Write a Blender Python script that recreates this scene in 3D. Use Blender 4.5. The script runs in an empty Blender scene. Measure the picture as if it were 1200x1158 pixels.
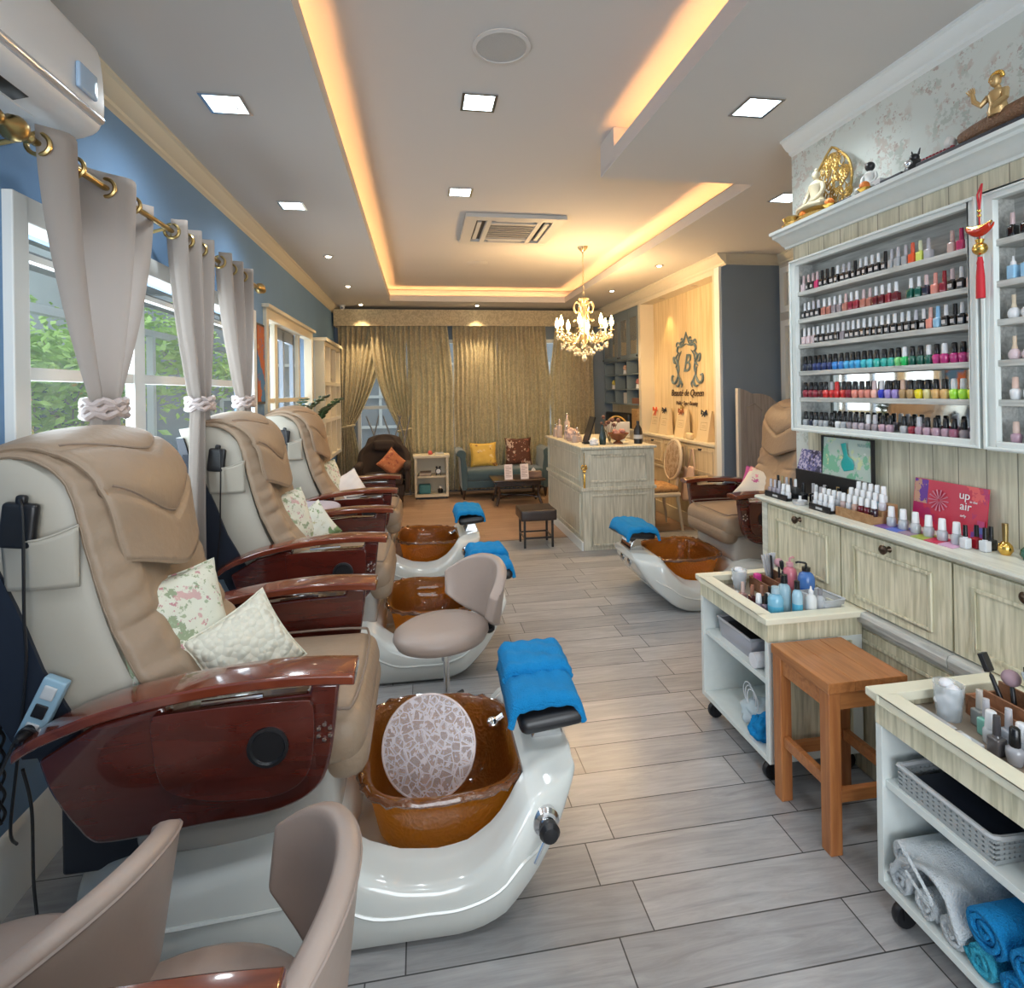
import bpy, bmesh, math, random
from mathutils import Vector, Matrix, noise
SC = bpy.context.scene
COL = SC.collection
PI = math.pi
rnd = random.Random(7)

# ---------------------------------------------------------------- camera
cam_d = bpy.data.cameras.new('camera'); cam = bpy.data.objects.new('camera', cam_d); COL.objects.link(cam)
RT = Vector((0.98690, -0.16049, -0.01623)); DN = Vector((-0.01574, 0.00432, -0.99987)); FW = Vector((0.16054, 0.98703, 0.00174))
cam.matrix_world = Matrix(((RT[0], -DN[0], -FW[0], 0), (RT[1], -DN[1], -FW[1], 0), (RT[2], -DN[2], -FW[2], 1.55), (0, 0, 0, 1)))
cam_d.sensor_width = 36; cam_d.lens = 661.27 / 1200 * 36
cam_d.shift_y = (457.51 - 579) / 1200
cam_d.clip_start = 0.05; cam_d.clip_end = 200
SC.camera = cam

# ---------------------------------------------------------------- world, exposure
SC.view_settings.view_transform = 'Standard'; SC.view_settings.look = 'None'
SC.view_settings.gamma = 1; SC.view_settings.use_curve_mapping = False
SC.view_settings.exposure = -0.04
w = bpy.data.worlds.new('world'); SC.world = w; w.use_nodes = True
wn = w.node_tree.nodes; bgn = wn['Background']
bgn.inputs[0].default_value = (0.80, 0.92, 1.0, 1); bgn.inputs[1].default_value = 1.6

def area_light(name, loc, rot, sx, sy, power, col=(1, 1, 1), spread=PI):
    d = bpy.data.lights.new(name, 'AREA'); d.shape = 'RECTANGLE'; d.size = sx; d.size_y = sy
    d.energy = power; d.color = col; d.spread = spread
    o = bpy.data.objects.new(name, d); o.location = loc; o.rotation_euler = rot; COL.objects.link(o); return o
def spot_light(name, loc, power, col, size=1.9, blend=0.6, rot=(0, 0, 0), rad=0.04):
    d = bpy.data.lights.new(name, 'SPOT'); d.energy = power; d.color = col; d.spot_size = size; d.spot_blend = blend
    d.shadow_soft_size = rad
    o = bpy.data.objects.new(name, d); o.location = loc; o.rotation_euler = rot; COL.objects.link(o); return o
def point_light(name, loc, power, col, rad=0.03):
    d = bpy.data.lights.new(name, 'POINT'); d.energy = power; d.color = col; d.shadow_soft_size = rad
    o = bpy.data.objects.new(name, d); o.location = loc; COL.objects.link(o); return o
# daylight falling in through the left windows and the back windows
area_light('daylight_left', (-1.42, 3.3, 1.62), (0, -PI/2, 0), 1.0, 2.4, 60, (0.80, 0.92, 1.0))
area_light('daylight_left_far', (-1.42, 5.9, 1.7), (0, -PI/2, 0), 0.9, 1.8, 22, (0.85, 0.94, 1.0))
area_light('daylight_back', (0.9, 8.98, 1.5), (-PI/2, 0, 0), 3.2, 1.8, 25, (0.85, 0.94, 1.0))
area_light('rear_fill', (0.3, -2.85, 1.5), (PI/2, 0, 0), 2.8, 2.0, 130, (0.90, 0.95, 1.0))  # unseen fill light added behind the camera to light the room

# ---------------------------------------------------------------- materials
def new_mat(name):
    m = bpy.data.materials.new(name); m.use_nodes = True
    return m, m.node_tree.nodes, m.node_tree.links, m.node_tree.nodes['Principled BSDF']
def setin(b, **k):
    for a, v in k.items():
        a = a.replace('_', ' ')
        if a in b.inputs: b.inputs[a].default_value = v
def mat(name, col, rough=0.5, metal=0.0, bump=0.0, bscale=60.0, var=0.0, vscale=8.0, **k):
    m, n, l, b = new_mat(name)
    b.inputs['Base Color'].default_value = (*col, 1); b.inputs['Roughness'].default_value = rough; b.inputs['Metallic'].default_value = metal
    setin(b, **k)
    if bump or var: tc = n.new('ShaderNodeTexCoord')
    if var:
        t = n.new('ShaderNodeTexNoise'); t.inputs['Scale'].default_value = vscale; t.inputs['Detail'].default_value = 4
        l.new(tc.outputs['Object'], t.inputs['Vector'])
        r = n.new('ShaderNodeMixRGB'); r.inputs[1].default_value = (*[c*(1-var) for c in col], 1); r.inputs[2].default_value = (*[min(1, c*(1+var)) for c in col], 1)
        l.new(t.outputs['Fac'], r.inputs[0]); l.new(r.outputs[0], b.inputs['Base Color'])
    if bump:
        t = n.new('ShaderNodeTexNoise'); t.inputs['Scale'].default_value = bscale; t.inputs['Detail'].default_value = 3
        l.new(tc.outputs['Object'], t.inputs['Vector'])
        bp = n.new('ShaderNodeBump'); bp.inputs['Strength'].default_value = bump; bp.inputs['Distance'].default_value = 0.01
        l.new(t.outputs['Fac'], bp.inputs['Height']); l.new(bp.outputs[0], b.inputs['Normal'])
    return m
def wood(name, c1, c2, stretch=(30, 30, 1.2), rough=0.5, grooves=None, gcol=None, coat=0.0, detail=6, bump=0.15):
    """grain from stretched noise; grooves=(axis, spacing) cuts board joints"""
    m, n, l, b = new_mat(name)
    b.inputs['Roughness'].default_value = rough; setin(b, Coat_Weight=coat, Coat_Roughness=0.05)
    tc = n.new('ShaderNodeTexCoord'); mp = n.new('ShaderNodeMapping'); mp.inputs['Scale'].default_value = stretch
    l.new(tc.outputs['Object'], mp.inputs['Vector'])
    t = n.new('ShaderNodeTexNoise'); t.inputs['Scale'].default_value = 1; t.inputs['Detail'].default_value = detail; t.inputs['Distortion'].default_value = 0.6
    l.new(mp.outputs[0], t.inputs['Vector'])
    r = n.new('ShaderNodeValToRGB'); r.color_ramp.elements[0].position = 0.35; r.color_ramp.elements[1].position = 0.62
    r.color_ramp.elements[0].color = (*c1, 1); r.color_ramp.elements[1].color = (*c2, 1)
    l.new(t.outputs['Fac'], r.inputs[0]); out = r.outputs[0]
    if grooves:
        ax, sp = grooves
        sx = n.new('ShaderNodeSeparateXYZ'); l.new(tc.outputs['Object'], sx.inputs[0])
        d = n.new('ShaderNodeMath'); d.operation = 'DIVIDE'; d.inputs[1].default_value = sp; l.new(sx.outputs[ax], d.inputs[0])
        f = n.new('ShaderNodeMath'); f.operation = 'FRACT'; l.new(d.outputs[0], f.inputs[0])
        g = n.new('ShaderNodeMath'); g.operation = 'LESS_THAN'; g.inputs[1].default_value = 0.004/sp; l.new(f.outputs[0], g.inputs[0])
        mx = n.new('ShaderNodeMixRGB'); mx.inputs[2].default_value = (*(gcol or [c*0.45 for c in c1]), 1)
        l.new(g.outputs[0], mx.inputs[0]); l.new(out, mx.inputs[1]); out = mx.outputs[0]
    l.new(out, b.inputs['Base Color'])
    bp = n.new('ShaderNodeBump'); bp.inputs['Strength'].default_value = bump; bp.inputs['Distance'].default_value = 0.004
    l.new(t.outputs['Fac'], bp.inputs['Height']); l.new(bp.outputs[0], b.inputs['Normal'])
    return m
def emis(name, col, s):
    m, n, l, b = new_mat(name); b.inputs['Base Color'].default_value = (*col, 1)
    setin(b, Emission_Color=(*col, 1), Emission_Strength=s); return m
def spotty(name, base, spots, scale=14, thr=0.5, rough=0.8, fine=60, coords='Object'):
    """printed cloth: several scattered motifs of different colours on a ground colour"""
    m, n, l, b = new_mat(name); b.inputs['Roughness'].default_value = rough
    tc = n.new('ShaderNodeTexCoord'); prev = None
    for i, (c, sc, th) in enumerate(spots):
        v = n.new('ShaderNodeTexNoise'); v.inputs['Scale'].default_value = sc; v.inputs['Detail'].default_value = 5; v.inputs['Roughness'].default_value = 0.65
        mp = n.new('ShaderNodeMapping'); mp.inputs['Location'].default_value = (i*3.7, i*1.9, i*5.1); l.new(tc.outputs[coords], mp.inputs['Vector']); l.new(mp.outputs[0], v.inputs['Vector'])
        r = n.new('ShaderNodeValToRGB'); r.color_ramp.elements[0].position = th; r.color_ramp.elements[1].position = th+0.02
        r.color_ramp.elements[0].color = (0, 0, 0, 1); r.color_ramp.elements[1].color = (1, 1, 1, 1); l.new(v.outputs['Fac'], r.inputs[0])
        mx = n.new('ShaderNodeMixRGB'); mx.inputs[2].default_value = (*c, 1); l.new(r.outputs[0], mx.inputs[0])
        if prev is None: mx.inputs[1].default_value = (*base, 1)
        else: l.new(prev, mx.inputs[1])
        prev = mx.outputs[0]
    l.new(prev, b.inputs['Base Color'])
    return m
def thin(name, col, rough=0.05, alpha=0.3, tint=None):
    m, n, l, b = new_mat(name)
    setin(b, Base_Color=(*col, 1), Roughness=rough, Alpha=alpha); return m

# ---------------------------------------------------------------- mesh builder
class MB:
    def __init__(s, org=(0, 0, 0)):
        s.v = []; s.f = []; s.mi = []; s.o = Vector(org); s.cur = 0
    def add(s, vs, fs):
        k = len(s.v); s.v += [tuple(Vector(p)-s.o) for p in vs]; s.f += [tuple(i+k for i in f) for f in fs]; s.mi += [s.cur]*len(fs); return s
    def box(s, x0, x1, y0, y1, z0, z1, rz=0, c=None):
        p = [(x, y, z) for z in (z0, z1) for y in (y0, y1) for x in (x0, x1)]
        if rz:
            cx, cy = c or ((x0+x1)/2, (y0+y1)/2); ca, sa = math.cos(rz), math.sin(rz)
            p = [(cx+(a-cx)*ca-(b-cy)*sa, cy+(a-cx)*sa+(b-cy)*ca, z) for a, b, z in p]
        return s.add(p, [(0, 2, 3, 1), (4, 5, 7, 6), (0, 1, 5, 4), (2, 6, 7, 3), (0, 4, 6, 2), (1, 3, 7, 5)])
    def obox(s, m, sx, sy, sz):
        """box centred in frame m (Matrix)"""
        p = [m @ Vector((x*sx/2, y*sy/2, z*sz/2)) for z in (-1, 1) for y in (-1, 1) for x in (-1, 1)]
        return s.add(p, [(0, 2, 3, 1), (4, 5, 7, 6), (0, 1, 5, 4), (2, 6, 7, 3), (0, 4, 6, 2), (1, 3, 7, 5)])
    def rbox(s, x0, x1, y0, y1, z0, z1, r=0.02, n=3, puff=0.0, m=None):
        """rounded box made by projecting a grid cube; puff swells the large faces"""
        cx, cy, cz = (x0+x1)/2, (y0+y1)/2, (z0+z1)/2; h = ((x1-x0)/2, (y1-y0)/2, (z1-z0)/2)
        r = min(r, *[q*0.999 for q in h])
        def ax(q):
            a = [-q+r*(1-math.cos(i*PI/2/n)) for i in range(n+1)]; mid = [-q+r+(2*q-2*r)*i/4 for i in range(1, 4)]
            return a+mid+[-t for t in reversed(a)]
        X, Y, Z = ax(h[0]), ax(h[1]), ax(h[2]); idx = {}; vs = []; fs = []
        def V(i, j, k):
            key = (i, j, k)
            if key not in idx:
                p = Vector((X[i], Y[j], Z[k])); q = Vector([max(-h[a]+r, min(h[a]-r, p[a])) for a in range(3)]); d = p-q
                if d.length > 1e-9: p = q+d.normalized()*r
                if puff:
                    u = [max(0, 1-(p[a]/h[a])**2) for a in range(3)]
                    p.z += math.copysign(puff*u[0]*u[1], p.z) if abs(p.z) > h[2]*0.5 else 0
                p += Vector((cx, cy, cz)); 
                if m is not None: p = m @ p
                idx[key] = len(vs); vs.append(p)
            return idx[key]
        a, b, c = len(X)-1, len(Y)-1, len(Z)-1
        for i in range(a):
            for j in range(b):
                fs.append((V(i, j, 0), V(i, j+1, 0), V(i+1, j+1, 0), V(i+1, j, 0))); fs.append((V(i, j, c), V(i+1, j, c), V(i+1, j+1, c), V(i, j+1, c)))
        for i in range(a):
            for k in range(c):
                fs.append((V(i, 0, k), V(i+1, 0, k), V(i+1, 0, k+1), V(i, 0, k+1))); fs.append((V(i, b, k), V(i, b, k+1), V(i+1, b, k+1), V(i+1, b, k)))
        for j in range(b):
            for k in range(c):
                fs.append((V(0, j, k), V(0, j, k+1), V(0, j+1, k+1), V(0, j+1, k))); fs.append((V(a, j, k), V(a, j+1, k), V(a, j+1, k+1), V(a, j, k+1)))
        return s.add(vs, fs)
    def lathe(s, prof, c=(0, 0, 0), n=20, axis='z', m=None, sy=1.0):
        """prof: list of (r, h)"""
        vs = []; fs = []
        for r, h in prof:
            for i in range(n):
                a = 2*PI*i/n; p = Vector((r*math.cos(a), r*math.sin(a)*sy, h))
                if axis == 'x': p = Vector((p.z, p.x, p.y))
                elif axis == 'y': p = Vector((p.x, p.z, p.y))
                if m is not None: p = m @ p
                vs.append(p+Vector(c))
        for j in range(len(prof)-1):
            for i in range(n):
                a, b = j*n+i, j*n+(i+1) % n; fs.append((a, b, b+n, a+n))
        if prof[0][0] > 1e-6: fs.append(tuple(reversed(range(n))))
        if prof[-1][0] > 1e-6: fs.append(tuple(range((len(prof)-1)*n, len(prof)*n)))
        return s.add(vs, fs)
    def tube(s, pts, r, n=8, closed=False):
        pts = [Vector(p) for p in pts]; N = len(pts); rr = r if isinstance(r, (list, tuple)) else [r]*N
        up = Vector((0, 0, 1)); vs = []; fs = []; prevx = None
        for i in range(N):
            if closed: t = pts[(i+1) % N]-pts[i-1]
            else: t = pts[min(i+1, N-1)]-pts[max(i-1, 0)]
            if t.length < 1e-9: t = Vector((0, 0, 1))
            t.normalize()
            x = prevx-t*prevx.dot(t) if prevx is not None else t.cross(up)
            if x.length < 1e-4: x = t.cross(Vector((1, 0, 0)))
            x.normalize(); y = t.cross(x); prevx = x
            for k in range(n):
                a = 2*PI*k/n; vs.append(pts[i]+(x*math.cos(a)+y*math.sin(a))*rr[i])
        R_ = N if closed else N-1
        for i in range(R_):
            for k in range(n):
                a, b = i*n+k, i*n+(k+1) % n; c2, d = ((i+1) % N)*n+k, ((i+1) % N)*n+(k+1) % n; fs.append((a, b, d, c2))
        if not closed: fs += [tuple(reversed(range(n))), tuple(range((N-1)*n, N*n))]
        return s.add(vs, fs)
    def prism(s, poly, a0, a1, plane='xz'):
        """poly in given plane, extruded along the remaining axis from a0 to a1"""
        n = len(poly)
        def P(u, v, a): return {'xz': (u, a, v), 'yz': (a, u, v), 'xy': (u, v, a)}[plane]
        vs = [P(u, v, a0) for u, v in poly]+[P(u, v, a1) for u, v in poly]
        fs = [tuple(range(n)), tuple(reversed(range(n, 2*n)))]+[(i, i+n, (i+1) % n+n, (i+1) % n) for i in range(n)]
        return s.add(vs, fs)
    def grid(s, fn, nu, nv, thick=None, closeu=False):
        vs = []; fs = []
        for i in range(nu+1):
            for j in range(nv+1): vs.append(fn(i/nu, j/nv))
        for i in range(nu):
            for j in range(nv):
                a = i*(nv+1)+j; fs.append((a, a+nv+1, a+nv+2, a+1))
        return s.add(vs, fs)
    def sphere(s, c, r, n=12, sc=(1, 1, 1), m=None):
        pr = [(max(1e-7, r*math.sin(PI*i/n)), -r*math.cos(PI*i/n)) for i in range(n+1)]
        vs = []; fs = []; k = n+4
        for rr, h in pr:
            for i in range(k):
                a = 2*PI*i/k; p = Vector((rr*math.cos(a)*sc[0], rr*math.sin(a)*sc[1], h*sc[2]))
                if m is not None: p = m @ p
                vs.append(p+Vector(c))
        for j in range(n):
            for i in range(k):
                a, b = j*k+i, j*k+(i+1) % k; fs.append((a, b, b+k, a+k))
        return s.add(vs, fs)
    def build(s, name, mats, parent=None, smooth=40, solid=0.0, sub=0, loc=None, bevel=0.0, label=None):
        me = bpy.data.meshes.new(name); me.from_pydata(s.v, [], s.f)
        bm = bmesh.new(); bm.from_mesh(me); bmesh.ops.remove_doubles(bm, verts=bm.verts, dist=1e-6)
        bmesh.ops.recalc_face_normals(bm, faces=bm.faces); bm.to_mesh(me); bm.free()
        mats = mats if isinstance(mats, (list, tuple)) else [mats]
        for m in mats: me.materials.append(m)
        if len(mats) > 1 and len(me.polygons) == len(s.mi):
            for p, i in zip(me.polygons, s.mi): p.material_index = i
        o = bpy.data.objects.new(name, me); COL.objects.link(o)
        if smooth:
            for p in me.polygons: p.use_smooth = True
            try: me.set_sharp_from_angle(angle=math.radians(smooth))
            except Exception: pass
        if bevel:
            bv = o.modifiers.new('bevel', 'BEVEL'); bv.width = bevel; bv.segments = 2; bv.limit_method = 'ANGLE'
        if solid:
            so = o.modifiers.new('solid', 'SOLIDIFY'); so.thickness = solid; so.offset = 0
        if sub:
            sb = o.modifiers.new('sub', 'SUBSURF'); sb.levels = sub; sb.render_levels = sub
        if parent: o.parent = parent
        o.location = loc if loc else ((0, 0, 0) if parent else s.o)
        if label: o['label'] = label
        return o
def empty(name, loc=(0, 0, 0), rz=0):
    o = bpy.data.objects.new(name, None); o.location = loc; o.rotation_euler = (0, 0, rz); o.empty_display_size = 0.05; COL.objects.link(o); return o
def tag(o, label, cat, group=None):
    o['label'] = label; o['category'] = cat
    if group: o['group'] = group
    return o
def thing(name, label, cat, loc=(0, 0, 0), rz=0, group=None): return tag(empty(name, loc, rz), label, cat, group)
def struct(o): o['kind'] = 'structure'; return o
KIDS = {}
def dup(root, loc, rz=None, label=None, group=None, mats=None):
    """copy of a thing with its parts and sub-parts; mats swaps materials by part name"""
    def cp(o, parent):
        c = o.copy(); COL.objects.link(c)
        if parent: c.parent = parent
        base = o.name.split('.')[0]
        if mats and base in mats and o.data: 
            c.data = mesh_with(o.data, mats[base])
        for ch in o.children: cp(ch, c)
        return c
    r = cp(root, None); r.location = loc
    if rz is not None: r.rotation_euler = (0, 0, rz)
    if label: r['label'] = label
    if group: r['group'] = group
    return r
_mw = {}
def mesh_with(me, m):
    k = (me.name, m.name)
    if k not in _mw:
        c = me.copy(); c.materials.clear(); c.materials.append(m); _mw[k] = c
    return _mw[k]
def Rz(a): return Matrix.Rotation(a, 4, 'Z')
def Rx(a): return Matrix.Rotation(a, 4, 'X')
def Ry(a): return Matrix.Rotation(a, 4, 'Y')
def T(x, y, z): return Matrix.Translation((x, y, z))
ORD = ['first','second','third','fourth','fifth','sixth','seventh','eighth','ninth','tenth','eleventh','twelfth','thirteenth','fourteenth','fifteenth','sixteenth','seventeenth','eighteenth','nineteenth','twentieth','twenty-first','twenty-second','twenty-third','twenty-fourth','twenty-fifth','twenty-sixth','twenty-seventh','twenty-eighth','twenty-ninth','thirtieth','thirty-first','thirty-second','thirty-third']
# ================================================================ MATERIALS OF THE ROOM
m_ceil = mat('ceiling_paint', (0.55, 0.53, 0.505), 0.9)
m_blue = mat('blue_wall_paint', (0.16, 0.29, 0.48), 0.85, var=0.06, vscale=3)
m_slate = mat('slate_blue_paint', (0.20, 0.255, 0.325), 0.8, var=0.08, vscale=3)
m_trim = mat('cream_trim', (0.66, 0.60, 0.47), 0.55)
m_white = mat('white_paint', (0.74, 0.76, 0.74), 0.45)
m_cream = wood('limewash_oak', (0.50, 0.47, 0.32), (0.76, 0.71, 0.53), (70, 70, 5), 0.5)
m_creamb = wood('limewash_boards', (0.46, 0.44, 0.32), (0.66, 0.63, 0.48), (60, 60, 4), 0.55, grooves=(1, 0.105))
m_greyw = wood('grey_limewash', (0.38, 0.38, 0.35), (0.58, 0.58, 0.54), (60, 6, 60), 0.6)
m_panel = wood('cream_panel_boards', (0.62, 0.47, 0.25), (0.78, 0.62, 0.38), (40, 40, 1.5), 0.6, grooves=(1, 0.16), gcol=(0.55, 0.42, 0.24))
m_black = mat('black_plastic', (0.012, 0.012, 0.014), 0.35)
m_chrome = mat('chrome', (0.75, 0.76, 0.78), 0.12, 1.0)
m_brass = mat('antique_brass', (0.45, 0.33, 0.14), 0.28, 1.0)
m_gold = mat('gold', (0.80, 0.50, 0.12), 0.25, 1.0)
m_glass = thin('window_glass', (0.85, 0.95, 1.0), 0.03, 0.08)

# floor: grey wood-look tiles laid across the room
def floor_mat(name, cols, bw, rh, off, mortar, mcol, rough, loc=(0, 0, 0), rot=0):
    m, n, l, b = new_mat(name)
    tc = n.new('ShaderNodeTexCoord'); mp = n.new('ShaderNodeMapping'); mp.inputs['Location'].default_value = loc; mp.inputs['Rotation'].default_value = (0, 0, rot)
    l.new(tc.outputs['Object'], mp.inputs['Vector'])
    br = n.new('ShaderNodeTexBrick'); br.offset = off; br.offset_frequency = 2
    setin(br, Scale=1.0, Mortar_Size=mortar, Mortar_Smooth=0.1, Brick_Width=bw, Row_Height=rh, Bias=0.0)
    br.inputs['Color1'].default_value = (*cols[0], 1); br.inputs['Color2'].default_value = (*cols[1], 1); br.inputs['Mortar'].default_value = (*mcol, 1)
    l.new(mp.outputs[0], br.inputs['Vector'])
    m2 = n.new('ShaderNodeMapping'); m2.inputs['Scale'].default_value = (2.5, 26, 1); l.new(mp.outputs[0], m2.inputs['Vector'])
    t = n.new('ShaderNodeTexNoise'); t.inputs['Scale'].default_value = 1; t.inputs['Detail'].default_value = 8; t.inputs['Roughness'].default_value = 0.7; t.inputs['Distortion'].default_value = 1.2
    l.new(m2.outputs[0], t.inputs['Vector'])
    r = n.new('ShaderNodeMapRange'); r.inputs['From Min'].default_value = 0.3; r.inputs['From Max'].default_value = 0.7; r.inputs['To Min'].default_value = 0.74; r.inputs['To Max'].default_value = 1.2
    l.new(t.outputs['Fac'], r.inputs['Value'])
    mx = n.new('ShaderNodeMixRGB'); mx.blend_type = 'MULTIPLY'; mx.inputs[0].default_value = 1; l.new(br.outputs['Color'], mx.inputs[1]); l.new(r.outputs[0], mx.inputs[2])
    l.new(mx.outputs[0], b.inputs['Base Color']); b.inputs['Roughness'].default_value = rough
    bp = n.new('ShaderNodeBump'); bp.inputs['Strength'].default_value = 0.3; bp.inputs['Distance'].default_value = 0.002; bp.invert = True
    l.new(br.outputs['Fac'], bp.inputs['Height']); l.new(bp.outputs[0], b.inputs['Normal'])
    return m
m_tile = floor_mat('grey_wood_tile', ((0.29, 0.29, 0.295), (0.39, 0.385, 0.385)), 0.70, 0.169, 0.15, 0.0022, (0.05, 0.05, 0.05), 0.28, loc=(0.063, -1.703+0.169*12, 0))
m_lam = floor_mat('brown_laminate', ((0.32, 0.205, 0.135), (0.38, 0.25, 0.175)), 1.1, 0.12, 0.4, 0.001, (0.15, 0.08, 0.05), 0.4)

# ================================================================ FLOOR
XL, XR, YB, YR = -1.27, 3.55, 8.9, -3.0
struct(MB().box(XL-0.1, XR+0.1, YR, 5.8, -0.1, 0).build('floor', m_tile))
struct(MB().box(XL-0.1, XR+0.1, 5.8, YB+0.1, -0.1, 0).build('floor', m_lam))
struct(MB().box(XL+0.02, XR, 5.785, 5.815, 0.0, 0.004).build('trim_1', mat('threshold', (0.2, 0.15, 0.12), 0.4)))

# ================================================================ CEILING with the two-step lit tray
ce = MB()
Zc, Zu = 2.85, 3.05
ce.box(XL-0.1, -0.4, YR, YB, Zc, Zc+0.025); ce.box(1.113, XR+0.1, YR, 3.32, Zc, Zc+0.025)
ce.box(2.13, XR+0.1, 3.32, YB, Zc, Zc+0.025); ce.box(-0.4, 2.13, 8.11, YB, Zc, Zc+0.025)
# lips around the tray
e = 0.024
ce.box(-0.425, -0.4005, YR, 8.135, Zc+e, Zc+0.085); ce.box(1.1135, 1.138, YR, 3.295, Zc+e, Zc+0.09); ce.box(1.1135, 2.1305, 3.295, 3.3195, Zc+e, Zc+0.09)
ce.box(2.1305, 2.155, 3.32, 8.11, Zc+e, Zc+0.085); ce.box(-0.4, 2.155, 8.1105, 8.135, Zc+e, Zc+0.085)
# recess cheeks behind the lips
ce.box(-0.64, -0.62, YR, 8.35, Zc+0.02, Zu); ce.box(-0.64, 2.37, 8.33, 8.35, Zc+0.02, Zu); ce.box(2.35, 2.37, 3.3, 8.35, Zc+0.02, Zu)
ce.box(1.31, 1.33, YR, 3.1, Zc+0.02, Zu); ce.box(1.113, 2.37, 3.08, 3.32, Zc+0.02, Zu)
ce.box(-0.7, 2.4, YR, 8.4, Zu, Zu+0.05)
ce.box(XL-0.1, -0.6, YR, YB, Zu, Zu+0.05); ce.box(2.3, XR+0.1, YR, YB, Zu, Zu+0.05); ce.box(-0.7, 2.4, 8.3, YB, Zu, Zu+0.05)
struct(ce.build('ceiling', m_ceil, smooth=0))
m_cove = emis('cove_glow', (1.0, 0.47, 0.17), 42)
for (lab, a) in (('warm cove light strip hidden along left side of ceiling tray', (-0.487, -0.472, YR+0.1, 8.2)),
                 ('warm cove light strip along the back end of ceiling tray', (-0.45, 2.2, 8.182, 8.197)),
                 ('warm cove light strip along right side of deep tray section', (2.202, 2.217, 3.4, 8.15)),
                 ('warm cove light strip along nearest right edge of ceiling tray', (1.185, 1.20, YR+0.1, 3.05))):
    o = MB().box(*a, Zc+0.0255, Zc+0.034).build('cove_light_strip', m_cove); tag(o, lab, 'light', 'cove lighting')

# ================================================================ WALLS
def wall_x(name, x0, x1, y0, y1, z1, holes, m):
    """wall slab in the yz plane with rectangular openings (y0,y1,z0,z1), openings ordered along y"""
    b = MB(); y = y0
    for (a, c, d, e) in holes:
        b.box(x0, x1, y, a, 0, z1); b.box(x0, x1, a, c, 0, d); b.box(x0, x1, a, c, e, z1); y = c
    b.box(x0, x1, y, y1, 0, z1); return struct(b.build(name, m, smooth=0))
W1 = (2.04, 4.55, 1.02, 2.13); W2 = (4.98, 6.88, 1.12, 2.2)
wall_x('wall_left', XL-0.12, XL, YR, YB+0.1, Zc+0.02, [W1, W2], m_blue)
bw = MB(); bw.box(XL, -0.95, YB, YB+0.12, 0, 2.87); bw.box(-0.95, 2.5, YB, YB+0.12, 0, 0.35); bw.box(-0.95, 2.5, YB, YB+0.12, 2.38, 2.87)
bw.box(0.62, 0.68, YB, YB+0.12, 0.35, 2.38); bw.box(2.5, XR, YB, YB+0.12, 0, 2.87)
struct(bw.build('wall_back', m_slate, smooth=0))
m_cream_wall = mat('cream_wall', (0.6, 0.57, 0.5), 0.8)
# wallpaper
def wallpaper():
    m = spotty('floral_wallpaper', (0.60, 0.64, 0.60), [((0.53, 0.49, 0.44), 19, 0.545), ((0.46, 0.51, 0.46), 26, 0.56), ((0.44, 0.37, 0.33), 42, 0.60)], rough=0.85)
    n, l = m.node_tree.nodes, m.node_tree.links; b = n['Principled BSDF']
    src = b.inputs['Base Color'].links[0].from_socket
    tc = n.new('ShaderNodeTexCoord'); v = n.new('ShaderNodeTexNoise'); v.inputs['Scale'].default_value = 6.5; v.inputs['Detail'].default_value = 1; l.new(tc.outputs['Object'], v.inputs['Vector'])
    r = n.new('ShaderNodeValToRGB'); r.color_ramp.elements[0].position = 0.42; r.color_ramp.elements[1].position = 0.50; l.new(v.outputs['Fac'], r.inputs[0])
    mx = n.new('ShaderNodeMixRGB'); mx.inputs[1].default_value = (0.60, 0.64, 0.60, 1); l.new(r.outputs[0], mx.inputs[0]); l.new(src, mx.inputs[2]); l.new(mx.outputs[0], b.inputs['Base Color']); return m
XW = 1.97
struct(MB().box(XW, XW+0.12, YR, 2.72, 0, Zc+0.02).build('wall_right', wallpaper(), smooth=0))
struct(MB().box(XW+0.12, XR, 2.60, 2.72, 0, Zc+0.02).build('wall_right', m_cream_wall, smooth=0))
struct(MB().box(XR, XR+0.12, 2.6, 5.2, 0, Zc+0.02).build('wall_right', m_cream_wall, smooth=0))
struct(MB().box(2.93, XR+0.12, 5.12, 5.24, 0, Zc+0.02).build('wall_right', m_slate, smooth=0))
struct(MB().box(3.12, 3.24, 5.24, YB+0.1, 0, Zc+0.02).build('wall_right', m_panel, smooth=0))
rw = MB(); rw.box(XL-0.12, -1.0, YR-0.12, YR, 0, 3.1); rw.box(1.6, XW+0.12, YR-0.12, YR, 0, 3.1); rw.box(-1.0, 1.6, YR-0.12, YR, 0, 0.4); rw.box(-1.0, 1.6, YR-0.12, YR, 2.5, 3.1)
struct(rw.build('wall_rear', m_cream_wall, smooth=0))
# baseboards
bb = [(0, 0), (0.022, 0), (0.022, 0.17), (0.014, 0.185), (0.014, 0.205), (0.006, 0.225), (0, 0.23)]
struct(MB().prism([(XL+a, z) for a, z in bb], YR, YB, 'xz').build('baseboard_left', m_white, smooth=30))
struct(MB().box(XL+0.03, 2.9, YB-0.02, YB, 0, 0.1).build('baseboard_back', mat('dark_base', (0.12, 0.14, 0.17), 0.5), smooth=0))
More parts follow.
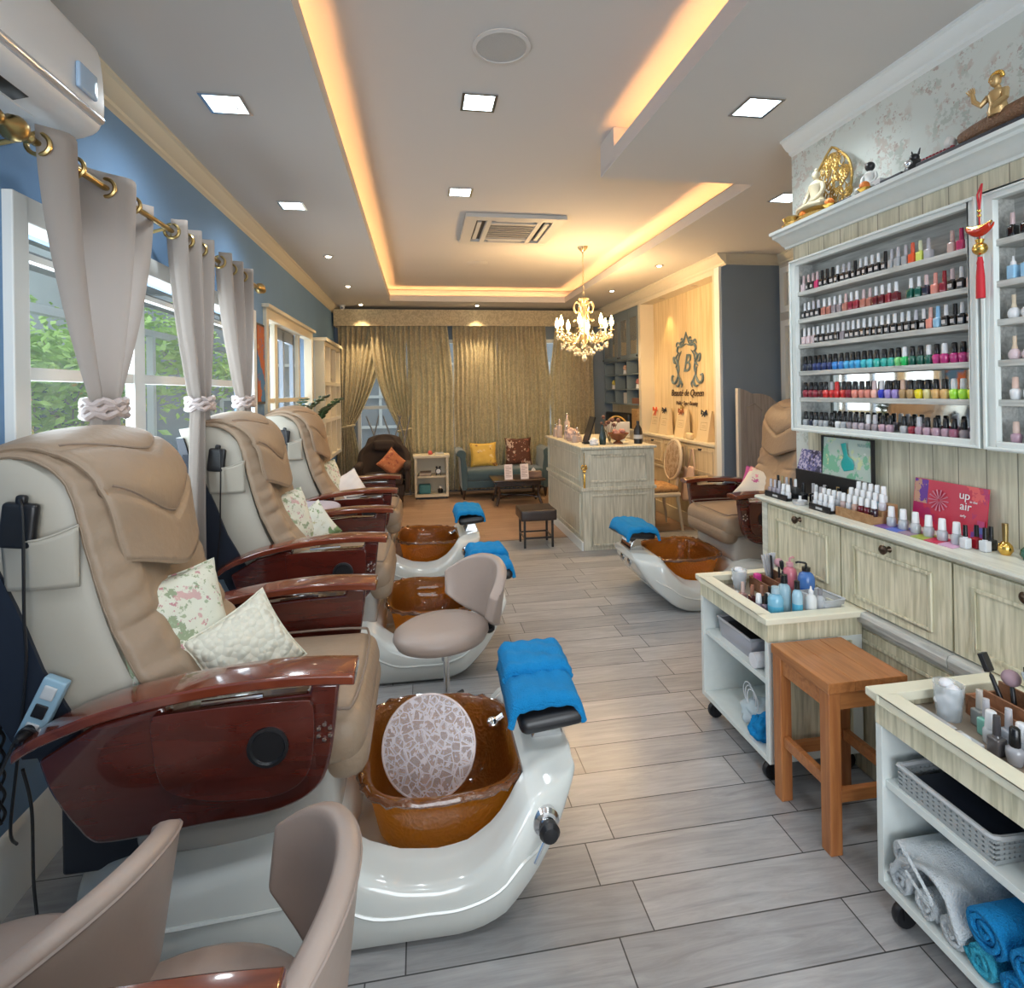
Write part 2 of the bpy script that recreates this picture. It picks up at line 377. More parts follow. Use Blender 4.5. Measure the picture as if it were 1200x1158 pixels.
# crown mouldings (profile: distance from wall, drop)
cp = [(0, 0), (0.085, 0), (0.085, 0.012), (0.072, 0.018), (0.06, 0.035), (0.04, 0.055), (0.022, 0.064), (0.018, 0.078), (0.006, 0.084), (0, 0.09)]
struct(MB().prism([(XL+a, Zc-d) for a, d in cp], YR, YB, 'xz').build('trim_2', m_trim, smooth=30))
struct(MB().prism([(XW-a*0.8, Zc-d*0.9) for a, d in cp], YR, 2.72, 'xz').build('trim_3', m_white, smooth=30))
struct(MB().prism([(2.93-a*1.1, Zc-d*1.25) for a, d in cp], 5.03, YB, 'xz').build('trim_4', m_trim, smooth=30))
struct(MB().prism([(5.12-a*1.1, Zc-d) for a, d in cp], 2.93, XR, 'yz').build('trim_5', m_trim, smooth=30))
struct(MB().prism([(XR-a, Zc-d) for a, d in cp], 2.72, 5.1, 'xz').build('trim_6', m_trim, smooth=30))
# framed panels on the far alcove wall
tw = MB()
for z0, z1 in ((2.28, 2.72), (0.1, 2.2)):
    for y0 in (4.5, 3.7):
        a0, a1 = y0, y0+0.56
        tw.box(XR-0.035, XR, a0, a1, z0, z0+0.06); tw.box(XR-0.035, XR, a0, a1, z1-0.06, z1); tw.box(XR-0.035, XR, a0, a0+0.06, z0+0.06, z1-0.06); tw.box(XR-0.035, XR, a1-0.06, a1, z0+0.06, z1-0.06)
struct(tw.build('trim_7', m_white, smooth=0))

# ---------------- window 1 (left, white casements behind the sheer curtains)
def win_frame(n, y0, y1, z0, z1, cols, rows, m, fw=0.075, x=XL, header=0.0):
    f = MB(); e = 0.018
    f.box(x-0.06, x+0.03, y0-fw+0.01, y0+0.01, z0-fw, z1+fw); f.box(x-0.06, x+0.03, y1-0.01, y1+fw-0.01, z0-fw, z1+fw)
    f.box(x-0.06, x+0.03, y0, y1, z1-0.01, z1+fw); f.box(x-0.06, x+0.055, y0-fw-0.02, y1+fw+0.02, z0-fw, z0+0.01)
    if header: f.box(x, x+0.06, y0-fw-0.03, y1+fw+0.03, z1+fw, z1+fw+header)
    o = struct(f.build('window_%d' % n, m, smooth=0, bevel=0.004))
    s = MB()
    for i, c in enumerate(cols):
        wd = 0.032 if i % 2 else 0.05
        s.box(x-0.06, x-0.02, c-wd, c+wd, z0, z1)
    for r_, hgt in rows: s.box(x-0.055, x-0.025, y0, y1, r_-hgt, r_+hgt)
    s.build('window_sash', m, o, smooth=0)
    g = MB().box(x-0.043, x-0.039, y0, y1, z0, z1).build('window_pane', m_glass, o, smooth=0)
    return o
win_frame(1, *W1, [2.88, 3.72], [(1.635, 0.022), (2.03, 0.012)], m_white)
win_frame(2, *W2, [5.42, 6.42], [(1.5, 0.02)], m_trim, header=0.03)
# grey-blue inner casement in the middle of window 2
cm = MB(); 
for a, b_ in ((5.47, 5.56), (5.86, 5.92), (6.3, 6.37)): cm.box(XL-0.10, XL-0.062, a, b_, 1.13, 2.19)
cm.box(XL-0.10, XL-0.062, 5.47, 6.37, 2.08, 2.19); cm.box(XL-0.10, XL-0.062, 5.47, 6.37, 1.13, 1.22)
cm.build('casement', mat('grey_casement', (0.20, 0.25, 0.32), 0.5), bpy.data.objects['window_2'], smooth=0)
# back windows
for k, (a, b_) in enumerate(((-0.95, 0.62), (0.68, 2.5))):
    f = MB(); f.box(a, b_, YB, YB+0.06, 0.35, 0.41); f.box(a, b_, YB, YB+0.06, 2.32, 2.38); f.box(a, a+0.05, YB, YB+0.06, 0.41, 2.32); f.box(b_-0.05, b_, YB, YB+0.06, 0.41, 2.32)
    f.box(a+(b_-a)/2-0.02, a+(b_-a)/2+0.02, YB, YB+0.06, 0.41, 2.32); f.box(a+0.05, b_-0.05, YB+0.01, YB+0.05, 1.31, 1.36)
    o = struct(f.build('window_%d' % (k+3), m_white, smooth=0)); MB().box(a+0.05, b_-0.05, YB+0.028, YB+0.032, 0.41, 2.32).build('window_pane', m_glass, o, smooth=0)

# ================================================================ OUTSIDE
struct(MB().box(-14, XL-0.12, -8, 20, -0.16, -0.06).build('ground', mat('paving', (0.35, 0.34, 0.32), 0.9)))
struct(MB().box(XL-0.12, 12, YB+0.12, 20, -0.16, -0.06).build('ground', mat('paving_back', (0.4, 0.4, 0.4), 0.9)))
# yellow framed neighbour building with glazing
bd = thing('neighbour_building', 'glazed yellow-framed building front outside the left window', 'building', (-5.6, 4.0, -0.06))
m_yel = mat('yellow_frame', (0.75, 0.52, 0.12), 0.6); m_pane = mat('dark_glazing', (0.10, 0.16, 0.15), 0.12, var=0.4, vscale=2)
b = MB((-5.6, 4.0, -0.06)); b.box(-6.0, -5.7, -3, 34, -0.06, 1.85); b.build('glazing', m_pane, bd)
b = MB((-5.6, 4.0, -0.06))
for i in range(24): y = -2.9+i*1.5; b.box(-5.7, -5.6, y, y+0.20, -0.06, 1.75)
b.box(-5.7, -5.58, -3, 34, 1.75, 1.85); b.box(-5.7, -5.58, -3, 34, 0.95, 1.05); b.build('frame', m_yel, bd, smooth=0)
b = MB((-5.6, 4.0, -0.06)); b.box(-6.0, -5.55, -3, 34, 1.85, 1.95); b.box(-5.98, -5.72, -3, 34, 1.96, 4.6); b.build('cornice', mat('grey_facade', (0.42, 0.46, 0.46), 0.7, var=.3, vscale=1.2), bd, smooth=0)
# pergola eaves close above the window
pg = MB((-2.2, 4, 2.2)); m_eave = mat('dark_eaves', (0.16, 0.15, 0.14), 0.7)
for i in range(9): pg.box(-2.35, XL-0.13, 0.2+i*1.0, 0.28+i*1.0, 2.42, 2.52)
pg.box(-2.35, -2.25, 0, 9, 2.34, 2.418); pg.box(-2.4, XL-0.13, 0, 9, 2.52, 2.55)
o = pg.build('eaves', m_eave, smooth=0); tag(o, 'dark timber eaves with rafters above the left window outside', 'roof')
o = MB((-2.9, 4, 0)).box(-2.64, -2.56, 0, 9, 2.14, 2.2).box(-2.63, -2.57, 3.0, 3.06, -0.06, 2.14).box(-2.63, -2.57, 6.0, 6.06, -0.06, 2.14).build('outdoor_rail', m_white, smooth=0); tag(o, 'white painted rail running across outside the left window', 'rail')
# tree outside: trunk, branches and leaf clusters
def tree(loc, seed, label, n_leaf=900, hgt=3.2, spread=1.7):
    r = random.Random(seed); t = thing('tree', label, 'tree', loc); b = MB(); tips = []
    def br(p, d, L, rad, dep):
        pts = [p]; q = Vector(p); dd = Vector(d)
        for i in range(5):
            dd = (dd+Vector((r.uniform(-.3, .3), r.uniform(-.3, .3), r.uniform(-.12, .22)))).normalized(); q = q+dd*L/5; pts.append(tuple(q))
        b.tube(pts, [rad*(1-i*0.12) for i in range(6)], 6)
        if dep == 0 : tips.append(q); return
        for k in range(3 if dep > 1 else 4):
            j = r.randint(2, 5); a = Vector(pts[j]); nd = (dd+Vector((r.uniform(-1, 1), r.uniform(-1, 1), r.uniform(-.3, .6)))).normalized(); br(tuple(a), nd, L*0.66, rad*0.5, dep-1)
    br((0, 0, 0), (0.05, 0.1, 1), 1.5, 0.07, 3)
    b.build('trunk', mat('bark', (0.38, 0.35, 0.31), 0.9), t)
    lf = MB()
    for i in range(n_leaf):
        c = r.choice(tips)+Vector((r.gauss(0, .22), r.gauss(0, .22), r.gauss(0, .16))); a = r.uniform(0, 6.28); m = T(*c) @ Rz(a) @ Rx(r.uniform(-1, 1)) @ Ry(r.uniform(-.8, .8)); s = r.uniform(.05, .09)
        lf.add([m @ Vector(p) for p in ((-s, 0, 0), (0, -s*.42, .008), (s, 0, 0), (0, s*.42, .008))], [(0, 1, 2, 3)])
    lf.build('foliage', mat('leaf_green', (0.42, 0.66, 0.14), 0.6, var=0.35, vscale=4, Transmission_Weight=0.0), t, smooth=0)
tree((-3.6, 2.9, -0.06), 3, 'bare-branched green tree outside the left window, nearest the curtain rod finial', 1100)
tree((-3.6, 6.4, -0.06), 11, 'leafy green tree outside the left window, between the curtains', 2600)
tree((-3.6, 10.4, -0.06), 23, 'green tree outside the left wall, farthest along the yellow-framed building', 1500)

rb = thing('rear_backdrop', 'grey backdrop with white window grid added behind the tied back curtains', 'building', (0.5, 12.5, -.06)); O = (0.5, 12.5, -.06)  # backdrop added so the rear windows look less white
MB(O).box(-6, 8, 12.5, 12.9, -.06, 5.0).build('wall', mat('grey_render', (.30, .33, .36), .8, var=.15, vscale=1.5), rb, smooth=0)
for i in range(7):
    x0 = -4.6+i*1.6; b = MB(O)
    for x in (x0, x0+.52, x0+1.04): b.box(x, x+.06, 12.44, 12.498, .8, 2.2)
    for z in (.8, 1.45, 2.14): b.box(x0, x0+1.10, 12.42, 12.439, z, z+.06)
    b.build('window_grid', m_white, rb, smooth=0)
# ================================================================ PEDICURE CHAIRS
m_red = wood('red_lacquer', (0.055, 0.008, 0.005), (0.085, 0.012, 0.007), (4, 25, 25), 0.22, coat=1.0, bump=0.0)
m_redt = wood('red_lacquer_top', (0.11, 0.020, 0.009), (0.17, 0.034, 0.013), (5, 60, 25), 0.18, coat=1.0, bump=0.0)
m_tan = mat('tan_leather', (0.30, 0.215, 0.145), 0.5, bump=0.25, bscale=35, var=0.08, vscale=5)
m_tand = mat('tan_piping', (0.22, 0.16, 0.12), 0.5)
m_shell = mat('pale_grey_vinyl', (0.39, 0.36, 0.30), 0.45, bump=0.08, bscale=12, var=0.05, vscale=4)
m_gel = mat('gloss_white_acrylic', (0.68, 0.70, 0.67), 0.12, Coat_Weight=0.6, Coat_Roughness=0.03)
m_navy = mat('dark_navy_plastic', (0.012, 0.017, 0.030), 0.45)
m_wrap = mat('clear_plastic_wrap', (0.42, 0.40, 0.37), 0.18, bump=0.6, bscale=9)
def amber():
    m, n, l, b = new_mat('amber_glass')
    setin(b, Base_Color=(0.36, 0.115, 0.015, 1), Roughness=0.12, Transmission_Weight=0.35, IOR=1.3, Coat_Weight=1.0, Coat_Roughness=0.04)
    tc = n.new('ShaderNodeTexCoord'); v = n.new('ShaderNodeTexVoronoi'); v.inputs['Scale'].default_value = 75; l.new(tc.outputs['Object'], v.inputs['Vector'])
    bp = n.new('ShaderNodeBump'); bp.inputs['Strength'].default_value = 1.0; bp.inputs['Distance'].default_value = 0.014; l.new(v.outputs['Distance'], bp.inputs['Height']); l.new(bp.outputs[0], b.inputs['Normal'])
    r = n.new('ShaderNodeMixRGB'); r.inputs[1].default_value = (0.20, 0.06, 0.010, 1); r.inputs[2].default_value = (0.36, 0.14, 0.03, 1); l.new(v.outputs['Distance'], r.inputs[0]); l.new(r.outputs[0], b.inputs['Base Color'])
    nz = n.new('ShaderNodeTexNoise'); nz.inputs['Scale'].default_value = 12; mxv = n.new('ShaderNodeMixRGB'); mxv.inputs[0].default_value = .06; l.new(tc.outputs['Object'], nz.inputs['Vector']); l.new(tc.outputs['Object'], mxv.inputs[1]); l.new(nz.outputs['Color'], mxv.inputs[2]); l.new(mxv.outputs[0], v.inputs['Vector'])
    tr = n.new('ShaderNodeBsdfTranslucent'); tr.inputs[0].default_value = (.88, .52, .11, 1); ms = n.new('ShaderNodeMixShader'); ms.inputs[0].default_value = .50; l.new(b.outputs[0], ms.inputs[1]); l.new(tr.outputs[0], ms.inputs[2]); l.new(ms.outputs[0], n['Material Output'].inputs['Surface'])
    return m
m_amber = amber(); m_amberd = mat('dark_amber_rim', (.14, .045, .012), .06, bump=1.0, bscale=55, Coat_Weight=1.0)

def interp(tab, x):
    if x <= tab[0][0]: return tab[0][1]
    for (a, b), (c, d) in zip(tab, tab[1:]):
        if x <= c:
            t = (x-a)/(c-a); t = t*t*(3-2*t) if False else t
            return b+(d-b)*t
    return tab[-1][1]
def smoothpoly(P, n=8):
    """Catmull-Rom through points"""
    out = []; N = len(P)
    for i in range(N-1):
        p0, p1, p2, p3 = [Vector(P[max(0, min(N-1, k))]) for k in (i-1, i, i+1, i+2)]
        for j in range(n):
            t = j/n; out.append(0.5*((2*p1)+(p2-p0)*t+(2*p0-5*p1+4*p2-p3)*t*t+(3*p1-p0-3*p2+p3)*t**3))
    out.append(Vector(P[-1])); return out
def along(P, t):
    k = t*(len(P)-1); i = min(int(k), len(P)-2); return P[i].lerp(P[i+1], k-i)

CO = (-0.3, 0, 0)          # root of a chair inside its own frame (x forward, y across, z up)
TOPZ = [(-1.0, .16), (-0.9, .20), (-0.75, .24), (-0.6, .27), (-0.42, .30), (-0.32, .315), (-0.26, .285), (-0.18, .215), (-0.08, .175), (0.03, .162), (0.12, .175), (0.19, .215), (0.25, .275), (0.29, .335), (0.33, .352), (0.40, .355), (0.47, .355)]
BOTZ = [(-1.0, 0), (0.10, 0.0), (0.17, .012), (0.24, .045), (0.30, .095), (0.35, .14), (0.395, .195), (0.43, .25), (0.46, .31), (0.47, .335)]
WID = [(-1.0, .16), (-0.97, .24), (-0.9, .31), (-0.75, .355), (-0.4, .375), (0.1, .385), (0.22, .38), (0.32, .345), (0.40, .30), (0.45, .255), (0.47, .22)]
def make_pedi():
    root = empty('pedicure_chair', CO)
    # ---- base hull
    b = MB(CO); xs = [-1.0, -.985, -.96, -.9, -.82, -.75, -.68, -.6, -.5, -.42, -.36, -.30, -.27, -.24, -.226, -.2248, -.2, -.17, -.12, -.08, -.03, .03, .08, .12, .155, .19, .22, .25, .27,   .295, .2995, .3005, .31, .33, .36, .39, .42, .44, .455, .465, .47]
    rings = []
    for x in xs:
        zt, zb, wd = interp(TOPZ, x), interp(BOTZ, x), interp(WID, x)
        zt = (interp(TOPZ, x-.015)+2*zt+interp(TOPZ, x+.015))/4
        zb = (interp(BOTZ, x-.02)+2*zb+interp(BOTZ, x+.02))/4
        cv = 1 if -.225 < x < .30 else 0; h = max(zt-zb, 0.03); r = min(.04, h*0.4)
        side = [(wd*0.80 if zb < 0.001 else wd*0.86, zb), (wd-.025, zb+.004 if h > .1 else zb+.002), (wd-.008, zb+min(.02, h*.2)), (wd, zb+h*.4), (wd-.002, zt-r), (wd-.004-r*.25, zt-r*.4), (wd-r*.8, zt-.003), (wd-r-.03, zt+.001), (wd-r-.045, zt+.014), (wd-r-.075, zt+.022), (wd-r-.09, zt+.020 if cv < .5 else zt-.03), (wd-r-.11, zt+.022 if cv < .5 else .09), (0.0, zt+.022 if cv < .5 else .09)]
        ring = [(x, -y, z) for y, z in side]+[(x, y, z) for y, z in reversed(side[:-1])]
        rings.append(ring)
    n = len(rings[0]); vs = [p for r_ in rings for p in r_]; fs = []
    for i in range(len(rings)-1):
        for j in range(n): a, c = i*n+j, i*n+(j+1) % n; fs.append((a, c, c+n, a+n))
    fs.append(tuple(range(n))); fs.append(tuple(reversed(range((len(rings)-1)*n, len(rings)*n))))
    b.add(vs, fs); base = b.build('base', m_gel, root, smooth=60)
    # side swoosh moulding on the hull and control cap
    for s in (-1, 1):
        pts = [Vector((x, s*(interp(WID, x)-.001), interp(TOPZ, x)-d)) for x, d in ((-.93, .06), (-.75, .10), (-.5, .13), (-.3, .14), (-.15, .10), (0, .07), (.1, .075), (.2, .10), (.27, .13), (.32, .15), (.36, .13))]
        MB(CO).tube(smoothpoly(pts, 5), .006, 6).build('moulding', m_gel, base)
    k = MB(CO); m = T(.345, -.325, .272) @ Rx(PI/2)
    k.lathe([(.040, -.01), (.044, .014), (.036, .026), (.022, .030), (.022, .048), (.0, .049)], m=m, n=20); k.build('faucet_ring', m_chrome, root)
    k = MB(CO); k.lathe([(.028, .035), (.031, .055), (.022, .068), (.0, .071)], m=T(.35, -.325, .268) @ Rx(PI/2), n=16); kn = k.build('faucet_knob', m_black, root)
    MB(CO).tube([(.345, -.37, .26), (.30, -.40, .205)], .005, 8).build('faucet_lever', m_chrome, kn)
    # front outlets at the prow
    for yy in (-.07, .07): MB(CO).lathe([(.03, 0), (.03, .012), (.02, .016), (.0, .016)], m=T(.452, yy, .29) @ Ry(PI/2*0.86), n=14).build('outlet', m_chrome, root)
    # ---- amber tub
    def rr(t, hx, hy, pw):
        a = 2*PI*t; ca, sa = math.cos(a), math.sin(a); e = 2/pw
        return hx*math.copysign(abs(ca)**e, ca), hy*math.copysign(abs(sa)**e, sa)
    prof = [(.250, .280, .322), (.268, .300, .330), (.268, .300, .342), (.258, .290, .348), (.244, .274, .342), (.234, .262, .325), (.224, .252, .28), (.20, .225, .18), (.165, .18, .13), (.08, .09, .115), (.0, .0, .113)]
    outp = [(.0, .0, .10), (.09, .10, .102), (.185, .20, .115), (.215, .240, .17), (.24, .270, .28), (.250, .280, .322)]
    b = MB(CO); N = 56; vs = []; fs = []; allp = outp+prof[1:]
    for hx, hy, z in allp:
        for i in range(N):
            px, py = rr(i/N, max(hx, 1e-6), max(hy, 1e-6), 3.6); 
            wz = 0.006*math.sin(i*PI*2*6/N)*(1 if z > .36 else 0)
            zz = z+(.03*(px/.26) if z > .2 else 0)*(-0.35); vs.append((px*(1+.0)+.055, py*(1-.12*max(0, px/.27)), zz+wz*.5))
    for j in range(len(allp)-1):
        for i in range(N): a, c = j*N+i, j*N+(i+1) % N; fs.append((a, c, c+N, a+N))
    b.add(vs, fs); tb = b.build('tub', m_amber, root, smooth=60)
    rp = []
    for i in range(N):
        px, py = rr(i/N, .266, .297, 3.6); rp.append((px+.055, py*(1-.12*max(0, px/.27)), .339-.0105*px/.26+.004*math.sin(i*2.1)))
    MB(CO).tube(rp, [.011+.003*math.sin(i*2.7) for i in range(N)], 8, closed=True).build('rim', m_amberd, tb)
    b = MB(CO); b.sphere((.25, .13, .305), .028, 10, (1, 1, .8)); b.tube([(.25, .13, .305), (.29, .13, .33)], .012); b.build('spray_head', m_chrome, root)
    # ---- leg rest on a folded bracket
    b = MB(CO); b.prism([(.345, .352), (.465, .352), (.46, .39), (.44, .44), (.40, .475), (.37, .465), (.375, .42)], -.10, .10, 'xz'); b.build('bracket', m_chrome, root, bevel=.004)
    b = MB(CO); mm = T(.395, -.01, .495) @ Ry(-.10) @ Rx(.07); b.rbox(-.10, .12, -.20, .20, -.032, .024, .028, m=mm, puff=.012); b.build('foot_rest', m_black, root, smooth=60)
    # ---- pedestal, seat
    b = MB(CO); b.rbox(-.80, -.25, -.29, .29, .27, .50, .05); b.build('pedestal', m_wrap, root, smooth=60)
    b = MB(CO); b.rbox(-.93, -.17, -.315, .315, .47, .63, .07, puff=.015); b.rbox(-.30, -.165, -.30, .30, .42, .56, .06)
    st = b.build('seat', m_tan, root, smooth=60)
    b = MB(CO); b.tube(smoothpoly([Vector(p) for p in ((-.9, -.285, .625), (-.5, -.29, .64), (-.26, -.285, .64), (-.21, -.25, .635), (-.195, 0, .64), (-.21, .25, .635), (-.26, .285, .64), (-.5, .29, .64), (-.9, .285, .625))], 6), .0045, 6); b.build('piping', m_tand, st)
    # ---- arms
    for s in (-1, 1):
        yo, yi = s*.40, s*.345
        pan = [(-.955, .645), (-.933, .573), (-.90, .51), (-.87, .467), (-.845, .435), (-.81, .42), (-.70, .424), (-.556, .435), (-.44, .44), (-.36, .455), (-.30, .485), (-.265, .534), (-.245, .624), (-.228, .77), (-.30, .775), (-.306, .748), (-.46, .747), (-.60, .738), (-.66, .73), (-.665, .755), (-.70, .75), (-.83, .72)]
        lo_ = smoothpoly([Vector((p[0], 0, p[1])) for p in pan[:14]], 4); cut = [(p.x, p.z) for p in lo_]+[(p[0], p[1]) for p in pan[14:]]
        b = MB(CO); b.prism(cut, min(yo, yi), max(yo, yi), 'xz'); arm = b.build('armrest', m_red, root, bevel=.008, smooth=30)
        top = [Vector((x, 0, z)) for x, z in ((-1.02, .640), (-.95, .685), (-.83, .730), (-.69, .758), (-.55, .775), (-.40, .783), (-.28, .780), (-.185, .772))]
        tp = smoothpoly(top, 4); y0, y1 = (s*.305, s*.425); b = MB(CO); vs = []; fs = []
        nn = len(tp)
        for i, p in enumerate(tp):
            w_ = 1-.5*(1-min(1, i/6)); ya, yb = s*(.365-.06*w_), s*(.365+.06*w_)
            vs += [(p.x, ya, p.z), (p.x, yb, p.z), (p.x, yb, p.z+.028), (p.x, (ya+yb)/2, p.z+.036), (p.x, ya, p.z+.028)]
        for i in range(nn-1):
            for j in range(5): a, c = i*5+j, i*5+(j+1) % 5; fs.append((a, c, c+5, a+5))
        fs += [(0, 1, 2, 3, 4), tuple(range((nn-1)*5, nn*5))]
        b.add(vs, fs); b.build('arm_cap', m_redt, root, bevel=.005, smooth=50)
        # folded tray panel, hinge, speaker-like cup hole, buttons
        yt = s*.413; ya, yb = sorted((s*.401, s*.418))
        tr = [(-.69, .72), (-.685, .745), (-.665, .752), (-.50, .757), (-.32, .755), (-.30, .745), (-.292, .72), (-.295, .62), (-.31, .56), (-.35, .525), (-.42, .51), (-.55, .52), (-.64, .55), (-.675, .60)]
        tr = [(p.x, p.z-.012) for p in smoothpoly([Vector((x, 0, z)) for x, z in tr+tr[:1]], 4)[:-1]]
        b = MB(CO); b.prism(tr, ya, yb, 'xz'); b.build('side_tray', m_red, arm, bevel=.006)
        b = MB(CO); b.lathe([(.052, .0), (.052, .008), (.044, .009), (.040, .003), (.0, .002)], m=T(-.407, s*.416, .631) @ Rx(-s*PI/2), n=24); b.build('speaker', m_black, arm)
        b = MB(CO)
        for q in range(6): a = q*PI/3+.5; b.lathe([(.006, 0), (.006, .004), (0, .005)], m=T(-.268+.017*math.cos(a), s*.40, .645+.02*math.sin(a)) @ Rx(-s*PI/2), n=8)
        b.build('button_panel', m_chrome, arm)
        b = MB(CO); b.tube([(-.57, s*.408, .757), (-.42, s*.408, .762)], .006, 8); b.build('hinge', m_chrome, arm)
    # ---- backrest: shell, padded front, headrest flap
    ZQ = lambda L: [(x, z if z < .9 else z-.055*(z-.9)/.5) for x, z in L]
    back = [(-1.235, 1.44), (-1.20, 1.30), (-1.16, 1.10), (-1.09, .90), (-1.02, .72), (-.96, .55), (-.92, .47)]
    edge = [(-1.06, 1.455), (-.99, 1.405), (-.945, 1.335), (-.918, 1.195), (-.868, .965), (-.80, .775), (-.70, .60), (-.64, .50)]
    be = smoothpoly([Vector((x, 0, z)) for x, z in ZQ(back)], 4); ee = smoothpoly([Vector((x, 0, z)) for x, z in ZQ(edge)], 4)
    b = MB(CO); vs = []; fs = []; n1 = 24; ny = [(-.285, 1), (-.29, 0), (-.27, -1), (.27, -1), (.29, 0), (.285, 1)]
    for i in range(n1+1):
        p, q = along(be, i/n1), along(ee, i/n1)
        for y, t in ((-.272, 0), (-.29, .12), (-.292, .5), (-.285, .9), (-.27, 1), (.27, 1), (.285, .9), (.292, .5), (.29, .12), (.272, 0)):
            a = p.lerp(q, t); vs.append((a.x, y, a.z))
    for i in range(n1):
        for j in range(10): a, c = i*10+j, i*10+(j+1) % 10; fs.append((a, c, c+10, a+10))
    fs += [tuple(range(10)), tuple(range(n1*10, n1*10+10))]
    b.add(vs, fs); shell = b.build('backrest', m_shell, root, smooth=50)
    b = MB(CO); vs = []; fs = []
    for i in range(n1+1):
        p = along(be, .06+.94*i/n1); d = .035+.05*math.sin(PI*min(1, i/n1*.9))
        for x, y in ((.02, -.30), (-d*.6, -.285), (-d, -.2), (-d, .2), (-d*.6, .285), (.02, .30)): vs.append((max(p.x+x, -1.262), y, p.z-.01))
    for i in range(n1):
        for j in range(6): a, c = i*6+j, i*6+(j+1) % 6; fs.append((a, c, c+6, a+6))
    fs += [tuple(range(6)), tuple(range(n1*6, n1*6+6))]
    b.add(vs, fs)
    # dark side fins running down beside the shell
    for s in (-1, 1):
        fin = [(-1.21, 1.25), (-1.15, 1.25), (-1.12, 1.14), (-1.06, 1.0), (-1.0, .83), (-.93, .70), (-.88, .60), (-1.05, .60), (-1.15, .80), (-1.19, 1.0)]
        b.prism(fin, *sorted((s*.285, s*.302)), 'xz')
    b.build('back_cover', m_navy, root, smooth=50)
    front = [(-1.17, 1.462), (-1.07, 1.490), (-.98, 1.478), (-.90, 1.42), (-.855, 1.33), (-.83, 1.20), (-.80, 1.08), (-.77, .97), (-.72, .86), (-.64, .74), (-.58, .64), (-.55, .60)]
    edg2 = [(-1.17, 1.455), (-1.09, 1.472), (-1.02, 1.455), (-.96, 1.40), (-.93, 1.32), (-.905, 1.195), (-.875, 1.06), (-.845, .95), (-.80, .84), (-.745, .73), (-.69, .63), (-.66, .58)]
    fp = smoothpoly([Vector((x, 0, z-.012)) for x, z in ZQ(front)], 5); ep = smoothpoly([Vector((x, 0, z-.012)) for x, z in ZQ(edg2)], 5)
    def pad(u, v):
        y = (u*2-1); p, q = along(fp, v), along(ep, v); k = max(0, 1-abs(y)**3.2)
        a = q.lerp(p, k); bol = math.exp(-((abs(y)-.78)/.16)**2)*.022-.022*math.exp(-(y/.42)**2)*(1 if v > .5 else v*2)
        puck = .0045*math.sin(v*95+3*math.sin(y*9))*math.exp(-((abs(y)-.84)/.12)**2)
        rib = -.012*math.exp(-((v-.66)/.012)**2)-.012*math.exp(-((v-.76)/.012)**2)
        rib *= math.exp(-((abs(y)-.7)/.25)**2)
        return (a.x+bol+puck+rib, y*.287, a.z+(bol*.4))
    b = MB(CO); b.grid(pad, 40, 120)
    vs = []; 
    pd = b.build('pad', m_tan, root, smooth=80, solid=.018)
    pp = []
    for s in (-1, 1): 
        MB(CO).tube([pad(.5+s*.5*.995, v/40) for v in range(2, 41)], .006, 6).build('piping', m_tan, pd)
        MB(CO).tube([pad(.5+s*.5*.80, v/40) for v in range(2, 41)], .0022, 5).build('seam', m_tand, pd)
    # headrest flap, draped from the top and pointed below
    def flap(u, v, off=.014):
        y = u*2-1; vmax = .57-.085*abs(y)**1.4; vv = v*vmax+.01; p = along(fp, vv); q = along(fp, min(1, vv+.02)); t = (q-p); nrm = Vector((-t.z, 0, t.x)); nrm = nrm.normalized() if nrm.length > 0 else Vector((1, 0, 0))
        if nrm.x < 0 and vv > .2: nrm = -nrm
        if vv <= .2: nrm = Vector((nrm.x, 0, abs(nrm.z))) 
        crv = off+.022*(1-abs(y)**2.2)+.01*math.sin(v*PI)
        for sv in (.42, .72): crv -= .012*math.exp(-((v-(sv+.10*(1-abs(y))-.05))/.018)**2)
        x = p.x+nrm.x*crv-.022*abs(y)**4; z = p.z+nrm.z*crv-.016*abs(y)**4
        wy = .262*(1-.10*v*v+.06*math.sin(PI*v))
        return (x, y*wy, z)
    b = MB(CO); b.grid(flap, 30, 50); fl = b.build('headrest_cover', m_tan, root, smooth=80, solid=.016)
    rim = [flap(0.005, v/20) for v in range(21)]+[flap(u/24, 1) for u in range(1, 24)]+[flap(.995, 1-v/20) for v in range(21)]
    MB(CO).tube(rim, .008, 6).build('piping', m_tan, fl)
    for sv in (.40, .70):
        MB(CO).tube([flap(.04+.92*u/20, sv+.10*(1-abs(u/10-1)**1.5)-.05+.0, .021) for u in range(21)], .0045, 5).build('seam', m_tand, fl)
    # pocket with the remote on the near side and its twin
    for s in (-1,):
        def pk(u, v):
            x = -1.085+.175*u; z = 1.045+.145*v+.02*u*v-.02*math.sin(PI*u)*v; bul = .030*math.sin(PI*u)*(.35+.65*v)
            return (x-.01*v*(1-u), s*(.297+bul), z)
        b = MB(CO); b.grid(pk, 14, 10); pc = b.build('pocket', m_shell, root, smooth=80, solid=.005)
        MB(CO).tube([pk(u/12, 1) for u in range(13)], .004, 6).build('piping', m_shell, pc)
        b = MB(CO); mm = T(-1.04, s*.315, 1.225) @ Ry(.12); b.rbox(-.042, .042, -.014, .014, -.065, .055, .012, m=mm); b.rbox(-.014, .012, -.01, .01, .05, .075, .008, m=mm); rc = b.build('remote_control', m_black, root, smooth=60)
        cd = smoothpoly([Vector(p) for p in ((-1.03, s*.33, 1.29), (-1.015, s*.345, 1.26), (-1.012, s*.347, 1.15), (-1.02, s*.335, .98), (-1.03, s*.315, .85), (-1.06, s*.30, .62), (-1.1, s*.27, .4), (-1.13, s*.2, .31))], 6)
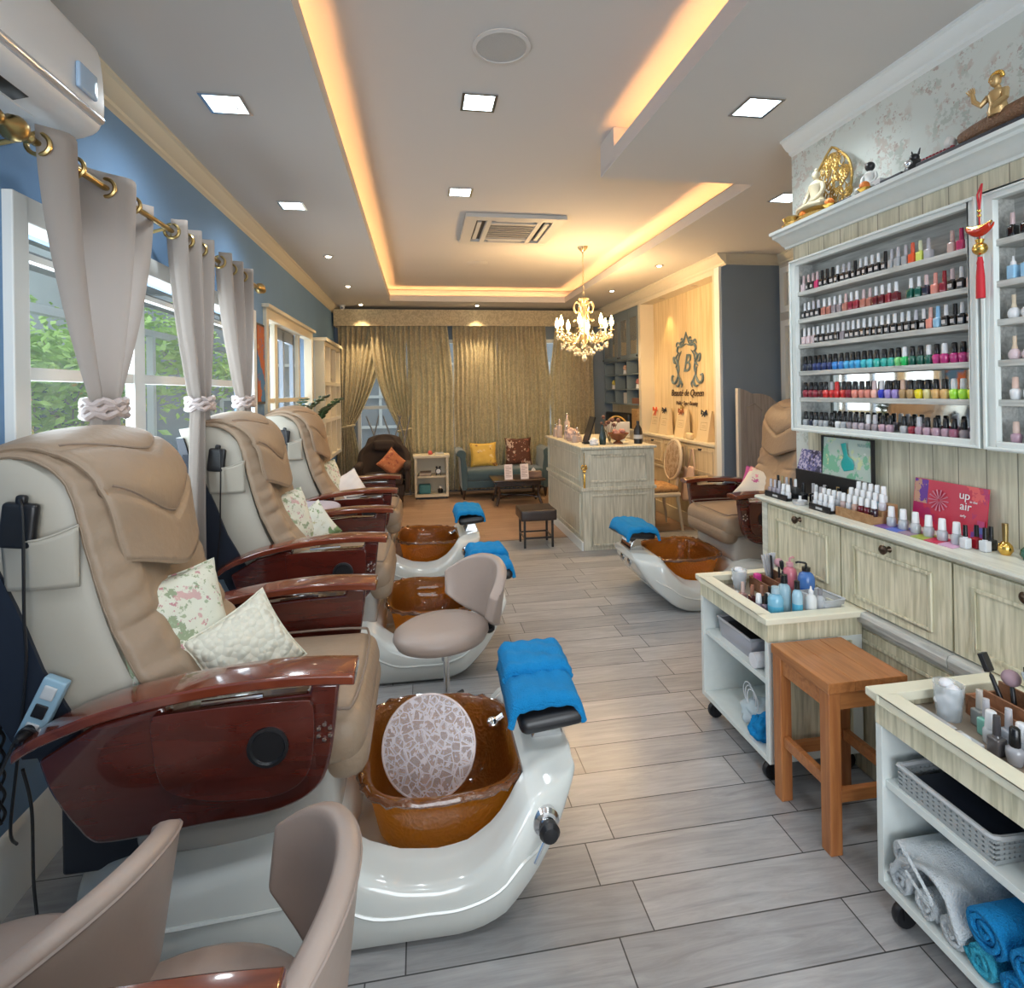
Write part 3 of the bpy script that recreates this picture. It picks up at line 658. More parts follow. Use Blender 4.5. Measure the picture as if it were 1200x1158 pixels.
        MB(CO).tube(cd, .004, 6).build('cord', m_black, rc)
    # lower metal column between the base and backrest
    b = MB(CO); b.box(-1.02, -.80, -.2, .2, .20, .52); b.build('back_support', m_navy, root, bevel=.01)
    return root
pedi = make_pedi()
pedi.location = (-.3, 1.98, 0)
tag(pedi, 'nearest whole pedicure spa chair, tan and red lacquer, lace disc in its amber tub', 'chair', 'pedicure chairs')
dup(pedi, (-.3, 3.43, 0), 0, 'middle pedicure spa chair of the left row, behind the beige stool, tan with amber tub', 'pedicure chairs')
dup(pedi, (-.3, 4.88, 0), 0, 'farthest pedicure spa chair of the left row, beside the potted plants, tan with amber tub', 'pedicure chairs')
dup(pedi, (-.3, .36, 0), 0, 'pedicure spa chair at the bottom left corner showing only its glossy red arm', 'pedicure chairs')
dup(pedi, (1.95+.3, 4.02, 0), PI, 'single pedicure spa chair on the right, facing the row, before the grey carved screen', 'pedicure chairs')
# ================================================================ TOWELS, CUSHIONS, STOOLS
m_towel = mat('turquoise_towel', (0.0, 0.235, 0.56), 0.95, bump=0.9, bscale=220, var=0.12, vscale=30)
m_towell = mat('aqua_towel', (0.04, 0.42, 0.60), 0.95, bump=0.9, bscale=220, var=0.1, vscale=30)
m_towelw = mat('white_towel', (0.66, 0.70, 0.72), 0.95, bump=0.9, bscale=220, var=0.06, vscale=30)
def drape_towel(loc, rz, label, layers=2, seed=1, sx=.225, sy=.385, grp='turquoise towels on the foot rests', tilt=0.0):
    """folded towel draped over a pad: each layer a thick sheet sagging over the edges"""
    r = random.Random(seed); t = thing('folded_towel', label, 'towel', loc, rz, grp)
    for L in range(layers):
        z0 = .030+.026*L; hx = sx/2*(1.12-.04*L); hy = sy/2*(1.0 if L == 0 else .52); cy = 0 if L == 0 else sy*.20
        ph = r.uniform(0, 6)
        def fn(u, v):
            x = (u*2-1); y = (v*2-1); ex = max(0, abs(x)-.78)/.22; ey = max(0, abs(y)-.88)/.12
            return (x*hx*(1-.05*ex), cy+y*hy, z0+.012*(1-x*x)-.055*ex**1.3*(1 if L == 0 else .4)-.020*ey**1.5+.004*math.sin(7*y+ph+3*x)+.003*math.sin(13*x+ph)+tilt*y*hy)
        b = MB(); b.grid(fn, 26, 34); b.build('layer', m_towel, t, smooth=80, solid=.018 if L == 0 else .022)
        # rolled fold edge
        e = [fn(u/16, 0.0) for u in range(17)]
        b = MB(); b.tube([(p[0], p[1]+.004, p[2]) for p in e], .0115 if L == 0 else .015, 8); b.build('fold', m_towel, t)
    return t
drape_towel((.10, 1.975, .515), -.03, 'blue towel folded over the nearest foot rest beside the lace disc', 2, 1)
drape_towel((.10, 3.43, .515), .05, 'blue towel folded on the middle foot rest, behind the beige stool backrest', 2, 5)
drape_towel((.10, 4.88, .515), 0, 'blue towel on the farthest left foot rest, nearest the brown footstool', 1, 9)
drape_towel((1.95-.10, 4.01, .515), 0, 'light blue towel draped over the foot rest of the right-hand chair', 1, 12)
for o in list(bpy.data.objects):
    if o.name.startswith('folded_towel') and o.parent is None:
        o.location.x += .295 if o.location.x < 1 else -.295

def cushion(name, loc, w, h, t, m, label, rot=(0, 0, 0), pinch=.10, pipe=None, seed=0, grp=None, cat='cushion'):
    """soft square pillow standing in its own xz plane, thickness along y"""
    r = random.Random(seed); th = thing(name, label, cat, loc, 0, grp); th.rotation_euler = rot
    def fn(sd):
        def f(u, v):
            x, z = u*2-1, v*2-1; e = max(0, (1-x**4)*(1-z**4))**.55
            px = x*(1-pinch*(1-z*z)*abs(x)**3)+0; pz = z*(1-pinch*(1-x*x)*abs(z)**3)
            wr = .004*math.sin(9*x+4*z+seed)*e+.003*math.sin(15*z-5*x+seed)*e
            return (px*w/2, sd*(t/2*e+wr*.6), h/2+pz*h/2)
        return f
    b = MB(); b.grid(fn(1), 22, 22); b.grid(fn(-1), 22, 22); c = b.build('cushion_cover', m, th, smooth=80)
    f = fn(1); rim = [f(i/16, 0) for i in range(16)]+[f(1, i/16) for i in range(16)]+[f(1-i/16, 1) for i in range(16)]+[f(0, 1-i/16) for i in range(16)]
    MB().tube(rim, .004, 6, closed=True).build('piping', pipe or m, c)
    return th
m_flor = spotty('rose_print', (0.62, 0.63, 0.53), [((0.55, 0.36, 0.34), 12, 0.575), ((0.26, 0.32, 0.20), 19, 0.565), ((0.46, 0.22, 0.24), 30, 0.60), ((0.32, 0.38, 0.26), 30, .60)])
m_quilt = mat('cream_quilted', (0.70, 0.68, 0.57), 0.9)
n_, l_ = m_quilt.node_tree.nodes, m_quilt.node_tree.links
v_ = n_.new('ShaderNodeTexVoronoi'); v_.inputs['Scale'].default_value = 45; v_.feature = 'F1'
tc_ = n_.new('ShaderNodeTexCoord'); l_.new(tc_.outputs['Object'], v_.inputs['Vector']); bp_ = n_.new('ShaderNodeBump'); bp_.inputs['Distance'].default_value = .012; bp_.invert = True
l_.new(v_.outputs['Distance'], bp_.inputs['Height']); l_.new(bp_.outputs[0], n_['Principled BSDF'].inputs['Normal'])
m_leafp = spotty('leaf_print', (0.66, 0.67, 0.58), [((0.20, 0.30, 0.14), 13, 0.55), ((0.45, 0.42, 0.22), 24, 0.62)])
m_plainw = mat('plain_white_cloth', (0.72, 0.72, 0.74), 0.9)
# (x across seat is world y): rotate so the face looks along +x, leaning back
cushion('cushion', (-.71, 1.83, .655), .37, .37, .15, m_flor, 'rose-print square cushion leaning in the nearest tan chair', (-.38, 0, PI/4+.12), grp='chair cushions', seed=1)
cushion('cushion', (-.475, 1.85, .655), .27, .26, .10, m_quilt, 'cream honeycomb-quilted cushion leaning in front of the nearest rose cushion', (-.55, -.35, PI/4-.05), grp='chair cushions', seed=2)
cushion('cushion', (-.72, 3.36, .655), .38, .36, .14, m_flor, 'leafy floral cushion leaning in the middle left chair, the larger of its two', (-.38, 0, PI/4+.2), grp='chair cushions', seed=3)
cushion('cushion', (-.58, 3.50, .655), .28, .24, .10, m_leafp, 'small green leaf-print cushion lying in the middle left chair', (-.5, -.4, PI/4), grp='chair cushions', seed=4)
cushion('cushion', (-.73, 4.80, .655), .38, .36, .13, m_flor, 'pale floral cushion leaning in the farthest left chair', (-.38, 0, PI/4+.2), grp='chair cushions', seed=5)
cushion('cushion', (-.56, 4.92, .655), .32, .24, .10, m_plainw, 'plain white pointed cushion in front of the farthest floral one', (-.5, -.3, PI/4), grp='chair cushions', seed=6)
m_pinkp = spotty('pink_white_print', (0.72, 0.68, 0.60), [((0.75, 0.30, 0.38), 5, 0.52), ((0.5, 0.12, 0.3), 9, 0.62)])
m_olive = spotty('olive_leaf_print', (0.62, 0.57, 0.42), [((0.28, 0.27, 0.18), 15, 0.52), ((0.4, 0.38, 0.25), 30, 0.58)])
cushion('cushion', (1.95+.62, 4.06, .655), .36, .28, .12, m_pinkp, 'pink and white cushion lying in the right-hand spa chair', (-.75, .3, -PI/4-.2), grp='chair cushions', seed=7)
cushion('cushion', (1.95+.84, 4.05, .68), .40, .38, .12, m_olive, 'leaf-patterned cream cushion at the back of the right-hand spa chair', (-.3, 0, -PI/4-.2), grp='chair cushions', seed=8)
cushion('cushion', (1.95+.70, 4.22, .655), .26, .24, .09, mat('magenta_cloth', (0.45, 0.08, 0.28), 0.8), 'small magenta cushion tucked behind the pink and white one', (-.4, .2, -PI/4-.2), grp='chair cushions', seed=9)

# lace disc in the nearest tub
m, n, l, b_ = new_mat('lace_disc'); setin(b_, Base_Color=(0.72, 0.66, 0.68, 1), Roughness=0.2)
tc = n.new('ShaderNodeTexCoord'); v = n.new('ShaderNodeTexVoronoi'); v.feature = 'DISTANCE_TO_EDGE'; v.inputs['Scale'].default_value = 34; l.new(tc.outputs['Object'], v.inputs['Vector'])
nz = n.new('ShaderNodeTexNoise'); nz.inputs['Scale'].default_value = 75; l.new(tc.outputs['Object'], nz.inputs['Vector'])
r_ = n.new('ShaderNodeMath'); r_.operation = 'LESS_THAN'; r_.inputs[1].default_value = .045; l.new(v.outputs['Distance'], r_.inputs[0])
r2 = n.new('ShaderNodeMath'); r2.operation = 'GREATER_THAN'; r2.inputs[1].default_value = .60; l.new(nz.outputs['Fac'], r2.inputs[0])
r3 = n.new('ShaderNodeMath'); r3.operation = 'MAXIMUM'; l.new(r_.outputs[0], r3.inputs[0]); l.new(r2.outputs[0], r3.inputs[1])
mr = n.new('ShaderNodeMapRange'); mr.inputs['To Min'].default_value = .26; mr.inputs['To Max'].default_value = .75; l.new(r3.outputs[0], mr.inputs['Value']); l.new(mr.outputs[0], b_.inputs['Alpha'])
m_lace = m
t = thing('lace_disc', 'clear round disc with white lace pattern standing in the nearest amber tub', 'disc', (.01, 1.95, .18))
mm = T(0, 0, .165) @ Rx(PI/2-.38)
b = MB(); b.lathe([(.0001, 0), (.155, 0), (.155, .004), (.0001, .004)], m=mm, n=48); b.build('plate', m_lace, t)
b = MB(); b.tube([mm @ Vector((.157*math.cos(a*PI/24), .157*math.sin(a*PI/24), .002)) for a in range(48)], .004, 6, closed=True); b.build('rim', mat('clear_rim', (0.6, 0.5, 0.48), 0.15), t)
t.rotation_euler.z = -.15

# low swivel stools with a wrap-round back
m_taupe = mat('taupe_vinyl', (0.35, 0.275, 0.235), 0.42, bump=0.06, bscale=40)
def make_stool():
    root = empty('pedicure_stool')
    b = MB()
    b.lathe([(.0, .385), (.13, .385), (.19, .40), (.205, .43), (.20, .455), (.17, .475), (.10, .482), (0, .48)], n=36, sy=.92, m=Matrix(((1.12, 0, 0, .02), (0, 1, 0, 0), (0, 0, 1, 0), (0, 0, 0, 1)))); b.build('seat', m_taupe, root, smooth=80)
    # backrest: curved shield, centre of arc at the seat, rising on -x side
    def bk(u, v, rr=.232):
        a = PI+(u*2-1)*1.12; k = abs(u*2-1); lo = .455-.02*(1-k)+.075*k**3; hi = .745-.115*k**2.2; rr2 = rr+.035*v
        return (rr2*math.cos(a), rr2*math.sin(a), lo+(hi-lo)*v)
    b = MB(); b.grid(bk, 30, 14); bo = b.build('backrest', m_taupe, root, smooth=80, solid=.045, sub=1)
    rim = [bk(.04+.92*i/20, .93, .232) for i in range(21)]; MB().tube([(x*1.085, y*1.085, z) for x, y, z in rim], .0035, 5).build('piping', mat('taupe_piping', (0.30, 0.24, 0.21), .6), bo)
    b = MB(); b.box(-.235, -.05, -.03, .03, .385, .40); b.box(-.25, -.235, -.03, .03, .385, .50); b.build('back_bracket', m_black, root, bevel=.003)
    b = MB(); b.lathe([(.0, .30), (.022, .30), (.022, .39), (0, .39)]); b.lathe([(0, .09), (.014, .09), (.014, .31), (0, .31)]); b.build('column', m_chrome, root)
    b = MB(); b.lathe([(.0, .07), (.035, .07), (.03, .12), (0, .12)])
    for k in range(5): a = k*2*PI/5; b.tube([(.02*math.cos(a), .02*math.sin(a), .095), (.165*math.cos(a), .165*math.sin(a), .07)], [.018, .010])
    b.build('star_base', m_black, root)
    for k in range(5):
        a = k*2*PI/5; b = MB(); m_ = T(.165*math.cos(a), .165*math.sin(a), .028) @ Rz(a) ; b.lathe([(.0, -.012), (.026, -.012), (.028, 0), (.026, .012), (0, .012)], m=m_ @ Rx(PI/2), n=14); b.tube([(.165*math.cos(a), .165*math.sin(a), .03), (.165*math.cos(a), .165*math.sin(a), .075)], .006); b.build('caster', m_black, root)
    return root
st = make_stool(); st.location = (.10, 2.66, 0); st.rotation_euler.z = PI+.42
tag(st, 'beige swivel stool with wrap-round back between the two nearest amber tubs', 'stool', 'beige pedicure stools')
dup(st, (-.405, 1.03, 0), PI+.1, 'right-hand beige stool of the bottom left pair, in front of the white base', 'beige pedicure stools')
RS = thing('round_stool', 'round lavender-grey stool seat showing between the middle and farthest left chairs', 'stool', (-.76, 4.155, 0))
MB().lathe([(0, .715), (.15, .715), (.185, .73), (.19, .755), (.17, .77), (.08, .778), (0, .778)], n=32).build('seat', mat('lavender_vinyl', (.42, .38, .44), .4), RS, smooth=80)
MB().lathe([(0, .04), (.02, .04), (.02, .712), (0, .712)], n=14).build('column', m_chrome, RS); MB().lathe([(0, 0), (.17, 0), (.165, .02), (.04, .045), (0, .045)], n=28).build('base', m_chrome, RS)
dup(st, (-.765, 1.15, 0), PI-.42, 'left-hand beige stool of the bottom left pair, beside the power cables', 'beige pedicure stools')

# ================================================================ SHEER CURTAINS, ROD
m, n, l, b_ = new_mat('sheer_linen'); setin(b_, Base_Color=(0.42, 0.37, 0.33, 1), Roughness=0.9)
tr = n.new('ShaderNodeBsdfTranslucent'); tr.inputs[0].default_value = (0.60, 0.56, 0.54, 1); ms = n.new('ShaderNodeMixShader'); ms.inputs[0].default_value = .45
out_ = n['Material Output']; l.new(b_.outputs[0], ms.inputs[1]); l.new(tr.outputs[0], ms.inputs[2]); l.new(ms.outputs[0], out_.inputs['Surface'])
wv = n.new('ShaderNodeTexWave'); wv.inputs['Scale'].default_value = 120; tc = n.new('ShaderNodeTexCoord'); l.new(tc.outputs['Object'], wv.inputs['Vector']); bp = n.new('ShaderNodeBump'); bp.inputs['Strength'].default_value = .15; bp.inputs['Distance'].default_value = .002; l.new(wv.outputs['Fac'], bp.inputs['Height']); l.new(bp.outputs[0], b_.inputs['Normal'])
m_sheer = m
RX, RZ = -1.12, 2.315
def sheer(y0, y1, yt, label, waves, zt=2.37, zb=.62):
    t = thing('sheer_curtain', label, 'curtain', (RX, (y0+y1)/2, RZ), 0, 'sheer curtains on the rod'); c0, c1 = y0, y1; O = (RX, (y0+y1)/2, RZ)
    ztie = 1.515
    def fn(u, v):
        z = zt+(zb-zt)*v; k = min(1, max(0, (zt-z)/(zt-ztie))); half = (c1-c0)/2; wtie = .085
        if z > ztie: q = 1-(k**1.7)*(1-wtie/half); c = (c0+c1)/2*(1-k**1.4)+yt*k**1.4
        else: k2 = (ztie-z)/(ztie-zb); q = (wtie+(.17-wtie)*min(1, k2*1.6)**.7)/half; c = yt
        amp = .062*(.35+.65*q) if z > ztie else .03
        return (RX+amp*math.sin(u*waves*2*PI), c+(u*2-1)*half*q+.012*math.cos(u*waves*4*PI)*q, z)
    b = MB(O); b.grid(fn, waves*14, 60); b.build('fabric', m_sheer, t, smooth=80, solid=.002)
    # grommets where the cloth crosses the rod
    for i in range(waves*2):
        u = (i+.5)/(waves*2)*1.0; u = (i)/(waves*2)+.0
        if i == 0: u = .02
        y = fn(u, .0)[1]; b = MB(O); b.tube([(RX+.032*math.cos(a*PI/12), y, RZ+.032*math.sin(a*PI/12)) for a in range(24)], .007, 6, closed=True); b.build('grommet', m_brass, t)
    # tie-back: ruffled satin cuff
    b = MB(O)
    for q in range(3): b.tube([(RX+.052*math.cos(a*PI/16)*(1+.10*math.sin(a*2.4+q)), yt+.092*math.sin(a*PI/16), ztie-.025+q*.022+.008*math.sin(a*1.3+q*2)) for a in range(32)], .014, 7, closed=True)
    b.build('tie_back', mat('satin_tie', (0.52, 0.45, 0.44), 0.35, bump=.5, bscale=60), t)
sheer(1.87, 2.63, 2.24, 'nearest sheer grey curtain gathered by a satin tie at the left window', 2)
sheer(2.80, 3.32, 3.13, 'middle sheer grey curtain on the brass rod at the left window', 3)
sheer(3.42, 4.05, 3.86, 'farthest sheer grey curtain on the brass rod, beside the small painting', 3)
t = thing('curtain_rod', 'antique brass curtain rod with ball finial over the left window', 'curtain rod', (RX, 3, RZ)); O = (RX, 3, RZ)
MB(O).tube([(RX, 1.86, RZ), (RX, 4.2, RZ)], .0115, 12).build('rod', m_brass, t)
for y, s in ((1.86, -1), (4.2, 1)):
    b = MB(O); b.lathe([(.0, 0), (.016, .0), (.02, .012), (.012, .02), (.018, .03), (.034, .05), (.038, .07), (.03, .092), (.014, .105), (.010, .115), (.020, .128), (.024, .145), (.014, .165), (0, .172)], m=T(RX, y, RZ) @ Rx(-s*PI/2), n=16); b.build('finial', m_brass, t)
for y in (1.84, 2.76, 4.17):
    b = MB(O); b.tube([(RX, y, RZ-.005), (RX-.05, y, RZ-.02), (XL+.002, y, RZ-.045)], .008); b.lathe([(.0, 0), (.03, 0), (.028, .008), (.0, .012)], m=T(XL+.001, y, RZ-.045) @ Ry(PI/2), n=14); b.build('bracket', m_brass, t)

# ================================================================ WALL AIR CONDITIONER (upper left)
m_acw = mat('white_abs', (0.64, 0.66, 0.68), 0.38)
AO = (XL, 1.5, 2.6); t = thing('wall_air_conditioner', 'white split air conditioner high on the blue wall at upper left', 'air conditioner', AO)
ap = [(-1.268, 2.74), (-1.10, 2.74), (-1.055, 2.72), (-1.03, 2.67), (-1.02, 2.52), (-1.03, 2.46), (-1.06, 2.42), (-1.15, 2.395), (-1.268, 2.39)]
b = MB(AO); pp = smoothpoly([Vector((x, 0, z)) for x, z in ap[1:]], 3); b.prism([(ap[0])]+[(p.x, p.z) for p in pp], .95, 2.08, 'xz'); b.build('housing', m_acw, t, bevel=.02, smooth=40)
b = MB(AO); b.prism([(-1.05, 2.475), (-1.018, 2.475), (-1.015, 2.462), (-1.024, 2.452), (-1.05, 2.452)], .97, 2.06, 'xz'); b.build('front_trim', mat('silver_trim', (0.7, 0.72, 0.75), .15, .6), t, bevel=.004)
b = MB(AO); b.prism([(-1.13, 2.395), (-1.20, 2.382), (-1.20, 2.388), (-1.13, 2.401)], 1.0, 1.90, 'xz'); b.build('flap', m_acw, t)
b = MB(AO); b.prism([(-1.085, 2.4085), (-1.125, 2.3975), (-1.125, 2.4005), (-1.085, 2.4115)], 1.0, 1.80, 'xz'); b.build('air_slot', m_black, t)
b = MB(AO); b.rbox(-1.020, -1.006, 1.90, 2.0, 2.50, 2.58, .006); b.build('display', mat('display', (0.35, 0.48, 0.65), .1), t)

# ================================================================ CEILING FIXTURES
m_led = emis('cool_led', (0.80, 0.95, 1.0), 9); m_warm = emis('warm_led', (1.0, 0.86, 0.62), 25)
def sq_light(x, y, z, label, s=.075, power=22):
    t = thing('square_downlight', label, 'ceiling light', (x, y, z), 0, 'square downlights'); O = (x, y, z)
    b = MB(O); 
    for a, c, d, e in ((x-s-.015, x-s, y-s-.015, y+s+.015), (x+s, x+s+.015, y-s-.015, y+s+.015), (x-s, x+s, y-s-.015, y-s), (x-s, x+s, y+s, y+s+.015)): b.box(a, c, d, e, z-.008, z-.001)
    b.build('frame', m_chrome, t, smooth=0)
    b = MB(O); b.box(x-s, x+s, y-s, y+s, z-.003, z-.0012); b.build('diffuser', m_led, t, smooth=0)
    b = MB(O)
    for a, c, d, e in ((x-s*.55, x-s*.48, y-s*.55, y+s*.55), (x+s*.48, x+s*.55, y-s*.55, y+s*.55), (x-s*.48, x+s*.48, y-s*.55, y-s*.48), (x-s*.48, x+s*.48, y+s*.48, y+s*.55)): b.box(a, c, d, e, z-.006, z-.003)
    b.build('inner_ring', m_acw, t, smooth=0)
    spot_light('square_downlight_beam', (x, y, z-.03), power, (0.88, 0.95, 1.0), 2.7, .8, rad=.07)
sq_light(-.83, 2.67, Zc, 'square downlight in the left ceiling strip, nearest of its pair', power=24)
sq_light(-.845, 4.05, Zc, 'square downlight in the left ceiling strip, farther of its pair', s=.07, power=20)
sq_light(.322, 2.90, Zu, 'square downlight in the tray ceiling, between speaker and cassette', power=28)
sq_light(.318, 4.22, Zu, 'square downlight in the tray just before the cassette air conditioner', power=22)
sq_light(1.555, 2.39, Zc, 'square downlight in the right ceiling strip above the carts', power=28)
sq_light(2.50, 3.51, Zc, 'square downlight half hidden behind the floral wallpaper corner', power=20)
# fittings of the same row above and behind the camera
for x, y, lb in ((.32, .6, 'nearest in the tray'), (-.83, .9, 'over the left chairs'), (1.55, .8, 'over the nearer cart'), (.32, -1.4, 'last in the tray'), (1.55, -1.2, 'last in the right strip')): sq_light(x, y, Zu if x == .32 else Zc, 'square downlight %s, behind the photographer' % lb, power=26)
def round_spot(x, y, z, label, rz=0, power=14):
    t = thing('round_spotlight', label, 'ceiling light', (x, y, z), 0, 'round spotlights'); O = (x, y, z)
    b = MB(O); b.lathe([(.045, z-.001), (.047, z-.006), (.032, z-.010), (.030, z-.003)], (x, y, 0), 20); b.build('frame', m_chrome, t)
    b = MB(O); b.sphere((x, y, z-.004), .026, 8, (1, 1, .6)); b.build('bulb', m_warm, t)
    spot_light('round_spotlight_beam', (x, y, z-.04), power, (1.0, .74, .42), 1.5, .7, rad=.02)
for i, (x, y) in enumerate(((-.83, 5.5), (-.835, 7.0), (-.83, 8.42))): round_spot(x, y, Zc, '%s small round spotlight from the front in the left ceiling strip' % ORD[i], power=(34, 50, 75)[i])
round_spot(.86, 8.42, Zc, 'round spotlight above the middle of the drawn curtains', power=75)
round_spot(2.50, 5.60, Zc, 'round spotlight in the right ceiling strip nearest the logo wall', power=45)
round_spot(2.50, 7.08, Zc, 'round spotlight right of the chandelier before the blue cabinet', power=50)
t = thing('ceiling_speaker', 'large round white speaker grille in the tray ceiling', 'speaker', (.372, 2.42, Zu)); O = (.372, 2.42, Zu)
b = MB(O); b.lathe([(.125, Zu-.001), (.127, Zu-.008), (.11, Zu-.011), (.108, Zu-.006)], (.372, 2.42, 0), 40); b.build('ring', m_ceil, t)
b = MB(O); b.lathe([(.0001, Zu-.009), (.109, Zu-.007), (.109, Zu-.004)], (.372, 2.42, 0), 40); b.build('grille', mat('speaker_grille', (0.42, 0.42, 0.41), .7, bump=.5, bscale=300), t)
b = MB((.68, 6.55, Zu)); b.lathe([(.0001, Zu-.012), (.10, Zu-.010), (.125, Zu-.001), (.0001, Zu-.001)], (.68, 6.55, 0), 30); o = b.build('smoke_detector', m_ceil); tag(o, 'round flush smoke detector in the tray ceiling behind the cassette unit', 'smoke detector')
# cassette air conditioner
x0, x1, y0, y1 = .40, 1.27, 4.70, 5.58; O = (.835, 5.1, Zu); t = thing('cassette_air_conditioner', 'square ceiling cassette air conditioner with louvred grille in the tray', 'air conditioner', O)
m_cas = mat('cassette_grey', (0.50, 0.49, 0.46), .5)
b = MB(O); q = .10
b.box(x0, x1, y0, y0+q, Zu-.035, Zu-.001); b.box(x0, x1, y1-q, y1, Zu-.035, Zu-.001); b.box(x0, x0+q, y0+q, y1-q, Zu-.035, Zu-.001); b.box(x1-q, x1, y0+q, y1-q, Zu-.035, Zu-.001)
for a in (x0+.19, x1-.19-.045): b.box(a, a+.045, y0+q, y1-q, Zu-.035, Zu-.001)
for a in (y0+.17, y1-.17-.04): b.box(x0+.235, x1-.235, a, a+.04, Zu-.035, Zu-.001)
b.build('panel', m_cas, t, smooth=0, bevel=.003)
b = MB(O); b.box(x0+q, x1-q, y0+q, y1-q, Zu-.006, Zu-.0015); b.build('air_duct', m_black, t, smooth=0)
for a in (x0+q+.015, x1-q-.055): MB(O).box(a, a+.035, y0+.17, y1-.17, Zu-.03, Zu-.012).build('flap', m_cas, t, smooth=0)
for a in (y0+q+.01, y1-q-.045): MB(O).box(x0+.27, x1-.27, a, a+.03, Zu-.03, Zu-.012).build('flap', m_cas, t, smooth=0)
b = MB(O)
for i in range(7): y = y0+.225+i*.066; b.box(x0+.238, x1-.238, y, y+.03, Zu-.028, Zu-.020)
b.build('grille', mat('grille_grey', (0.33, 0.31, 0.27), .5), t, smooth=0)
# ================================================================ NAIL POLISH RACK ON THE RIGHT WALL
m_rackw = mat('pale_rack_paint', (0.70, 0.74, 0.71), 0.5, var=0.05, vscale=30)
m_mirror = mat('mirror', (0.8, 0.82, 0.82), 0.03, 1.0)
RO = (1.96, 1.2, 1.34); XB = 1.964
rack = thing('nail_polish_rack', 'pale limewashed wall rack with six shelves of nail polish bottles', 'shelf', RO)
Y0, Y1 = -.35, 2.575; BAYS = [(1.645, 2.535), (.72, 1.555), (-.30, .63)]
ZS = [1.354, 1.497, 1.626, 1.758, 1.883, 2.018]
b = MB(RO); b.box(1.87, XB, Y1-.02, Y1, 1.345, 2.30); b.box(1.87, XB, Y0, Y0+.02, 1.345, 2.30)
for y in (1.60, .675): b.box(1.875, XB, y-.02, y+.02, 1.345, 2.2)
b.box(1.87, XB, Y0+.02, Y1-.02, 2.16, 2.18); b.build('carcass', m_greyw, rack, smooth=0)
b = MB(RO); b.box(XB-.006, XB-.001, Y0+.02, Y1-.02, 1.63, 2.16); b.build('back_board', m_greyw, rack, smooth=0)
b = MB(RO); b.box(XB-.006, XB-.001, Y0+.02, Y1-.02, 1.345, 1.628); b.build('mirror_panel', m_mirror, rack, smooth=0)
for (a, c) in BAYS:
    for z in ZS: MB(RO).box(1.858, XB-.007, a-.012, c+.012, z-.021, z).build('shelf', m_greyw, rack, smooth=0, bevel=.002)
b = MB(RO)
def molded(b, y0, y1, z0, z1, w=.035, x0=1.842, x1=1.868):
    """rectangular picture-frame moulding in the yz plane"""
    b.box(x0, x1, y0, y0+w, z0, z1); b.box(x0, x1, y1-w, y1, z0, z1); b.box(x0, x1, y0+w, y1-w, z0, z0+w*.8); b.box(x0, x1, y0+w, y1-w, z1-w*.8, z1)
    q = .010; x2 = x0-.008
    b.box(x2, x0, y0, y0+q, z0, z1); b.box(x2, x0, y1-q, y1, z0, z1); b.box(x2, x0, y0+q, y1-q, z0, z0+q); b.box(x2, x0, y0+q, y1-q, z1-q, z1)
for (a, c) in BAYS: molded(b, a-.04, c+.038, 1.341-.008, 2.176)
b.build('face_frame', m_rackw, rack, smooth=0, bevel=.003)
b = MB(RO); b.box(1.864, 1.872, Y0, Y1, 2.176, 2.27); b.build('frieze', m_creamb, rack, smooth=0)
cr = [(1.872, 2.252), (1.855, 2.252), (1.852, 2.262), (1.838, 2.268), (1.825, 2.282), (1.80, 2.296), (1.785, 2.300), (1.783, 2.312), (1.768, 2.316), (1.765, 2.330), (XB, 2.330), (XB, 2.31), (1.872, 2.30)]
b = MB(RO); b.prism(cr, Y0-.05, Y1+.05, 'xz'); b.build('crown', m_rackw, rack, smooth=30)
# boarded wall face below the rack
struct(MB().box(1.95, 1.969, -.35, 2.60, .99, 1.335).build('trim_8', m_creamb, smooth=0))

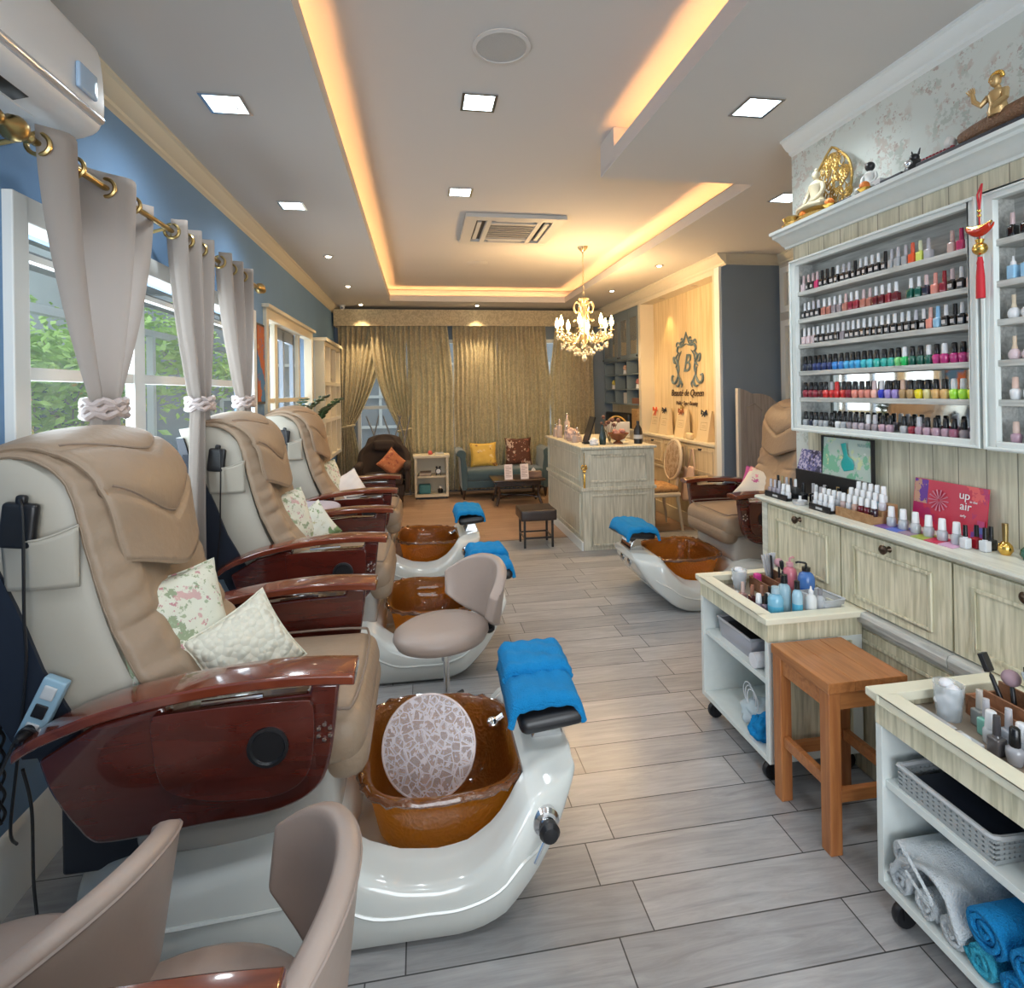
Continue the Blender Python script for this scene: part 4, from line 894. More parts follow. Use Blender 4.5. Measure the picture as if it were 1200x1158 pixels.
# ---------------- nail polish bottles
_bm = {}
def cmat(kind, col, rough, **k):
    key = (kind, tuple(round(c, 3) for c in col))
    if key not in _bm: _bm[key] = mat(kind, col, rough, **k)
    return _bm[key]
_proto = {}
def bmesh_of(kind, part, m):
    key = (kind, part, m.name)
    if key in _proto: return _proto[key]
    b = MB(); base = (kind, part)
    if base == ('gel', 'body'): b.rbox(-.0125, .0125, -.0125, .0125, 0, .036, .004, n=2); b.lathe([(.0085, .034), (.0065, .041), (.0, .041)], n=10)
    if base == ('gel', 'cap'): b.lathe([(.0, .040), (.0072, .040), (.0062, .078), (.0, .079)], n=10)
    if base == ('squat', 'body'): b.lathe([(.0, 0), (.011, 0), (.0135, .004), (.0160, .022), (.0150, .031), (.008, .036), (.0, .0365)], n=12)
    if base == ('squat', 'cap'): b.lathe([(.0, .035), (.0088, .035), (.0098, .040), (.0088, .070), (.006, .073), (.0, .073)], n=10)
    if base == ('round', 'body'): b.lathe([(.0, 0), (.014, .001), (.0175, .010), (.0175, .020), (.012, .031), (.006, .035), (0, .035)], n=12)
    if base == ('round', 'cap'): b.lathe([(.0, .034), (.0085, .034), (.0080, .038), (.0055, .048), (.0060, .075), (0, .076)], n=10)
    if base == ('white', 'body'): b.lathe([(.0, 0), (.0135, .0), (.015, .004), (.015, .026), (.010, .033), (0, .034)], n=12)
    if base == ('white', 'cap'): b.lathe([(.0, .033), (.0115, .033), (.0095, .066), (.0075, .068), (0, .068)], n=12)
    if base == ('gold', 'body'): b.lathe([(.0, 0), (.010, .0), (.017, .012), (.015, .024), (.006, .034), (0, .034)], n=12)
    if base == ('gold', 'cap'): b.lathe([(.0, .033), (.006, .033), (.0072, .080), (0, .081)], n=10)
    if base == ('drop', 'body'): b.rbox(-.013, .013, -.013, .013, 0, .045, .004, n=2)
    if base == ('drop', 'cap'): b.lathe([(.0, .044), (.009, .044), (.008, .055), (.004, .060), (.003, .074), (0, .075)], n=10)
    me = b.build('proto', m, smooth=50); _proto[key] = me.data; bpy.data.objects.remove(me); return _proto[key]
def bottle(kind, bc, cc, loc, label, group, rz=0.0, sc=1.0, name='nail_polish_bottle', cat='nail polish', brough=.12, band=None):
    t = thing(name, label, cat, loc, rz, group); t.scale = (sc, sc, sc)
    for part, m in (('body', m_gold if kind == 'gold' and bc[0] > .3 else cmat('polish', bc, brough, Coat_Weight=.5)), ('cap', m_brass if kind == 'gold' else cmat('cap', cc, .25))):
        o = bpy.data.objects.new({'body': 'glass_body', 'cap': 'cap'}[part], bmesh_of(kind, part, m)); COL.objects.link(o); o.parent = t
    if band:
        key = ('band', kind, band[0]); 
        if key not in _proto:
            bb_ = MB(); bb_.box(-.0132, -.0124, -.008, .008, .010, .024); q = bb_.build('proto', cmat('label', band, .5), smooth=0); _proto[key] = q.data; bpy.data.objects.remove(q)
        o = bpy.data.objects.new('label', _proto[key]); COL.objects.link(o); o.parent = t
    return t
K = (.010, .010, .011); SV = (.48, .47, .50); PKW = (.60, .46, .46); WH = (.72, .73, .74); DR = (.13, .012, .018); RD = (.60, .03, .03)
CN = {K: 'black', DR: 'dark red', RD: 'bright red', (.42, .16, .12): 'brick', (.72, .26, .20): 'coral', (.78, .44, .36): 'peach', (.55, .35, .30): 'dusty beige',
      (.02, .025, .05): 'navy black', (.02, .04, .16): 'dark navy', (.03, .22, .62): 'blue', (.05, .38, .72): 'sky blue', (.06, .50, .58): 'turquoise', (.04, .42, .36): 'teal',
      (.20, .62, .20): 'light green', (.02, .50, .12): 'bright green', (.01, .10, .07): 'dark green', (.50, .04, .20): 'magenta', (.30, .10, .16): 'plum', (.28, .02, .04): 'wine red',
      (.03, .05, .50): 'royal blue', (.34, .26, .58): 'lavender', (.42, .27, .12): 'bronze', (.80, .66, .03): 'yellow', (.66, .58, .26): 'pale gold', (.68, .42, .16): 'amber', (.40, .78, .06): 'lime green',
      (.68, .80, .05): 'neon yellow', (.36, .38, .40): 'silver grey', WH: 'white', (.42, .36, .40): 'mauve grey', (.40, .26, .32): 'mauve', (.27, .23, .25): 'taupe grey', (.80, .10, .03): 'orange', (.70, .75, .15): 'yellow-green', (.62, .05, .16): 'crimson pink', (.60, .42, .38): 'rose beige', (.30, .55, .75): 'light blue', (.66, .52, .54): 'pale pink', SV: 'silver'}
C = {v: k for k, v in CN.items()}
ROWS = [
 (5, 'top', 'gel', [('pale pink', PKW)]+[('black', PKW)]*2+[('crimson pink', PKW)]+[('black', K)]*3+[('black', WH)]*1+[('black', SV)]*2+[('black', K)]+[('black', WH)]*4+[('black', K)]+[('silver grey', SV)]*3+[('orange', (.75, .12, .06)), ('yellow-green', (.66, .68, .45)), ('silver', SV), None, None, ('rose beige', (.6, .42, .38)), ('crimson pink', (.55, .04, .14)), ('silver', SV)]),
 (4, 'second', 'gel', [('black', WH)]*2+[('black', SV)]*2+[('brick', WH), ('brick', WH)]+[('taupe grey', WH)]*2+[('brick', PKW), ('wine red', WH), ('wine red', WH), ('brick', PKW), ('brick', PKW), ('dark red', WH), ('dark red', WH), ('wine red', WH), ('dark red', WH), None, ('dark green', WH), ('dark green', WH), ('navy black', PKW), ('coral', (.7, .3, .25)), ('wine red', (.3, .02, .03)), ('black', PKW), ('black', WH), ('rose beige', PKW)]),
 (3, 'third', 'gel', [('pale pink', WH)]*3+[('black', WH)]*5+[('taupe grey', WH)]+[('black', WH)]*11+[('black', SV), ('black', WH), ('coral', (.72, .42, .36)), ('light blue', (.25, .5, .75)), ('black', WH), ('black', K), ('black', WH), ('black', SV)]),
 (2, 'fourth', 'squat', [('navy black', K)]*2+[('dark navy', K)]*3+[('dark navy', K)]+[('blue', K)]*2+[('sky blue', K)]*3+[('turquoise', K)]*2+[('teal', K)]*3+[('light green', K), ('bright green', WH)]+[('dark green', K)]*2+[('dark green', WH)]+[('magenta', K), ('magenta', WH), ('magenta', K), ('magenta', K), ('plum', K)]),
 (1, 'fifth', 'squat', [('wine red', K)]*3+[('dark red', K), ('bright red', K), ('bright red', SV), ('bright red', RD), ('bright red', K), ('wine red', K), ('coral', K), ('coral', K), ('coral', K), ('peach', PKW), ('royal blue', WH), ('lavender', K), ('lavender', K), ('bronze', (.6, .4, .3)), ('bronze', K), ('yellow', K), ('pale gold', K), ('amber', K), ('amber', K), ('lime green', WH), ('lime green', WH), ('neon yellow', WH)]),
 (0, 'lowest', 'squat', [('silver grey', K)]+[('navy black', K)]+[('silver grey', K)]*3+[('black', K)]+[('white', K), ('silver grey', K), ('taupe grey', K), ('mauve grey', K), ('mauve grey', K), ('taupe grey', WH), ('taupe grey', SV), ('mauve', K), ('mauve', K), None, ('silver grey', K), ('wine red', K), ('mauve', SV), ('mauve', K), ('mauve', K), ('mauve', K), ('plum', K), ('taupe grey', K), ('mauve grey', K)]),
]
for zi, rn, kind, seq in ROWS:
    a, c = BAYS[0]; n = len(seq); z = ZS[zi]+.0005
    for i, it in enumerate(seq):
        if it is None: continue
        cn, cc = it; y = c-.018-(c-a-.036)*i/(n-1)
        bottle(kind, C[cn], cc, (1.880+rnd.uniform(-.003, .003), y, z), '%s nail polish, %s from the left on the %s shelf of the wall rack' % (cn, ORD[i], rn), 'polish bottles on the wall rack, %s shelf' % rn, rz=rnd.uniform(-.2, .2), band=(.55, .5, .48) if kind == 'gel' and zi > 2 and cn == 'black' else None)
B2 = [(5, 'top', 'gel', 'black', PKW), (4, 'second', 'drop', 'light blue', WH), (3, 'third', 'round', 'white', (.65, .55, .4)), (2, 'fourth', 'round', 'pale pink', (.7, .55, .4)), (1, 'fifth', 'squat', 'white', (.7, .5, .42)), (0, 'lowest', 'squat', 'mauve', (.6, .45, .38))]
for zi, rn, kind, cn, cc in B2:
    for i in range(4):
        y = 1.525-.042*i
        bottle(kind, C[cn], cc, (1.882, y, ZS[zi]+.0005), '%s bottle, %s from the left on the %s shelf right of the hanging charm' % (cn, ORD[i], rn), 'bottles in the right-hand bay of the rack')

# hanging lucky charm on the stile
t = thing('lucky_charm', 'red and gold lucky charm with tassel hanging on the polish rack stile', 'ornament', (1.815, 1.575, 2.20)); O = (1.815, 1.575, 2.20); m_rt = mat('red_thread', (.50, .01, .02), .6)
cx, cy = 1.815, 1.575
b = MB(O); b.tube([(cx+.012, cy, 2.205), (cx, cy+.006, 2.17), (cx, cy, 2.12)], .003); b.tube([(cx+.012, cy, 2.205), (cx, cy-.006, 2.17), (cx, cy, 2.12)], .003); b.tube([(cx, cy, 2.12), (cx, cy, 1.98)], .0022); b.build('cord', m_rt, t)
b = MB(O); b.sphere((cx, cy, 2.115), .006, 6); b.sphere((cx, cy, 2.10), .006, 6); b.build('bead', m_gold, t)
def ing(u, v):
    y = (u*2-1); w = .038*(1-.0*y); a = v*PI
    z = 2.055-.022*math.sin(a)*(1-.35*y*y)+.014*y*y; x = math.cos(a)*.016*(1-.5*y*y)
    return (cx+x, cy+y*w*1.05, z)
b = MB(O); b.grid(ing, 14, 10); b.build('ingot', cmat('red_enamel', (.50, .03, .01), .2), t, smooth=80, solid=.004)
b = MB(O); b.tube([(cx, cy-.040, 2.072), (cx, cy-.02, 2.060), (cx, cy, 2.058), (cx, cy+.02, 2.060), (cx, cy+.040, 2.072)], [.004, .009, .012, .009, .004], 8); b.build('ingot_rim', m_gold, t)
b = MB(O); b.sphere((cx, cy, 1.992), .021, 10, (1, 1, 1)); b.lathe([(.009, 2.008), (.013, 2.022), (.0, 2.02)], (cx, cy, 0), 10); b.build('gold_gourd', m_gold, t)
b = MB(O); b.lathe([(.0, 1.965), (.006, 1.965), (.010, 1.945), (.009, 1.94), (.012, 1.90), (.013, 1.83), (0, 1.83)], (cx, cy, 0), 12); b.build('tassel', m_rt, t)

# ================================================================ CABINETS AND COUNTER UNDER THE RACK
def panel_x(b, x, y0, y1, z0, z1, w=.018, d=.010):
    """raised frame moulding on a face at x facing -x"""
    b.box(x-d, x, y0, y0+w, z0, z1); b.box(x-d, x, y1-w, y1, z0, z1); b.box(x-d, x, y0+w, y1-w, z0, z0+w); b.box(x-d, x, y0+w, y1-w, z1-w, z1)
unit_lab = ['first counter cabinet from the far end, behind the farther cart', 'second counter cabinet, behind the wooden stool, with a dark round knob', 'third counter cabinet, behind the nearer cart with the brushes', 'fourth counter cabinet at the right edge, mostly out of view', 'fifth counter cabinet, out of view at the right']
for i in range(5):
    y1 = 2.612-.503*i; y0 = y1-.500; O = (1.85, (y0+y1)/2, 0)
    t = thing('counter_cabinet', unit_lab[i], 'cabinet', O, 0, 'limewashed counter cabinets')
    b = MB(O); b.box(1.735, 1.948, y0, y1, .0, .965); b.build('body', m_cream, t, smooth=0)
    b = MB(O); b.box(1.722, 1.734, y0+.003, y1-.003, .665, .960); d = b.build('flap_door', m_cream, t, smooth=0, bevel=.002)
    b = MB(O); panel_x(b, 1.7215, y0+.07, y1-.07, .70, .905, .012, .008); b.build('door_moulding', m_cream, d, smooth=0, bevel=.002)
    b = MB(O); b.lathe([(.0, 0), (.012, .0), (.009, .006), (.006, .014), (.016, .022), (.018, .030), (.012, .036), (0, .038)], m=T(1.7215, (y0+y1)/2, .936) @ Ry(-PI/2), n=16); b.build('knob', mat('bronze_knob', (.10, .07, .05), .3, .9), d)
    b = MB(O); b.box(1.727, 1.734, y0+.003, y1-.003, .08, .58); d2 = b.build('lower_door', m_cream, t, smooth=0, bevel=.002)
    b = MB(O); panel_x(b, 1.7265, y0+.05, y1-.05, .12, .545, .014, .007); b.build('door_moulding', m_cream, d2, smooth=0, bevel=.002)
    b = MB(O); b.prism([(1.734, .585), (1.722, .59), (1.718, .605), (1.700, .615), (1.696, .64), (1.702, .655), (1.734, .66)], y0, y1, 'xz'); b.build('ledge', m_greyw, t, smooth=30)
b = MB((1.83, 1.2, .985)); b.prism([(1.722, .966), (1.712, .970), (1.706, .978), (1.690, .982), (1.686, .990), (1.690, .998), (1.70, 1.0), (1.949, 1.0), (1.949, .966)], -.35, 2.665, 'xz'); b.box(1.722, 1.949, 2.613, 2.655, .0, .965)
o = b.build('display_counter', wood('limewash_top', (0.55, 0.55, 0.47), (0.70, 0.70, 0.60), (40, 5, 40), 0.3)); tag(o, 'long pale limewashed counter top carrying the gel polish displays', 'counter')

# ---------------- on the counter
def card(name, label, y0, y1, z0, z1, m, lean=.03, cat='display card', x=1.925):
    t = thing(name, label, cat, (x, (y0+y1)/2, z0)); O = (x, (y0+y1)/2, z0); b = MB(O)
    b.prism([(x-.012, z0), (x-.008, z0), (x+lean-.008, z1), (x+lean-.012, z1)], y0, y1, 'xz'); b.build('board', m, t, smooth=0); return t, O
m_g1 = spotty('green_card', (.50, .62, .55), [((.22, .52, .34), 9, .5), ((.62, .70, .40), 13, .58), ((.70, .78, .74), 8, .62)], rough=.25)
t, O = card('display_card', 'framed green card picturing a teal polish bottle on the counter', 2.156, 2.455, 1.13, 1.308, m_g1, lean=.012)
b = MB(O); b.box(1.913, 1.930, 2.150, 2.156, 1.125, 1.312); b.box(1.913, 1.930, 2.455, 2.461, 1.125, 1.312); b.box(1.913, 1.930, 2.150, 2.461, 1.308, 1.314); b.box(1.90, 1.930, 2.150, 2.461, 1.001, 1.13); b.build('frame', m_black, t, smooth=0)
bb2 = MB(O); m_ = T(1.914, 2.285, 1.165) @ Rx(-.25) ; bb2.lathe([(0, 0), (.030, .0), (.040, .020), (.036, .045), (.016, .062), (.012, .068), (.016, .125), (0, .126)], m=m_ @ Matrix.Diagonal((.06, 1, 1, 1)), n=20); bb2.build('printed_bottle', mat('teal_print', (.02, .42, .40), .3), t)
def text3(s, loc, size, m, parent, name, rot, O=(0, 0, 0), ext=.0006, align='CENTER', font=None, shear=0.0):
    c = bpy.data.curves.new(name, 'FONT'); c.body = s; c.size = size; c.extrude = ext; c.align_x = align; c.align_y = 'CENTER'; c.shear = shear; c.resolution_u = 3
    tmp = bpy.data.objects.new('tmp', c); COL.objects.link(tmp); dg = bpy.context.evaluated_depsgraph_get(); me = bpy.data.meshes.new_from_object(tmp.evaluated_get(dg)); bpy.data.objects.remove(tmp)
    me.materials.clear(); me.materials.append(m); o = bpy.data.objects.new(name, me); COL.objects.link(o); o.parent = parent
    o.location = Vector(loc)-Vector(O); o.rotation_euler = rot; return o
ROTX = (PI/2, 0, -PI/2)   # lettering on faces looking along -x
text3('NAVOI', (1.9125, 2.195, 1.285), .022, mat('grey_ink', (.25, .4, .38), .5), t, 'lettering', ROTX, O)
m_g2 = spotty('purple_card', (.12, .12, .30), [((.55, .50, .66), 60, .50), ((.03, .03, .08), 30, .56)], rough=.3)
t, O = card('display_card', 'glittery purple and white display card behind the black bottles', 2.464, 2.64, 1.13, 1.23, m_g2); MB(O).box(1.905, 1.94, 2.464, 2.64, 1.001, 1.129).build('stand', m_black, t, smooth=0)
# red 'up in the air' card
m_g3 = spotty('crimson_card', (.58, .03, .07), [((.45, .02, .12), 10, .55), ((.75, .10, .10), 8, .62)], rough=.3)
t, O = card('display_card', 'crimson display card lettered up in the air, with a portrait at left', 1.652, 1.945, 1.002, 1.185, m_g3, lean=.022, x=1.915)
m_wi = mat('white_ink', (.85, .85, .85), .4)
b = MB(O); b.prism([(1.9035, 1.004), (1.9045, 1.004), (1.9255, 1.183), (1.9245, 1.183)], 1.885, 1.943, 'xz'); b.build('portrait_print', spotty('portrait', (.16, .06, .32), [((.55, .32, .22), 12, .5), ((.03, .02, .05), 18, .60)]), t, smooth=0)
lx = 1.902
b = MB(O)
for i in range(14): a = i*PI/7; b.tube([(1.9125+.002, 1.835+.006*math.cos(a), 1.115+.006*math.sin(a)), (1.910+.004*math.sin(a)+.002, 1.835+.04*math.cos(a), 1.115+.04*math.sin(a))], [.0008, .003], 5)
b.build('rosette_print', mat('rose_ink', (.62, .22, .30), .4), t)
for s_, y, z, sz in (('up', 1.735, 1.150, .042), ('in the', 1.70, 1.132, .012), ('air', 1.728, 1.112, .042), ('orly', 1.735, 1.078, .014)):
    text3(s_, (1.9125-.0015+(z-1.1)*.12, y, z), sz, m_wi, t, 'lettering', (PI/2-.12, 0, -PI/2), O)
b = MB(O)
for k, (c_) in enumerate(((.22, .06, .35), (.10, .16, .50), (.55, .06, .2))):
    z = 1.008+k*.022; b = MB(O); b.prism([(1.903, z), (1.9035, z), (1.906, z+.022), (1.9055, z+.022)], 1.654, 1.654+.05-k*.012, 'xz'); b.build('colour_patch', cmat('patch', c_, .4), t, smooth=0)
# fanned swatch mat under the white-capped bottles
t = thing('swatch_mat', 'multicoloured swatch mat under the six white-capped bottles', 'swatch mat', (1.80, 1.8, 1.0)); O = (1.80, 1.8, 1.0)
cols = [(.20, .10, .36), (.10, .16, .55), (.32, .22, .30), (.34, .42, .06), (.55, .03, .08), (.68, .40, .58)]
for i, c_ in enumerate(cols):
    y1 = 1.955-.055*i; MB(O).prism([(1.745, y1), (1.745, y1-.055), (1.84, y1-.030), (1.84, y1+.025)], 1.0005, 1.003, 'xy').build('swatch', cmat('swatch', c_, .4), t, smooth=0)
for i in range(6): bottle('white', (.42, .44, .46), WH, (1.80, 1.930-.054*i, 1.0035), 'white-capped clear bottle, %s from the left on the multicoloured swatch mat' % ORD[i], 'six bottles on the swatch mat', sc=1.12)
for i, (dx, y, bc, cc, kd, lab) in enumerate(((.0, 1.620, (.62, .64, .66), K, 'gel', 'black-capped white gel bottle just right of the swatch mat'), (.035, 1.612, (.35, .01, .02), K, 'gel', 'red and black bottle behind the black-capped white ones'),
        (.025, 1.575, (.60, .62, .64), K, 'gel', 'second black-capped white gel bottle right of the swatch mat'), (.06, 1.585, K, K, 'gel', 'all-black gel bottle beside the gold-capped ones'),
        (.055, 1.535, (.55, .40, .10), (.5, .38, .18), 'gold', 'gold bottle with tall brass cap on the counter'), (.06, 1.470, (.01, .09, .05), (.5, .38, .18), 'gold', 'round dark green bottle with tall brass cap on the counter'), (.05, 1.41, (.18, .02, .02), K, 'squat', 'dark red squat bottle at the right edge of the counter'))):
    bottle(kd, bc, cc, (1.79+dx, y, 1.0005), lab, 'loose bottles at the near end of the counter', sc=1.25 if kd == 'gold' else 1.0)
# wooden stepped stand with gel bottles
t = thing('stepped_stand', 'small wooden stepped stand full of white-capped bottles on the counter', 'stand', (1.80, 2.06, 1.0)); O = (1.80, 2.06, 1.0); m_st = wood('pine_stand', (.30, .15, .06), (.42, .24, .11), (10, 40, 40), .5)
b = MB(O); b.prism([(1.752, 1.0005), (1.752, 1.030), (1.790, 1.030), (1.790, 1.052), (1.826, 1.052), (1.826, 1.076), (1.862, 1.076), (1.862, 1.0005)], 1.965, 2.160, 'xz'); b.build('steps', m_st, t, smooth=0, bevel=.001)
MB(O).box(1.743, 1.751, 1.965, 2.160, 1.0005, 1.038).build('front_rail', m_st, t, smooth=0)
tc = [[(.42, .30, .28), (.50, .52, .55), (.45, .28, .22), (.14, .01, .02), (.12, .01, .02), (.03, .01, .015)], [(.6, .6, .6), (.55, .62, .52), (.60, .60, .62), (.62, .62, .62), (.3, .48, .58), (.60, .58, .62)], [(.62, .64, .66)]*5]
for r_, (xx, zz) in enumerate(((1.771, 1.0305), (1.808, 1.0525), (1.845, 1.0765))):
    for i, c_ in enumerate(tc[r_]): bottle('white', c_, WH, (xx, 2.145-.0325*i, zz), 'white-capped bottle, %s from the left on the %s step of the wooden stand' % (ORD[i], ['lowest', 'middle', 'top'][r_]), 'bottles on the stepped stand', sc=.95)
# black acrylic trays with bottles, far end
for (ya, yb, lab, nb, g) in ((2.46, 2.63, 'black tray of silver and white bottles at the far end of the counter', 5, 'far'), (2.17, 2.30, 'black tray of short white-capped bottles beside the wooden stand', 4, 'near')):
    t = thing('bottle_tray', lab, 'tray', (1.77, (ya+yb)/2, 1.0)); O = (1.77, (ya+yb)/2, 1.0)
    b = MB(O); b.box(1.725, 1.81, ya, yb, 1.0005, 1.012); b.box(1.722, 1.729, ya, yb, 1.0005, 1.028); b.box(1.762, 1.81, ya, yb, 1.012, 1.028); b.build('tray', m_black, t, smooth=0)
    MB(O).box(1.7212, 1.7218, (ya+yb)/2-.02, (ya+yb)/2+.02, 1.008, 1.018).build('plate', cmat('label', (.5, .5, .5), .4), t, smooth=0)
    for r_ in range(2):
        for i in range(nb):
            bc, cc = ((.36, .33, .38), (.50, .48, .52)) if g == 'far' and i < 3 and r_ == 0 else ((.58, .60, .62), WH)
            if g == 'far' and r_ == 1: bc, cc = ((.05, .05, .05), [K, (.35, .28, .15), SV, K, WH][i])
            bottle('gel' if g == 'far' and (i < 3 or r_ == 1) else 'white', bc, cc, (1.746+.04*r_, yb-.018-i*(yb-ya-.036)/(nb-1), 1.0125+.016*r_), '%s bottle, %s from the left, %s row of the %s black counter tray' % ({K: 'black', WH: 'white-capped', SV: 'silver'}.get(cc, 'metallic'), ORD[i], ['front', 'back'][r_], 'farther' if g == 'far' else 'nearer'), 'bottles in the black trays', sc=.95)
bl = [(1.80, 2.44, K, K), (1.83, 2.41, K, SV), (1.82, 2.38, (.3, .28, .3), WH), (1.85, 2.36, K, SV), (1.80, 2.35, K, WH), (1.84, 2.33, K, K), (1.80, 2.32, K, SV), (1.87, 2.30, K, (.35, .25, .12)), (1.85, 2.27, (.2, .02, .03), K), (1.87, 2.23, K, (.35, .25, .12)), (1.86, 2.20, K, K), (1.87, 2.17, (.5, .5, .5), WH)]
for i, (x, y, bc, cc) in enumerate(bl): bottle('gel', bc, cc, (x, y, 1.0005), 'gel bottle, %s from the left of the loose dark group before the green card' % ORD[i], 'loose dark gel bottles before the green card', sc=1.15)
t = thing('glass_dish', 'small clear dish with a white-capped bottle at the counter edge', 'dish', (1.745, 2.39, 1.0)); O = (1.745, 2.39, 1.0)
MB(O).lathe([(0, 1.0005), (.030, 1.0005), (.034, 1.018), (.031, 1.018), (.027, 1.004), (0, 1.004)], (1.745, 2.39, 0), 20).build('bowl', cmat('dish', (.5, .5, .5), .1), t)
MB(O).lathe([(0, 1.0045), (.012, 1.0045), (.012, 1.020), (.006, 1.024), (.006, 1.040), (0, 1.04)], (1.745, 2.39, 0), 14).build('bottle_insert', cmat('cap', WH, .25), t)

# ================================================================ FIGURES ON TOP OF THE RACK
ZT = 2.3305
m_figd = mat('dark_lacquer_base', (.02, .024, .035), .35); m_pale = mat('ivory_figure', (.50, .44, .30), .45); m_goldf = mat('aged_gold_figure', (.42, .27, .08), .38, .85, bump=.5, bscale=60)
def seated(b, c, s, facing=PI, m=None):
    """cross-legged seated figure as one skin of swept rings; s = height"""
    M = T(*c) @ Rz(facing) @ Matrix.Scale(s, 4)
    b.lathe([(0, 0), (.30, .0), (.36, .06), (.30, .14), (.20, .20), (.15, .34), (.17, .48), (.20, .60), (.12, .68), (.055, .71), (.055, .75), (0, .76)], m=M @ Matrix.Diagonal((.8, 1, 1, 1)), n=18)
    b.sphere((0, 0, 0), 1, 10, m=M @ T(.01, 0, .83) @ Matrix.Diagonal((.085, .08, .105, 1)))
    b.sphere((0, 0, 0), 1, 8, m=M @ T(0, 0, .94) @ Matrix.Diagonal((.045, .045, .06, 1)))
    for sd in (-1, 1):
        P_ = [M @ Vector(p) for p in ((0, sd*.19, .60), (.04, sd*.26, .42), (.16, sd*.20, .24), (.25, sd*.05, .17))]; b.tube(smoothpoly(P_, 4), [.055*s]*5+[.045*s]*4+[.035*s]*4, 8)
        P_ = [M @ Vector(p) for p in ((.02, sd*.16, .10), (.16, sd*.36, .09), (.30, sd*.20, .08), (.32, -sd*.04, .09))]; b.tube(smoothpoly(P_, 4), [.09*s]*6+[.06*s]*7, 8)
t = thing('deity_statue', 'gold seated statue with an openwork flame halo on top of the rack', 'statue', (1.86, 2.36, ZT)); O = (1.86, 2.36, ZT)
b = MB(O); b.lathe([(0, 0), (.075, 0), (.08, .02), (.06, .03), (.07, .045), (0, .046)], (1.855, 2.38, ZT), 20, sy=1.5); b.build('lotus_base', m_goldf, t)
b = MB(O); seated(b, (1.85, 2.38, ZT+.042), .20, PI, None); b.build('figure', m_pale, t)
b = MB(O); r_ = random.Random(4)
for k in range(110):
    u = r_.uniform(-1, 1); v = r_.uniform(0, 1); wd = .115*math.sin(PI*min(1, v*.75+.25))**.6
    p0 = Vector((1.905, 2.345+u*wd, ZT+.05+v*.235)); rr_ = r_.uniform(.009, .018)
    b.tube([p0+Vector((0, rr_*math.cos(a*PI/5), rr_*math.sin(a*PI/5)*1.4)) for a in range(10)], .003, 5, closed=True)
b.tube([(1.905, 2.345+.12*math.sin(a), ZT+.02+.14-.14*math.cos(a)*1.0+.03*max(0, 1-abs(a-PI)/.5)) for a in [i*2*PI/40 for i in range(40)]], .006, 6, closed=True)
b.box(1.900, 1.910, 2.30, 2.39, ZT, ZT+.06); b.build('flame_halo', m_goldf, t)
o = MB((1.83, 2.50, ZT)).lathe([(0, 0), (.05, 0), (.055, .015), (.04, .03), (.05, .05), (.035, .06), (0, .06)], (1.835, 2.53, ZT), 14, sy=.9).build('incense_stand', m_goldf); tag(o, 'low carved gold stand at the far left end of the rack top', 'stand')
def orange_offering(x, y, lab):
    t = thing('offering_bowl', lab, 'bowl', (x, y, ZT)); O = (x, y, ZT); MB(O).lathe([(0, 0), (.018, 0), (.015, .008), (.028, .022), (.026, .022), (0, .014)], (x, y, ZT), 14).build('bowl', m_gold, t)
    MB(O).sphere((x, y, ZT+.032), .020, 8).build('fruit', cmat('orange', (.65, .18, .02), .6, bump=.4, bscale=200), t)
orange_offering(1.80, 2.40, 'small gold bowl with an orange before the haloed statue'); orange_offering(1.80, 2.235, 'orange offering in a bowl between the halo statue and the dark-haired figure'); orange_offering(1.80, 2.035, 'orange offering bowl right of the dark-haired figure')
o = MB((1.84, 2.21, ZT)).box(1.815, 1.90, 2.13, 2.28, ZT, ZT+.028).build('lacquer_box', m_figd, bevel=.003); tag(o, 'dark lacquer box on the rack beside the haloed statue', 'box')
o = MB((1.84, 2.05, ZT)).box(1.825, 1.90, 1.99, 2.12, ZT, ZT+.030).build('lacquer_box', m_figd, bevel=.003); tag(o, 'dark lacquer box carrying the white-robed dark-haired figure', 'box')
t = thing('figurine', 'dark-haired seated figurine in white robes on a dark box', 'figurine', (1.86, 2.06, ZT+.0305)); O = (1.86, 2.06, ZT+.0305)
b = MB(O); seated(b, (1.86, 2.075, ZT+.0305), .115, PI+.3); b.build('robe', cmat('white_robe', (.62, .63, .60), .5), t)
b = MB(O); b.sphere((1.862, 2.075, ZT+.0305+.100), .019, 10, (1, 1, 1.05)); b.build('hair', m_black, t)
b = MB(O); b.box(1.84, 1.875, 2.0, 2.04, ZT+.031, ZT+.055); b.build('book', cmat('label', (.5, .5, .5), .4), t, smooth=0)
o = MB((1.85, 1.87, ZT)).box(1.822, 1.90, 1.88, 1.985, ZT, ZT+.035).build('lacquer_box', m_figd, bevel=.003); tag(o, 'dark lacquer box in the middle of the rack top, left of the black figurine', 'box')
t = thing('figurine', 'small black animal figurine with silver face in the middle of the rack top', 'figurine', (1.84, 1.80, ZT)); O = (1.84, 1.80, ZT)
b = MB(O); b.lathe([(0, 0), (.035, 0), (.04, .02), (.03, .045), (.018, .06), (0, .062)], (1.845, 1.84, ZT), 12); b.sphere((1.84, 1.84, ZT+.068), .017, 8); 
for s in (-1, 1): b.tube([(1.845, 1.84+s*.012, ZT+.078), (1.847, 1.84+s*.018, ZT+.1)], [.005, .002], 6)
b.build('body', m_black, t); b = MB(O); b.sphere((1.815, 1.84, ZT+.045), .015, 8); b.build('silver_face', m_chrome, t)
t = thing('plinth', 'long dark plinth carrying a red beaded row under the golden figure', 'plinth', (1.84, 1.6, ZT)); O = (1.84, 1.6, ZT)
